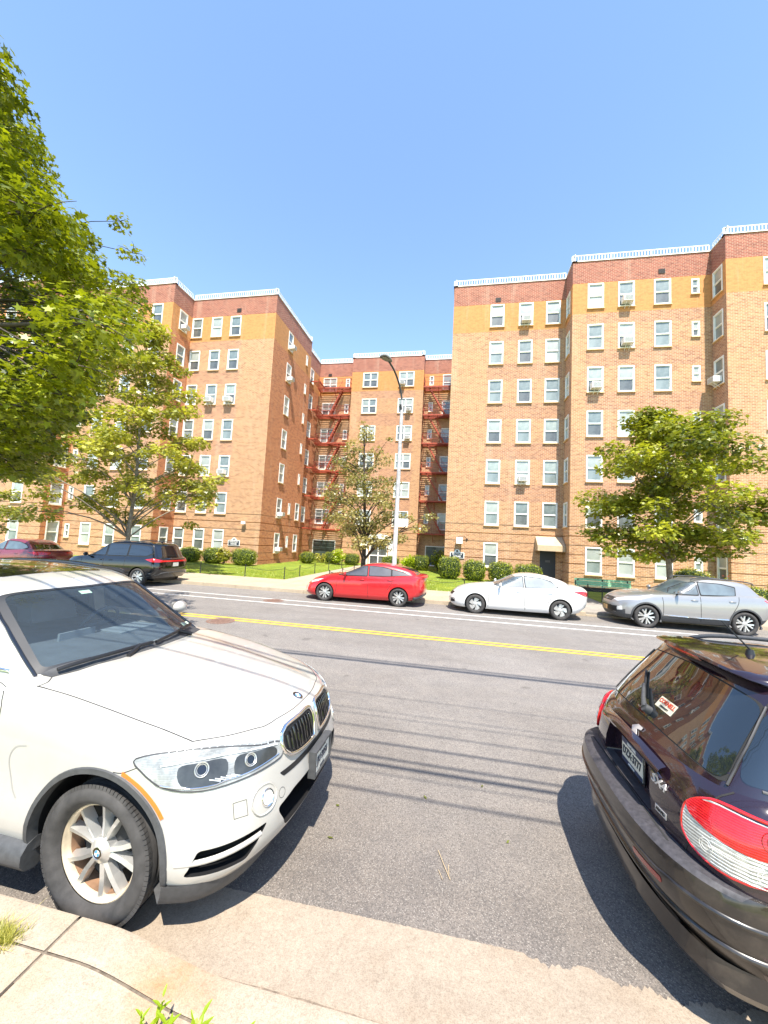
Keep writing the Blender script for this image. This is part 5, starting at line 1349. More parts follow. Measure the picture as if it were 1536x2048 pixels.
# ---------------------------------------------------------------- vehicles parked along the far kerb (all face left)
def far_car(spec):
    """local x forward; front axle at 0"""
    s = spec; wb = s['wb']; W = s['W']; t = empty(s['name'], (s['x'], s['y'], 0), math.pi, label=s['label'], cat=s['cat'])
    P = dict(zb=s['zb'], ze=s['ze'], crown=s.get('crown', [(0, .04)]), lv=s['lv'], wx=s.get('wx', [(0, 1)]))
    body = shell(P, dx=.08, arc=16, cols=12); G = dict(zb=[(0, s['g0'])], ze=s['gze'], crown=[(0, .045)], lv=s['glv'])
    house = shell(G, 'roof', dx=.08, arc=14, cols=12); B0, B1, BA = bvh_of(body), bvh_of(house), bvh_of(body, house)
    Rw = s['Rw']; cut_arches(body, (0, -wb), Rw, Rw+.045, W, Rw+.01, .26)
    for o in (body, house):
        o.data.materials.clear(); [o.data.materials.append(m) for m in (s['paint'], M['black'], M['plastic'])]; o.parent = t
        o.data.polygons.foreach_set('use_smooth', [True]*len(o.data.polygons)); o.data.set_sharp_from_angle(angle=R(34))
    ra = Rw+.046
    def fm(c, n):
        for ax in (0, -wb):
            r = math.hypot(c.x-ax, c.z-Rw-.01)
            if r < ra and (abs(n.y) > .9 and abs(c.y) < W-.22 or r > Rw+.03 and abs(n.y) < .5): return 1
        if s.get('clad') and c.z < s['clad'](c.x): return 2
    paint_faces(body, fm)
    n0 = len(s['windows'])
    for sg in (1, -1):
        for (nm, pts, mat) in s['windows']:
            wdw = patch(B1, roundpoly([(x, sg*.8, z) for x, z in pts], .035), (0, sg, .15), nm, mat, t, off=.013, step=.06)
            cx_, cz_ = sum(x for x, z in pts)/len(pts), sum(z for x, z in pts)/len(pts); e_ = .028
            big = [(x+math.copysign(e_, x-cx_), sg*.8, z+math.copysign(e_, z-cz_)) for x, z in pts]
            patch(B1, roundpoly(big, .04), (0, sg, .15), 'window_seal', M['gap'], wdw, off=.006, step=.06)
        for pts in s.get('side_seams', []): seam(B0, [(x, sg*W, z) for x, z in pts], 'door_seam', M['gap'], t, .014)
        for (x, z) in s['handles']:
            b = MB(); c, n = snap(B0, (x, sg*W, z)); b.tube([c, c+n*.03+Vector((-.02, 0, 0)), c+n*.03+Vector((-.16, 0, 0)), c+Vector((-.18, 0, 0))], .012, 6); b.build('door_handle', s['paint'] if s.get('hp', 1) else M['chrome'], t, smooth=60)
        for (nm, pts, n, mat, off) in s['patches']:
            patch(BA, roundpoly([(x, sg*y, z) for x, y, z in pts], .015), (n[0], sg*n[1], n[2]), nm, mat, t, off=off, step=.05)
        mx, mz = s['mirror']
        me = bpy.data.meshes.new('door_mirror'); bm = bmesh.new(); bmesh.ops.create_uvsphere(bm, u_segments=14, v_segments=10, radius=1); bm.to_mesh(me); bm.free()
        for v in me.vertices:
            p = v.co; v.co = Vector((mx+p.x*.07*(1 if p.x > 0 else .3), sg*(W+.07+p.y*.11), mz+p.z*.07))
        me.materials.append(s.get('mirmat', s['paint'])); mo = finish('door_mirror', me, t, 60)
        b = MB(); b.tube([(mx+.02, sg*(W-.10), mz-.07), (mx, sg*(W+.0), mz-.03)], .025, 6); b.build('mirror_arm', M['black'], mo)
        for x in (0, -wb): tyre_rim(t, x, sg*(W-.115), Rw, s['Rr'], .21, sg, s['wheel'], s.get('rim', M['alloy']), det=False)
        for pts, r_, m_ in s.get('ribs', []): ribs(BA, [(x, sg*y, z) for x, y, z in pts], 'trim', m_, t, r_, .004)
    patch(B1, roundpoly([(x, y, z) for x, y, z in s['ws']], .05), (.62, 0, .78), 'windscreen', M['glass_far'], t, off=.004, step=.1)
    patch(B1, roundpoly([(x, y, z) for x, y, z in s['rw']], .05), s.get('rwn', (-.7, 0, .7)), 'rear_window', M['glass_black'], t, off=.004, step=.1)
    for (nm, pts, n, mat, off) in s.get('centre', []): patch(BA, roundpoly(pts, .015), n, nm, mat, t, off=off, step=.05)
    b = MB(); b.box((-wb/2, 0, .25), (wb+.9, 1.2, .12)); b.build('underbody', M['black'], t)
    if s.get('rails'):
        for sg in (1, -1): b = MB(); b.tube(crom([(x, sg*y, z) for x, y, z in s['rails']], 4), .018, 6); b.build('roof_rail', M['plastic'], t, smooth=60)
    if s.get('extra'): s['extra'](t, B0, B1, BA)
    return t
def lvl(W, F, Rr, af=.6, ar=.5, nf=2.5, nr=2.6, top=.86):
    """generic lower body: F(s) front x, Rr(s) rear x"""
    ww = [(0, .90), (.08, .96), (.2, .99), (.4, 1.0), (.6, .995), (.75, .985), (.86, .965), (.93, .94), (.97, .925), (1, top+.03)]
    return [(q, W*k, F(q), Rr(q), af+(.15*q), nf, ar, nr) for q, k in ww]
def glv(W0, W1, f0, f1, r0, r1, af=.35, ar=.35):
    out = []
    for q, e in ((0, 0), (.15, .15), (.35, .35), (.55, .55), (.75, .75), (.87, .88), (.94, .97), (.98, 1.07), (1, 1.2)):
        out.append((q, W0+(W1-W0)*min(1, q)-(.05*max(0, q-.85)/.15), f0+(f1-f0)*e, r0+(r1-r0)*e, af, 2.5, ar, 2.6))
    return out
M['red_paint'] = paint('bright_red_paint', (.50, .008, .012), .3, dust=.02); M['silver_paint'] = paint('silver_paint', (.27, .265, .26), .3, metal=.45, flake=.2, dust=.12)
M['white_paint2'] = paint('white_paint', (.62, .61, .59), .3, dust=.05); M['black_paint2'] = paint('black_car_paint', (.004, .004, .0045), .12, dust=.01); M['maroon'] = paint('maroon_paint', (.16, .012, .02), .28, dust=.05)
GF, GB = M['glass_far'], M['glass_black']; M['glass_dk'] = glassmat('dark_car_glass', (.02, .022, .03), (.05, .05, .065), 1.5, .02, .5)
# --- red liftback
far_car(dict(name='parked_liftback', label='bright red liftback parked at the far kerb in front of the lamp post', cat='car', x=-4.67, y=14.45, wb=2.70, W=.88, Rw=.315, Rr=.215, wheel='petal', rim=M['blackgloss'], paint=M['red_paint'],
  zb=[(.95, .22), (.6, .18), (-1, .17), (-2.7, .20), (-3.6, .32)], ze=[(.95, .60), (.6, .74), (.2, .86), (-.2, .93), (-.8, .97), (-1.8, 1.0), (-2.8, 1.06), (-3.5, 1.10), (-3.65, 1.08)], crown=[(.8, .07), (-.5, .06), (-3.7, .05)],
  lv=lvl(.88, curve([(0, .88), (.25, .95), (.5, .93), (.8, .82), (1, .62)]), curve([(0, -3.45), (.3, -3.62), (.6, -3.60), (.8, -3.60), (.95, -3.66), (1, -3.60)]), .85, .45, 2.3, 2.6, .84), g0=.95,
  gze=[(-.4, 1.2), (-1.2, 1.385), (-1.5, 1.42), (-2.0, 1.425), (-2.5, 1.375), (-3.0, 1.27), (-3.45, 1.14)], glv=glv(.83, .60, -.32, -1.45, -3.60, -3.30),
  windows=[('side_window', [(-.62, .995), (-1.56, 1.02), (-1.54, 1.35), (-1.28, 1.32), (-1.0, 1.21)], M['glass_see']), ('side_window', [(-1.66, 1.03), (-2.42, 1.06), (-2.50, 1.22), (-2.1, 1.33), (-1.62, 1.36)], M['glass_dk']), ('quarter_window', [(-2.50, 1.07), (-2.78, 1.10), (-2.72, 1.19), (-2.56, 1.22)], M['glass_dk'])] if False else
   [('side_window', [(-.68, .975), (-1.54, .99), (-1.52, 1.345), (-1.25, 1.32), (-.90, 1.16)], M['glass_dk']), ('window_corner', [(-.36, .965), (-.64, .97), (-.80, 1.10)], M['blackgloss']), ('side_window', [(-1.62, 1.0), (-2.40, 1.03), (-2.38, 1.27), (-2.05, 1.33), (-1.60, 1.352)], M['glass_dk']), ('quarter_window', [(-2.45, 1.035), (-3.12, 1.10), (-2.80, 1.19), (-2.43, 1.262)], M['glass_dk'])],
  handles=[(-1.28, .86), (-2.28, .90)], side_seams=[[(-.42, .86), (-.45, .6), (-.40, .3)], [(-1.60, 1.0), (-1.60, .6), (-1.62, .22)], [(-2.52, 1.08), (-2.45, .80), (-2.30, .55)]],
  mirror=(-.78, 1.03), patches=[('headlight', [(.72, .60, .68), (.45, .74, .74), (.05, .82, .80), (.30, .84, .70), (.62, .74, .62)], (.6, .8, .2), M['clear_lens'], .004), ('fog_light', [(.90, .62, .55), (.84, .72, .55), (.84, .72, .30), (.90, .62, .30)], (.8, .6, 0), M['clear_lens'], .004),
    ('tail_light', [(-3.45, .74, .98), (-3.10, .86, 1.02), (-3.12, .86, .97), (-3.52, .68, .88), (-3.60, .60, .55), (-3.64, .48, .55), (-3.62, .50, .95)], (-.8, .6, 0), M['red_lens'], .006)],
  ws=[(-.55, -.72, .98), (-.45, 0, .97), (-.55, .72, .98), (-1.32, .58, 1.34), (-1.26, 0, 1.38), (-1.32, -.58, 1.34)], rw=[(-3.36, -.56, 1.16), (-3.36, .56, 1.16), (-2.55, .50, 1.38), (-2.55, -.50, 1.38)], rwn=(-.3, 0, .95),
  centre=[('rear_panel', [(-3.66, -.5, 1.06), (-3.66, .5, 1.06), (-3.66, .46, .93), (-3.66, -.46, .93)], (-1, 0, .1), GB, .004)],
  extra=lambda t, B0, B1, BA: (ribs(B0, [(-3.2, -.80, .34), (-3.56, -.5, .36), (-3.6, 0, .36), (-3.56, .5, .36), (-3.2, .80, .34)], 'rear_diffuser', M['plastic'], t, .06, 0), ribs(BA, [(-2.35, -.57, 1.36), (-2.3, -.58, 1.35)], 'fuel_door_line', M['gap'], t, .003))))
# --- white sedan
def sedan_extra(t, B0, B1, BA):
    pl = MB(); pl.box((.90, 0, .50), (.01, .30, .13)); pl.build('number_plate', M['plate'], t)
far_car(dict(name='parked_sedan', label='white sedan parked at the far kerb in front of the clipped hedges', cat='car', x=.65, y=14.42, wb=2.67, W=.875, Rw=.312, Rr=.205, wheel='cover', rim=M['gap'], paint=M['white_paint2'],
  zb=[(.9, .22), (.6, .18), (-1, .18), (-2.7, .20), (-3.6, .30)], ze=[(.9, .66), (.6, .76), (.2, .86), (-.3, .93), (-.8, .96), (-1.8, .98), (-2.6, 1.02), (-3.2, 1.06), (-3.6, 1.03)], crown=[(.8, .07), (-.5, .06), (-3.6, .05)],
  lv=lvl(.875, curve([(0, .82), (.25, .90), (.5, .89), (.8, .80), (1, .62)]), curve([(0, -3.42), (.3, -3.60), (.6, -3.62), (.85, -3.62), (1, -3.50)]), .8, .5, 2.4, 2.6, .83), g0=.90,
  gze=[(-.4, 1.15), (-1.2, 1.35), (-1.5, 1.385), (-1.9, 1.39), (-2.3, 1.35), (-2.8, 1.22), (-3.25, 1.04)], glv=glv(.82, .60, -.32, -1.42, -3.34, -3.0),
  windows=[('side_window', [(-.62, .94), (-1.52, .96), (-1.50, 1.32), (-1.26, 1.30), (-.92, 1.15)], GF), ('window_corner', [(-.34, .935), (-.58, .94), (-.72, 1.05)], M['plastic']), ('side_window', [(-1.60, .965), (-2.50, .99), (-2.62, 1.06), (-2.38, 1.21), (-2.1, 1.30), (-1.57, 1.33)], GF)],
  handles=[(-1.30, .82), (-2.25, .85)], side_seams=[[(-.38, .84), (-.42, .6), (-.40, .25)], [(-1.57, .96), (-1.56, .6), (-1.58, .22)], [(-2.55, 1.0), (-2.45, .80), (-2.28, .52)]],
  mirror=(-.80, 1.01), patches=[('headlight', [(.78, .52, .66), (.55, .68, .73), (.22, .80, .79), (.36, .82, .72), (.70, .66, .62)], (.6, .8, .2), M['clear_lens'], .004), ('tail_light', [(-3.30, .80, .96), (-3.05, .86, .93), (-3.40, .80, .80), (-3.56, .62, .80), (-3.56, .60, .92)], (-.6, .8, 0), M['red_lens'], .005),
    ('lower_intake', [(.86, .45, .42), (.80, .70, .44), (.78, .72, .32), (.86, .48, .30)], (.85, .5, 0), M['black'], .003)],
  ws=[(-.52, -.70, .95), (-.42, 0, .94), (-.52, .70, .95), (-1.28, .56, 1.31), (-1.22, 0, 1.35), (-1.28, -.56, 1.31)], rw=[(-3.12, -.54, 1.10), (-3.12, .54, 1.10), (-2.38, .48, 1.34), (-2.38, -.48, 1.34)], rwn=(-.4, 0, .9),
  centre=[('grille', [(.88, -.46, .64), (.88, .46, .64), (.88, .42, .54), (.88, -.42, .54)], (1, 0, 0), M['black'], .003)], extra=sedan_extra))
# --- silver crossover
def kia_extra(t, B0, B1, BA):
    for ax in (0, -2.64):
        for sg in (1, -1):
            A = np.linspace(-1.95, 1.95, 24); b = MB(); Q = []
            for (r, o_) in ((.435, .001), (.43, .014), (.392, .014), (.388, -.05)):
                row = []
                for a in A:
                    p = Vector((ax+r*math.sin(a), sg*1.3, .355+max(-.14, r*math.cos(a)))); loc = B0.ray_cast(p, Vector((0, -sg, 0)))[0]
                    if loc is None: loc = Vector((p.x, sg*.9, p.z))
                    row.append(loc+Vector((0, sg*o_, 0)))
                Q.append(row)
            for i in range(3):
                for j in range(len(A)-1): b.face([Q[i][j], Q[i][j+1], Q[i+1][j+1], Q[i+1][j]])
            b.build('arch_cladding', M['plastic'], t, weld=True, smooth=50)
    for sg in (1, -1): ribs(B0, [(-.45, sg*.93, .44), (-1.3, sg*.93, .42), (-2.2, sg*.93, .43)], 'sill_trim', M['chrome'], t, .016, .006)
    b = MB(); b.box((.885, .05, .48), (.012, .30, .13)); b.build('number_plate', simple('worn_orange_plate', (.55, .33, .14), .5), t)
    c, n = snap(B0, (.86, 0, .80)); u, v, n = pframe(n); b = MB(); b.tube([c+n*.012+u*math.cos(a)*.06+v*math.sin(a)*.032 for a in np.linspace(0, 2*math.pi, 21)], .006, 5, cap=False); b.build('emblem', M['chrome'], t, smooth=60)
far_car(dict(name='parked_crossover', label='silver crossover parked at the far kerb below the right tree', cat='suv', x=5.80, y=14.42, wb=2.64, W=.925, Rw=.345, Rr=.24, wheel='split7', rim=M['blackgloss'], paint=M['silver_paint'],
  zb=[(.9, .30), (.6, .24), (-1, .24), (-2.6, .26), (-3.5, .38)], ze=[(.9, .80), (.6, .90), (.2, .98), (-.3, 1.04), (-.8, 1.07), (-1.8, 1.10), (-2.8, 1.16), (-3.5, 1.16)], crown=[(.8, .07), (-.5, .06), (-3.6, .05)],
  lv=lvl(.925, curve([(0, .80), (.25, .87), (.5, .88), (.8, .84), (1, .62)]), curve([(0, -3.36), (.3, -3.50), (.6, -3.54), (.85, -3.50), (1, -3.38)]), .75, .5, 2.4, 2.5, .85), g0=1.0,
  gze=[(-.5, 1.35), (-1.3, 1.53), (-1.7, 1.57), (-2.3, 1.56), (-2.9, 1.50), (-3.3, 1.40)], glv=glv(.86, .66, -.42, -1.36, -3.46, -3.0),
  windows=[('side_window', [(-.66, 1.08), (-1.44, 1.10), (-1.42, 1.48), (-1.22, 1.46), (-.92, 1.28)], GF), ('side_window', [(-1.52, 1.105), (-2.42, 1.14), (-2.46, 1.38), (-2.1, 1.46), (-1.50, 1.485)], GF)],
  handles=[(-1.22, .94), (-2.22, .97)], side_seams=[[(-.44, .98), (-.46, .7), (-.44, .32)], [(-1.48, 1.08), (-1.47, .7), (-1.47, .28)], [(-2.50, 1.14), (-2.45, .90), (-2.30, .62)]],
  mirror=(-.88, 1.14), patches=[('headlight', [(.80, .44, .80), (.55, .62, .87), (.15, .82, .92), (.30, .84, .84), (.74, .60, .74)], (.6, .8, .2), M['clear_lens'], .004), ('tail_light', [(-3.15, .88, 1.06), (-3.46, .66, 1.08), (-3.50, .55, .96), (-3.30, .80, .93)], (-.6, .8, 0), M['red_lens'], .005),
    ('fog_light', [(.78, .66, .56), (.68, .76, .60), (.66, .78, .48), (.78, .64, .46)], (.75, .65, 0), M['clear_lens'], .004), ('lower_intake', [(.84, .30, .56), (.79, .62, .58), (.79, .60, .40), (.84, .30, .38)], (.9, .3, 0), M['black'], .002)],
  ws=[(-.60, -.74, 1.07), (-.50, 0, 1.06), (-.60, .74, 1.07), (-1.28, .60, 1.49), (-1.22, 0, 1.53), (-1.28, -.60, 1.49)], rw=[(-3.42, -.60, 1.16), (-3.42, .60, 1.16), (-3.15, .54, 1.42), (-3.15, -.54, 1.42)],
  centre=[('grille', [(.86, -.40, .86), (.86, .40, .86), (.86, .34, .72), (.86, -.34, .72)], (1, 0, .2), M['black'], .004), ('lower_grille', [(.86, -.40, .58), (.86, .40, .58), (.84, .42, .36), (.84, -.42, .36)], (1, 0, 0), M['black'], .003)],
  clad=lambda x: .42 if -2.4 < x < -.3 else .44, rails=[(-1.35, .60, 1.52), (-1.5, .61, 1.59), (-2.2, .61, 1.60), (-2.9, .60, 1.55), (-3.05, .59, 1.48)], extra=kia_extra))
# --- black minivan
def van_extra(t, B0, B1, BA):
    patch(BA, [(-3.98, -.70, 1.03), (-3.98, .70, 1.03), (-3.98, .70, .97), (-3.98, -.70, .97)], (-1, 0, 0), 'light_bar', M['red_lens'], t, off=.006)
    b = MB(); F = frame((-3.985, 0, .86), (0, -1, 0), (0, 0, 1)); b.box((0, 0, .02), (.305, .15, .01), 0, F); b.build('number_plate', M['plate'], t)
    ribs(B0, [(-3.6, -.90, .52), (-3.95, -.5, .55), (-3.98, 0, .55), (-3.95, .5, .55), (-3.6, .90, .52)], 'bumper_lip', M['plastic'], t, .02, 0)
    b = MB(); c, n = snap(B1, (-3.25, 0, 1.75)); b.tube([c, c+Vector((-.08, 0, .06))], [.04, .01], 8); b.build('aerial_fin', M['black'], t)
    b = MB(); c, n = snap(B1, (-3.9, -.1, 1.2), .02); b.tube([c, c+Vector((.02, .45, .02))], .012, 6); b.build('rear_wiper', M['black'], t)
far_car(dict(name='parked_minivan', label='black minivan parked at the far kerb beyond the white SUV', cat='minivan', x=-15.47, y=14.40, wb=3.09, W=1.0, Rw=.345, Rr=.24, wheel='split7', paint=M['black_paint2'],
  zb=[(.95, .26), (.6, .22), (-1, .22), (-3, .24), (-3.9, .34)], ze=[(.95, .78), (.5, .90), (0, 1.0), (-.5, 1.06), (-1.5, 1.08), (-3, 1.12), (-4, 1.14)], crown=[(.8, .07), (-4, .05)],
  lv=lvl(1.0, curve([(0, .88), (.3, .95), (.6, .93), (1, .70)]), curve([(0, -3.88), (.3, -4.0), (.6, -3.99), (.9, -3.95), (1, -3.86)]), .85, .40, 2.3, 2.8, .88), g0=1.02,
  gze=[(-.3, 1.3), (-1.2, 1.62), (-1.7, 1.70), (-2.6, 1.71), (-3.5, 1.68), (-3.9, 1.64)], glv=glv(.88, .70, -.20, -1.35, -3.93, -3.62),
  windows=[('side_window', [(-.55, 1.10), (-1.42, 1.12), (-1.40, 1.60), (-1.25, 1.58), (-.9, 1.40)], GB), ('side_window', [(-1.52, 1.12), (-2.42, 1.14), (-2.42, 1.62), (-1.50, 1.62)], GB), ('side_window', [(-2.50, 1.15), (-3.35, 1.18), (-3.60, 1.32), (-3.45, 1.58), (-2.50, 1.62)], GB)],
  handles=[(-1.25, .95), (-1.70, .96)], side_seams=[[(-.40, 1.0), (-.42, .7), (-.40, .3)], [(-1.47, 1.08), (-1.46, .7), (-1.48, .26)], [(-2.46, 1.10), (-2.46, .7), (-2.46, .26)]],
  mirror=(-.70, 1.14), patches=[('headlight', [(.84, .50, .80), (.50, .72, .90), (.10, .90, .94), (.25, .90, .85), (.74, .66, .74)], (.6, .8, .2), M['clear_lens'], .004), ('tail_light', [(-3.40, .985, 1.05), (-3.75, .95, 1.10), (-3.97, .74, 1.04), (-3.97, .74, .96), (-3.70, .97, .97)], (-.6, .8, 0), M['red_lens'], .006)],
  ws=[(-.36, -.82, 1.08), (-.24, 0, 1.07), (-.36, .82, 1.08), (-1.22, .68, 1.60), (-1.15, 0, 1.64), (-1.22, -.68, 1.60)], rw=[(-3.90, -.72, 1.16), (-3.90, .72, 1.16), (-3.70, .64, 1.60), (-3.70, -.64, 1.60)], rwn=(-1, 0, .2),
  extra=van_extra, rails=[(-1.5, .70, 1.68), (-1.8, .71, 1.74), (-3.1, .71, 1.74), (-3.4, .70, 1.69)]))
# --- maroon crossover further left
far_car(dict(name='parked_crossover', label='maroon crossover parked furthest left at the far kerb', cat='suv', x=-21.0, y=14.40, wb=2.70, W=.93, Rw=.35, Rr=.24, wheel='split7', paint=M['maroon'],
  zb=[(.9, .30), (.6, .24), (-2.6, .26), (-3.5, .38)], ze=[(.9, .80), (.6, .90), (.2, .98), (-.3, 1.03), (-1.8, 1.06), (-2.8, 1.12), (-3.6, 1.10)], crown=[(.8, .07), (-3.6, .05)],
  lv=lvl(.93, curve([(0, .80), (.25, .87), (.5, .88), (1, .64)]), curve([(0, -3.5), (.3, -3.62), (.6, -3.66), (.85, -3.64), (1, -3.55)]), .75, .5, 2.4, 2.5, .85), g0=.98,
  gze=[(-.5, 1.3), (-1.3, 1.50), (-1.7, 1.54), (-2.3, 1.52), (-2.9, 1.44), (-3.3, 1.32)], glv=glv(.80, .60, -.48, -1.42, -3.56, -2.75),
  windows=[('side_window', [(-.74, 1.07), (-1.62, 1.09), (-1.60, 1.46), (-1.38, 1.44), (-1.05, 1.29)], GF), ('side_window', [(-1.72, 1.095), (-2.62, 1.13), (-2.86, 1.22), (-2.68, 1.34), (-2.3, 1.44), (-1.70, 1.465)], GF)],
  handles=[(-1.36, .92), (-2.42, .95)], side_seams=[[(-.44, .98), (-.46, .7), (-.44, .32)], [(-1.67, 1.04), (-1.66, .7), (-1.66, .28)]],
  mirror=(-.88, 1.12), patches=[('headlight', [(.80, .44, .80), (.55, .62, .87), (.15, .82, .92), (.74, .60, .74)], (.6, .8, .2), M['clear_lens'], .004), ('tail_light', [(-3.05, .90, 1.02), (-3.56, .66, 1.06), (-3.64, .35, 1.02), (-3.62, .40, .94), (-3.40, .80, .92)], (-.75, .6, 0), M['red_lens'], .005)],
  ws=[(-.60, -.74, 1.05), (-.50, 0, 1.04), (-.60, .74, 1.05), (-1.28, .60, 1.46), (-1.22, 0, 1.50), (-1.28, -.60, 1.46)], rw=[(-3.50, -.62, 1.12), (-3.50, .62, 1.12), (-2.98, .54, 1.40), (-2.98, -.54, 1.40)]))
# ---------------------------------------------------------------- trees and plants
M['leaf_near'] = leafmat('near_tree_leaf', (.015, .038, .006), (.36, .39, .012), .28)
M['leaf_plane'] = leafmat('plane_tree_leaf', (.05, .075, .010), (.42, .43, .035), .32)
M['leaf_pale'] = leafmat('pale_tree_leaf', (.12, .14, .022), (.50, .48, .07), .34)
M['leaf_dry'] = leafmat('dry_tree_leaf', (.10, .12, .025), (.40, .33, .12), .3)
M['leaf_hedge'] = leafmat('hedge_leaf', (.04, .07, .006), (.34, .38, .012), .2)
M['leaf_fresh'] = leafmat('fresh_leaf', (.24, .34, .01), (.48, .55, .03), .4)
M['leaf_red'] = leafmat('red_flower', (.55, .02, .03), (.75, .05, .08), .3)
M['leaf_bloom'] = leafmat('pale_bloom', (.45, .42, .22), (.60, .50, .30), .3)
M['bark_grey'] = simple('grey_bark', (.20, .17, .13), .9, var=.4, scale=9, bump=.5)
M['bark_dark'] = simple('dark_bark', (.055, .042, .032), .9, var=.4, scale=12, bump=.5)
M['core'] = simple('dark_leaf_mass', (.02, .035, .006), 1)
def star(k=5, depth=.42, jag=.0):
    P = []
    for i in range(2*k):
        a = math.pi/2+math.pi*i/k; r = 1 if i % 2 == 0 else depth
        if i in (4, 6): r *= .8
        P.append((r*math.cos(a), r*math.sin(a), 0))
    return np.array(P)*.5
STAR5 = star(5, .42); OVAL = np.array([(0, -.5, 0), (.22, -.15, .03), (.20, .2, .0), (0, .5, -.05), (-.20, .2, 0), (-.22, -.15, .03)])
MAPLE = np.array([(0, -.42, 0), (.30, -.30, 0), (.24, -.10, 0), (.50, .10, 0), (.20, .16, 0), (0, .55, 0), (-.20, .16, 0), (-.50, .10, 0), (-.24, -.10, 0), (-.30, -.30, 0)])
def leaves(name, Cn, Nn, size, shape, mat, parent=None, tint=None, jitter=.35):
    n = len(Cn); K = len(shape); Nn = Nn/np.linalg.norm(Nn, axis=1, keepdims=True)
    a = rng.normal(0, 1, (n, 3)); T = a-Nn*(a*Nn).sum(1, keepdims=True); T /= np.linalg.norm(T, axis=1, keepdims=True); Bn = np.cross(Nn, T)
    s = size*rng.uniform(1-jitter, 1+jitter, n)
    V = Cn[:, None, :]+(T[:, None, :]*shape[None, :, 0:1]+Bn[:, None, :]*shape[None, :, 1:2]+Nn[:, None, :]*shape[None, :, 2:3])*s[:, None, None]
    return polys(name, V.reshape(-1, 3), K, mat, rng.uniform(0, 1, n) if tint is None else tint, parent)
def clump_leaves(clumps, per, upw=1.1, spread=.9):
    """clumps: (x,y,z,r,flat). returns centres, normals, tint"""
    Cs, Ns, Ts = [], [], []
    for (x, y, z, r, fl) in clumps:
        n = int(per*r*r); d = rng.normal(0, 1, (n, 3)); d /= np.linalg.norm(d, axis=1, keepdims=True)
        rad = r*rng.uniform(.25, 1.08, n)**.6
        p = d*rad[:, None]*np.array([1, 1, fl]); p[:, 2] -= .25*fl*(p[:, 0]**2+p[:, 1]**2)/r
        Cs.append(p+np.array([x, y, z])); Ns.append(d*.5+rng.normal(0, spread*.55, (n, 3))+np.array([0, 0, upw]))
        Ts.append(np.clip(rng.uniform(.0, .55)+rng.uniform(0, .45, n), 0, 1))
    return np.concatenate(Cs), np.concatenate(Ns), np.concatenate(Ts)
def limb(b, p0, p1, r0, r1, r_, sag=.0, n=6, m=6):
    p0, p1 = Vector(p0), Vector(p1); L = (p1-p0).length; j = Vector((r_.uniform(-1, 1), r_.uniform(-1, 1), 0))*L*.07
    P = []; Rr = []
    for i in range(n+1):
        t = i/n; P.append(p0.lerp(p1, t)+j*math.sin(math.pi*t)+Vector((0, 0, L*.10*math.sin(math.pi*t)-sag*t*t))); Rr.append(r0+(r1-r0)*t)
    b.tube(P, Rr, m)
    return P
def tree(name, label, base, trunk, clumps, per, leaf, shape, mat, bark, cat='tree', seed=1, r0=.13, group=None, nlimb=40, spread=.9):
    r_ = random.Random(seed); t = empty(name, base, label=label, cat=cat, group=group); O = Vector(base)
    tp = crom([Vector(p) for p in trunk], 6); b = MB(); n = len(tp)
    b.tube(tp, [r0*(1-.82*(i/(n-1))**.8)*(1.35 if i == 0 else 1) for i in range(n)], 12)
    cl = sorted(clumps, key=lambda c: -c[3]); main = []
    zs = [p.z for p in tp]
    for k, (x, y, z, r, fl) in enumerate(cl[:nlimb]):
        h = math.hypot(x-tp[0].x, y-tp[0].y); zt = max(zs[0]+(zs[-1]-zs[0])*.16, z-h*.55-.3); q = min(range(n), key=lambda i: abs(zs[i]-zt)); q = min(max(q, 1), n-2)
        rr = r0*(1-.82*(q/(n-1))**.8)*.42
        P = limb(b, tp[q], (x, y, z), rr, .012, r_); main.append(P)
    for (x, y, z, r, fl) in cl:      # twigs inside the clumps
        if main:
            P = min(main, key=lambda P: (P[-2]-Vector((x, y, z))).length); s = P[-3]
            if (s-Vector((x, y, z))).length > .3: limb(b, s, (x, y, z), .022, .006, r_, n=4, m=4)
        for _ in range(3): limb(b, (x, y, z), (x+r_.uniform(-r, r)*.8, y+r_.uniform(-r, r)*.8, z+r_.uniform(-r, r)*fl*.7), .010, .003, r_, n=3, m=3)
    b.v = [tuple(Vector(p)-O) for p in b.v]
    b.build('trunk', bark, t, smooth=60)
    Cn, Nn, Tt = clump_leaves(clumps, per, spread=spread); Cn = Cn-np.array(base)
    leaves('crown', Cn, Nn, leaf, shape, mat, t, Tt)
    return t
def crown_clumps(cx, cy, prof, n, rr, seed, fl=.5, yx=1.0, lean=0):
    """prof: list (z, radius). clumps fill the profile volume, biased outward"""
    r_ = random.Random(seed); f = curve(prof); z0, z1 = prof[0][0], prof[-1][0]; out = []
    tot = max(r for _, r in prof)
    while len(out) < n:
        z = r_.uniform(z0, z1); R_ = f(z)
        if r_.random() > (R_/tot)**1.2+.1: continue
        a = r_.uniform(0, 2*math.pi); d = R_*r_.random()**.55
        out.append((cx+d*math.cos(a)+lean*(z-z0), cy+d*math.sin(a)*yx, z, r_.uniform(*rr)*(1 if d > .2 else .8), fl))
    return out
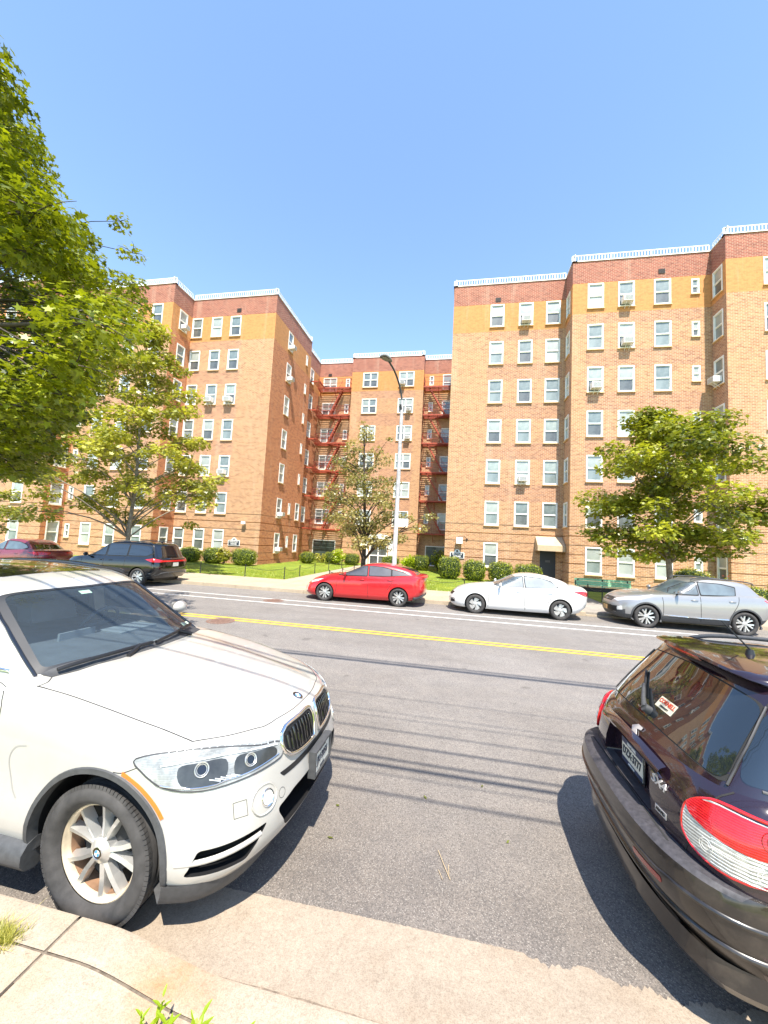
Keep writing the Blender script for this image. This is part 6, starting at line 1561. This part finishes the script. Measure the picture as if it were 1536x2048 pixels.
# right-hand plane tree in front of the tall wing
cl = crown_clumps(8.7, 18.0, [(2.3, 1.6), (3.2, 3.0), (4.3, 3.3), (5.6, 3.0), (6.8, 2.3), (7.9, 1.4), (8.6, .6)], 80, (.6, 1.0), 5, .5)
cl += [(6.3, 17.3, 2.4, .7, .45), (5.9, 17.6, 2.9, .6, .45), (7.1, 16.9, 2.2, .6, .45), (11.4, 17.2, 4.7, .8, .45), (12.1, 17.3, 4.6, .7, .45), (12.0, 17.8, 3.9, .7, .45), (10.6, 17.2, 3.2, .7, .5), (7.7, 18, 8.3, .45, .6), (10.4, 17.8, 7.4, .5, .6)]
tree('plane_tree', 'full green plane tree behind the silver crossover', (8.55, 18.0, .1), [(8.55, 18, .1), (8.58, 18, 1.2), (8.5, 18, 2.6), (8.45, 18.05, 4.4), (8.35, 18, 6.2), (8.2, 18, 7.8)], cl, 400, .175, MAPLE, M['leaf_plane'], M['bark_grey'], seed=3, r0=.15)
# left plane tree, tall and airy
cl = crown_clumps(-16.2, 16.9, [(2.6, 3.6), (3.6, 4.4), (5.2, 4.1), (7.2, 3.0), (9.2, 2.2), (11, 1.5), (12.4, .8), (13, .4)], 120, (.5, .9), 8, .5)
cl += [(-11.3, 16.4, 4.8, .6, .4), (-11.9, 16.5, 4.2, .6, .4), (-12.6, 16.6, 6.6, .6, .5), (-13.2, 16.6, 8.2, .6, .5)]
tree('plane_tree', 'tall airy pale plane tree behind the black minivan', (-16.3, 16.9, .1), [(-16.3, 16.9, .1), (-16.3, 16.9, 2.2), (-16.2, 16.9, 5), (-16.4, 17, 8), (-16.5, 17, 11.8)], cl, 300, .185, MAPLE, M['leaf_pale'], M['bark_grey'], seed=9, r0=.14, nlimb=46)
# slim dry tree beside the lamp post
cl = crown_clumps(-4.35, 17.0, [(2.0, 1.5), (3.0, 1.9), (4.4, 1.75), (5.6, 1.35), (6.8, .8), (7.6, .35)], 66, (.35, .62), 12, .6)
cl += [(-2.2, 16.6, 3.3, .45, .5), (-1.6, 16.5, 2.9, .45, .5), (-1.2, 16.5, 3.4, .35, .5), (-2.4, 16.6, 2.4, .4, .5), (-4.4, 17, 7.5, .3, 1), (-3.2, 17, 6.9, .22, .6), (-5.6, 16.9, 5.9, .35, .6)]
tree('street_tree', 'slim tree with sparse browning leaves behind the red liftback', (-4.15, 17.0, .1), [(-4.15, 17, .1), (-4.1, 17, 1.6), (-4.15, 17, 3.2), (-4.3, 17, 5.4), (-4.4, 17, 7.2)], cl, 640, .10, MAPLE, M['leaf_dry'], M['bark_dark'], seed=4, r0=.14, spread=1.3)
# small tree cut by the left edge
cl = crown_clumps(-24.6, 16.5, [(1.6, 1.6), (2.4, 2.2), (3.3, 1.6), (4.0, .6)], 26, (.45, .7), 21, .5)
tree('street_tree', 'low leafy tree cut off by the left edge above the maroon crossover', (-24.7, 16.5, .1), [(-24.7, 16.5, .1), (-24.7, 16.5, 1.5), (-24.6, 16.5, 3.4)], cl, 260, .17, MAPLE, M['leaf_plane'], M['bark_grey'], seed=5, r0=.10, nlimb=16)
# big near tree reaching in from the left
r_ = random.Random(77)
edge = curve([(-.02, -1.48), (.12, -1.42), (.19, -1.24), (.30, -1.20), (.40, -1.12), (.53, -1.06), (.62, -.975), (.70, -.945), (.78, -1.0), (.88, -1.05), (.95, -1.13), (1.05, -1.25), (1.25, -1.36), (1.38, -1.48), (1.5, -1.54), (1.62, -1.60), (1.82, -1.73)])
cl = []
while len(cl) < 250:
    Y = 3.2+5.2*r_.random(); e = r_.uniform(.02, 1.8); k = edge(e); z = 2.2+e*Y
    X = Y*(k-.10*(math.sin(e*13+1)+1)/2*(.6+.4*math.sin(Y*3))-abs(r_.gauss(0, .34)))
    r = r_.uniform(.30, .62)
    X -= r*.95
    if z > 13.8 or X < -17 or z < 2.9: continue
    cl.append((X, Y, z, r, .42))
n0_ = len(cl)
while len(cl) < n0_+80:
    Y = r_.uniform(3.6, 8.2); e = r_.uniform(.12, .62); X = Y*(edge(e)-abs(r_.gauss(0, .30))); r = r_.uniform(.35, .62)
    if 2.2+e*Y > 2.9: cl.append((X-r*.95, Y, 2.2+e*Y, r, .42))
cl += [(-7.2, 6.9, 7.6, .35, .45), (-7.3, 6.9, 8.3, .30, .5), (-7.5, 6.7, 8.9, .28, .6), (-6.7, 6.6, 6.9, .35, .45)]
tree('broadleaf_tree', 'huge green tree reaching in from the left edge over the parked cars', (-13.2, 3.0, .1), [(-13.2, 3.0, .1), (-13.1, 3.2, 3), (-12.6, 3.8, 6), (-12.4, 4.2, 9.5), (-12.6, 4.6, 13.5)], cl, 820, .11, STAR5, M['leaf_near'], M['bark_dark'], seed=6, r0=.34, nlimb=90, spread=.8)

# clipped hedges: leafy shell round a dark core
def hedge(name, label, c, dims, n=3600, mat='leaf_hedge', leaf=.055, sq=3.2, group=None, cat='hedge', taper=.12):
    t = empty(name, (c[0], c[1], .13), label=label, cat=cat, group=group)
    a, b_, h = dims[0]/2, dims[1]/2, dims[2]
    d = rng.normal(0, 1, (n, 3)); d /= (np.abs(d)**sq).sum(1, keepdims=True)**(1/sq)
    tw = 1-taper*(1-d[:, 2])*.5
    wob = 1+.05*np.sin(d[:, 0]*7+c[0]*3)+.04*np.sin(d[:, 2]*9+c[1])+.03*np.sin(d[:, 1]*17+c[0])
    P = np.stack([d[:, 0]*a*tw*wob, d[:, 1]*b_*tw*wob, h/2+d[:, 2]*h/2*wob], 1)*rng.normal(1.0, .035, (n, 1))
    N = d/np.array([a, b_, h/2])*.4+rng.normal(0, .5, (n, 3))
    leaves('foliage', P, N, leaf, OVAL*np.array([1.4, 1, 1]), M[mat], t)
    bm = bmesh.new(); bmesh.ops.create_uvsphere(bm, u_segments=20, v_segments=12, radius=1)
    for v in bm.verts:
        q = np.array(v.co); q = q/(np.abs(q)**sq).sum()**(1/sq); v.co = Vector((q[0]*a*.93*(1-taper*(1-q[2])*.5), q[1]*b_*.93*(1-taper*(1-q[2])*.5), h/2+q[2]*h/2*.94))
    me = bpy.data.meshes.new('dark_core'); bm.to_mesh(me); bm.free(); me.materials.append(M['core']); finish('dark_core', me, t, 180)
    return t
HG = 'clipped hedges in front of the apartment walls'
for i, (x0, x1, h, lab) in enumerate(((-19.25, -17.8, 1.0, 'leftmost'), (-17.4, -15.95, 1.05, 'second from left'), (-15.2, -13.5, 1.1, 'third from left'))):
    hedge('hedge', 'clipped hedge before the left wing, '+lab+' of three', ((x0+x1)/2, 24.6), (x1-x0, 1.15, h), group=HG)
for x0, x1, h, lab in ((-1.2, .28, 1.35, 'first, below the house sign'), (.38, 1.76, 1.22, 'second, left of the ground floor window'), (1.92, 3.32, 1.2, 'third, under the ground floor window'), (3.45, 5.0, 1.15, 'fourth, nearest the dark door')):
    hedge('hedge', 'clipped hedge before the right wing, '+lab, ((x0+x1)/2, 24.9), (x1-x0, 1.2, h), group=HG)
hedge('hedge', 'small round hedge in the left corner of the courtyard', (-12.3, 31), (1.3, 1.2, .95), 2500, sq=2.4, group=HG)
hedge('hedge', 'hedge left of the entrance beside the blooming shrub', (-10.6, 32.6), (1.4, 1.1, 1.0), 2500, group=HG)
hedge('hedge', 'hedge left of the entrance next to the dark tree trunk', (-8.9, 32.6), (1.4, 1.1, .95), 2500, group=HG)
hedge('hedge', 'low hedge right of the entrance, left of the lamp post', (-5.5, 32.6), (1.4, 1.1, .95), 2500, group=HG)
hedge('hedge', 'hedge right of the lamp post before the rear block', (-2.9, 31.5), (1.6, 1.2, 1.15), 2500, group=HG)
hedge('hedge', 'long low hedge behind the silver crossover', (12.1, 20.6), (3.6, .8, .95), 4200, taper=0, group=HG)
hedge('hedge', 'dark tall hedge at the right edge', (14.4, 20.4), (1.4, 1.0, 1.25), 3000, group=HG)
hedge('shrub', 'yellow green bush rising behind the low hedge', (11.2, 21.6), (1.8, 1.3, 1.55), 2600, 'leaf_plane', .07, 2.3, cat='shrub')
def bush(name, label, c, r, h, mat, n=900, leaf=.12, shape=MAPLE, cat='shrub', bloom=None):
    t = empty(name, (c[0], c[1], .13), label=label, cat=cat); b = MB(); r_ = random.Random(int(c[0]*10))
    tips = []
    for k in range(12):
        a = r_.uniform(0, 6.28); p = (math.cos(a)*r*r_.uniform(.2, .9), math.sin(a)*r*r_.uniform(.2, .9), h*r_.uniform(.5, 1)); tips.append(p); limb(b, (0, 0, 0), p, .015, .004, r_, n=4, m=4)
    b.build('stems', M['bark_dark'], t)
    P = np.array(tips)[rng.integers(0, len(tips), n)]*rng.uniform(.45, 1.02, (n, 1))+rng.normal(0, r*.16, (n, 3)); P[:, 2] = np.clip(P[:, 2], .05, h*1.05)
    leaves('foliage', P, rng.normal(0, .6, (n, 3))+np.array([0, 0, .8]), leaf, shape, M[mat], t)
    if bloom:
        m = n//4; Q = np.array(tips)[rng.integers(0, len(tips), m)]*rng.uniform(.85, 1.05, (m, 1))+rng.normal(0, r*.12, (m, 3)); leaves('blossom', Q, rng.normal(0, .6, (m, 3))+np.array([0, 0, .8]), leaf*.8, STAR5, M[bloom], t)
    return t
bush('shrub', 'pale blooming shrub between two clipped hedges of the left wing', (-15.6, 24.2), .55, 1.2, 'leaf_pale', 900, .13, bloom='leaf_bloom')
bush('shrub', 'loose pale shrub left of the entrance between hedges', (-9.8, 31.8), .7, 1.25, 'leaf_fresh', 900, .14, bloom='leaf_bloom')
bush('shrub', 'low loose shrub under the draped courtyard window', (-12.0, 33.2), .8, .75, 'leaf_pale', 800, .13)
bush('shrub', 'loose shrub right of the lamp post', (-3.8, 31.0), .7, 1.2, 'leaf_fresh', 900, .14)
bush('shrub', 'dark bushy shrub before the right courtyard window', (-1.5, 31.5), .75, 1.6, 'leaf_hedge', 1500, .12)
bush('flower_bush', 'bush of bright red flowers above the low hedge', (12.35, 21.3), .4, 1.35, 'leaf_hedge', 300, .09, bloom='leaf_red', cat='flowers')

# weeds at our feet
def weed(label, c, n, h, seed):
    r_ = random.Random(seed); t = empty('weed', (c[0], c[1], c[2]), label=label, cat='weed'); sb = MB(); lb = MB()
    for k in range(n):
        a = r_.uniform(0, 6.28); tip = Vector((math.cos(a)*h*.28, math.sin(a)*h*.22, h*r_.uniform(.7, 1.0))); P = [Vector((0, 0, 0)).lerp(tip, q/5)+Vector((0, 0, .02*math.sin(q))) for q in range(6)]
        sb.tube(P, [.004]*6, 5)
        for m in range(9):
            t_ = .35+.65*m/8; p = Vector((0, 0, 0)).lerp(tip, t_); aa = a+m*2.4+r_.uniform(-.3, .3); L = h*.42*(1-.45*(m/8)); up = .35+.9*(m/8)
            d = Vector((math.cos(aa), math.sin(aa), up)).normalized(); sd_ = d.cross(Vector((0, 0, 1))).normalized(); N_ = sd_.cross(d)
            wd = L*.13; mid = []
            for q, (u, ww) in enumerate(((0, .25), (.2, .85), (.45, 1), (.7, .7), (.9, .3), (1, 0))): mid.append((p+d*L*u-Vector((0, 0, L*.25*u*u)), ww*wd))
            for q in range(5):
                (A, wa), (B_, wb_) = mid[q], mid[q+1]; nu = -N_*.004
                lb.face([A-sd_*wa+N_*wa*.35, A, B_, B_-sd_*wb_+N_*wb_*.35]); lb.face([A, A+sd_*wa+N_*wa*.35, B_+sd_*wb_+N_*wb_*.35, B_])
    sb.build('stem', M['leaf_fresh'], t); lb.build('foliage', M['leaf_fresh'], t, smooth=60)
weed('bright green weed with long pointed leaves rising from the bottom edge', (-.98, 1.50, .03), 5, .30, 2)
weed('small weed at the bottom edge right of the taller one', (-.80, 1.52, .03), 3, .27, 5)
weed('low weed shoot at the bottom edge left of the taller one', (-1.17, 1.58, .03), 2, .20, 8)
P = np.stack([rng.normal(-2.17, .045, 1100), rng.normal(1.725, .028, 1100), np.full(1100, .12)], 1)
tag(blades('grass_tuft', P, .055, .005, leafmat('tuft_blade', (.14, .17, .01), (.55, .50, .12), .3), lean=.8), 'yellowing grass tuft growing in the kerb joint at the left edge', 'grass tuft')
# ---------------------------------------------------------------- street furniture
M['pole'] = simple('peeling_pole_paint', (.42, .41, .41), .7, var=.25, scale=7, bump=.25)
t = empty('street_lamp', (-2.46, 15.45, .13), label='tall pale street lamp with curved dark arm behind the red liftback', cat='street lamp')
b = MB(); b.lathe([(0, 0), (.19, 0), (.19, .35), (.13, .42), (.095, .5), (.085, 4), (.07, 7.0), (.06, 7.95), (0, 7.98)], 'z', 16); b.build('pole', M['pole'], t, smooth=40)
b = MB(); b.tube(crom([(0, 0, 7.7), (-.03, -.05, 8.1), (-.12, -.30, 8.55), (-.25, -.78, 8.87), (-.38, -1.30, 9.0)], 6), [.038]*25, 8); b.tube([(0, 0, 7.5), (-.06, -.11, 7.75)], .05, 8); b.build('arm', M['plastic'], t, smooth=60)
F = Matrix.Translation((-.44, -1.50, 9.03)) @ Matrix.Rotation(math.atan2(-.17, -.08)+math.pi/2, 4, 'Z')
b = MB()
prof = [(-.30, .08), (-.25, .15), (-.08, .17), (.12, .145), (.27, .08), (.32, .045)]
P = [Vector((w_, y, 0)) for y, w_ in prof]+[Vector((-w_, y, 0)) for y, w_ in prof[::-1]]
for z0, k0, z1, k1 in ((-.03, .92, 0, 1), (0, 1, .05, .9), (.05, .9, .09, .6)):
    for i in range(len(P)):
        j = (i+1) % len(P); b.face([F @ Vector((P[i].x*k0, P[i].y*k0, z0)), F @ Vector((P[j].x*k0, P[j].y*k0, z0)), F @ Vector((P[j].x*k1, P[j].y*k1, z1)), F @ Vector((P[i].x*k1, P[i].y*k1, z1))])
b.face([F @ Vector((p.x*.6, p.y*.6, .09)) for p in P]); b.face([F @ Vector((p.x*.92, p.y*.92, -.03)) for p in P[::-1]])
hd = b.build('lamp_head', simple('lamp_head_grey', (.20, .20, .20), .5), t, weld=True, smooth=45)
b = MB(); b.box((0, -.1, -.036), (.24, .26, .012), 0, F); [b.box((x, y-.1, -.044), (.03, .03, .008), 1, F) for x in (-.07, 0, .07) for y in (-.08, 0, .08)]; b.build('led_panel', [M['black'], M['clear_lens']], hd)
b = MB(); b.box((.09, -.02, 4.25), (.04, .03, .03))
b.build('bracket', M['blackmetal'], t)
sg_ = empty('street_sign', (-2.21, 15.40, 3.05), label='small white sign fixed to the pale lamp post', cat='sign')
b = MB(); pts = roundpoly([(-.24, 0, -.14), (.24, 0, -.14), (.24, 0, .14), (-.24, 0, .14)], .03); b.face([p+Vector((0, -.006, 0)) for p in pts]); b.face([p+Vector((0, .006, 0)) for p in pts[::-1]])
for i in range(len(pts)): j = (i+1) % len(pts); b.face([pts[j]+Vector((0, -.006, 0)), pts[i]+Vector((0, -.006, 0)), pts[i]+Vector((0, .006, 0)), pts[j]+Vector((0, .006, 0))])
b.build('panel', simple('sign_white', (.72, .71, .70), .4), sg_); b = MB(); b.box((.02, -.009, -.055), (.30, .004, .012)); b.build('faded_line', simple('sign_faded_red', (.55, .35, .33), .6), sg_)

# chain fences along the lawns
def post(x, y, label):
    t = empty('fence_post', (x, y, .13), label=label, cat='fence post', group='short black posts of the chain fences')
    b = MB(); b.lathe([(0, 0), (.035, 0), (.035, .03), (.022, .05), (.022, .55), (.03, .56), (.03, .585), (.02, .60), (.0, .61)], 'z', 10); b.build('shaft', M['blackmetal'], t, smooth=40)
    return t
def chain(p, q, label, sag=.14):
    b = MB(); p, q = Vector(p), Vector(q); n = 16
    b.tube([p.lerp(q, i/n)-Vector((0, 0, sag*(1-(2*i/n-1)**2))) for i in range(n+1)], .0095, 5)
    tag(b.build('chain', M['blackmetal']), label, 'chain', 'black chains hung between the short posts')
rows = [('left lawn front', [(-18.4, 18.38), (-15.8, 18.38), (-13.15, 18.38), (-10.6, 18.38), (-8.45, 18.38)]), ('left side of the courtyard path', [(-8.45, 18.38), (-8.45, 20.3), (-8.45, 22.6), (-8.45, 25.2), (-8.45, 28.2)]),
        ('right side of the courtyard path', [(-6.1, 18.38), (-6.1, 20.6), (-6.1, 23.0), (-6.1, 25.8)]), ('right lawn front', [(-6.1, 18.38), (-3.6, 18.38), (-1.6, 18.38), (.36, 18.5), (4.3, 18.5)]), ('green bench lawn', [(6.2, 18.5), (6.2, 20.4), (6.2, 22.4)]), ('lawn behind the silver crossover', [(6.2, 18.5), (8.9, 18.5), (11.6, 18.5), (14.3, 18.5)])]
done = {}
order = ['first', 'second', 'third', 'fourth', 'fifth', 'sixth']
for nm, ps in rows:
    for k, p in enumerate(ps):
        if p not in done: done[p] = post(*p, f'short black post, {order[k]} of the chain fence on the {nm}')
    for k, (p, q) in enumerate(zip(ps[:-1], ps[1:])):
        if nm == 'right lawn front' and k == 3: continue
        chain((*p, .13+.52), (*q, .13+.52), f'black chain, {order[k]} span on the {nm}')
# green bench against the right wing
t = empty('bench', (7.85, 23.2, .13), label='long green slatted bench against the right wing wall', cat='bench')
M['green'] = simple('mint_green_paint', (.30, .58, .34), .6, var=.12, scale=4)
for k in range(3): b = MB(); b.box((0, .18+k*.02, .36+k*.13), (2.85, .03, .115)); b.build('back_slat', M['green'], t)
b = MB(); [b.box((0, -.12+k*.11, .27), (2.85, .09, .03)) for k in range(3)]; b.build('seat', M['green'], t)
b = MB(); b.box((0, -.20, .12), (2.85, .02, .24)); b.build('apron', M['black'], t)
for x in (-1.25, 0, 1.25): b = MB(); b.box((x, -.12, .125), (.06, .06, .25)); b.box((x, .22, .33), (.06, .05, .66)); b.build('leg', M['blackmetal'], t)
# house name boards
def board(label, x, y, z):
    t = empty('name_board', (x, y, z), label=label, cat='sign', group='house name boards on the brick walls')
    b = MB(); W, H = .47, .20
    arc = [(-W, -H), (W, -H), (W, H-.03), (W-.05, H), (.22, H), (.16, H+.10), (.10, H+.17), (0, H+.20), (-.10, H+.17), (-.16, H+.10), (-.22, H), (-W+.05, H), (-W, H-.03)]
    F_ = [Vector((p[0], -.03, p[1])) for p in arc]; Bk = [Vector((p[0], 0, p[1])) for p in arc]; b.face(F_); b.face(Bk[::-1])
    for i in range(len(arc)): j = (i+1) % len(arc); b.face([F_[j], F_[i], Bk[i], Bk[j]])
    o = b.build('board', M['white'], t)
    b = MB(); b.box((0, -.036, 0), (.84, .012, .32)); k = [Vector((math.cos(a)*.07, -.036, H+.07+math.sin(a)*.07)) for a in np.linspace(0, 2*math.pi, 17)[:-1]]; b.face(k)
    p = b.build('dark_panel', simple('board_navy', (.025, .035, .045), .5), o)
    FM = frame((0, -.045, .07), (1, 0, 0), (0, 0, 1)); place_text('HARTLEY', .135, FM, M['white'], p, bold=.004, sx=1.15); place_text('HOUSE', .135, Matrix.Translation((0, 0, -.15)) @ FM, M['white'], p, bold=.005, sx=1.1)
board('dark name board with white border on the left wing', -15.95, 25.82, 1.62); board('dark name board with white border on the right wing', -.02, 26.47, 1.62)
# wall lamps
t = empty('wall_lamp', (.22, 26.47, 2.72), label='white box lamp on a curved arm, right wing wall', cat='lamp')
b = MB(); b.box((-.12, -.30, -.12), (.40, .30, .42)); b.build('lamp_box', M['white'], t)
b = MB(); b.tube(crom([(-.22, -.30, .10), (-.05, -.22, .17), (.2, -.1, .15), (.33, -.02, .02)], 5), .015, 6); b.lathe([(0, -.03), (.06, -.03), (.07, 0)], 'y', 12, c=(.36, 0, -.03)); b.build('arm', M['blackmetal'], t)
t = empty('wall_lamp', (-15.2, 25.82, 3.12), label='small floodlight on the left wing above its name board', cat='lamp')
b = MB(); b.box((-.02, -.20, 0), (.30, .16, .20)); b.build('lamp_box', M['ac'], t); b = MB(); b.tube([(0, 0, -.05), (0, -.15, -.10), (0, -.18, -.02)], .02, 6); b.lathe([(0, -.02), (.06, -.02), (.06, 0)], 'y', 10, c=(0, 0, -.05)); b.build('arm', M['blackmetal'], t)
# manholes and litter
def manhole(x, y, label):
    b = MB(); b.lathe([(0, .009), (.24, .009), (.25, .006), (.27, .006), (.28, .010), (.34, .010), (.345, .004)], 'z', 28, c=(x, y, 0), mats=[0, 0, 1, 0, 0, 0])
    for k in range(-3, 4): b.box((x, y+k*.06, .011), (2*math.sqrt(.05-(k*.06)**2) if .05 > (k*.06)**2 else .1, .015, .004))
    tag(b.build('manhole_cover', [simple('rusty_cast_iron', (.17, .10, .075), .8, var=.3, scale=20), M['soil']]), label, 'manhole cover')
manhole(-6.2, 12.75, 'rusty manhole cover near the white lines'); manhole(-5.85, 9.15, 'rusty manhole cover at the end of the yellow lines')
def twig(pts, r, label):
    b = MB(); b.tube(crom(pts, 4), r, 5); tag(b.build('twig', simple('dry_twig', (.45, .34, .20), .9)), label, 'twig')
twig([(-.06, 3.03, .010), (-.02, 2.92, .014), (.03, 2.80, .010)], .0025, 'long dry twig lying on the asphalt between the near cars')
twig([(-.05, 2.86, .010), (-.02, 2.79, .010)], .002, 'short dry twig on the asphalt left of the long one'); twig([(.015, 2.92, .010), (.02, 2.84, .010)], .002, 'short dry twig on the asphalt right of the long one')
for i, (x, y, s_) in enumerate(((-.85, 2.95, .02), (.30, 3.9, .018), (-.9, 3.3, .016), (.45, 3.25, .014), (-.2, 3.6, .02))):
    a = i*1.3; b = MB(); P = [Vector((x+math.cos(a+q)*s_*k, y+math.sin(a+q)*s_*k, .008+.006*(q > 2))) for q, k in ((0, 1.4), (1.1, .7), (3.14, 1.2), (4.4, .6))]; b.face(P)
    tag(b.build('fallen_leaf', M['leaf_pale']), ['tiny dry leaf on the asphalt just right of the white SUV bumper', 'tiny dry leaf on the asphalt among the cable shadows', 'tiny dry leaf beside the shadow edge of the white SUV', 'tiny dry leaf on the asphalt nearest the dark hatchback', 'tiny dry leaf in the middle between the near cars'][i], 'leaf', 'tiny fallen leaves on the road')
# power lines overhead, out of frame: they throw the stripes of shadow across the road and bonnet
t = 0
k_ = math.cos(R(SUN_AZ))/math.tan(R(SUN_EL))
for i, (ys, h, r) in enumerate(((3.57, 5.6, .013), (3.85, 5.7, .006), (3.99, 5.8, .024), (4.12, 6.0, .016), (4.41, 6.2, .016), (4.73, 6.4, .010), (5.05, 6.8, .006), (5.20, 6.9, .006), (5.70, 7.2, .006), (7.20, 9.8, .042), (7.34, 10.0, .024))):
    b = MB(); y = ys-h*k_; b.tube([(x, y, h-.0*x) for x in (-34, 34)], r, 6)
    tag(b.build('overhead_cable', M['black']), ('thick' if r > .016 else 'thin')+' black overhead cable out of frame, '+['first', 'second', 'third', 'fourth', 'fifth', 'sixth', 'seventh', 'eighth', 'ninth', 'tenth', 'eleventh'][i]+' counted from the lowest', 'cable', 'overhead cables')
for x, lab in ((-34, 'brown wooden utility pole far to the left, behind the near pavement'), (34, 'brown wooden utility pole far to the right, behind the near pavement')):
    t = empty('utility_pole', (x, 1.1, 0), label=lab, cat='utility pole'); b = MB(); b.lathe([(0, 0), (.18, 0), (.13, 10.6), (0, 10.6)], 'z', 12); b.build('pole', M['bark_dark'], t)
    b = MB(); b.box((0, .1, 5.9), (.1, 2.4, .12)); b.box((0, .6, 9.9), (.1, 2.4, .12)); b.build('crossarm', M['bark_dark'], t)
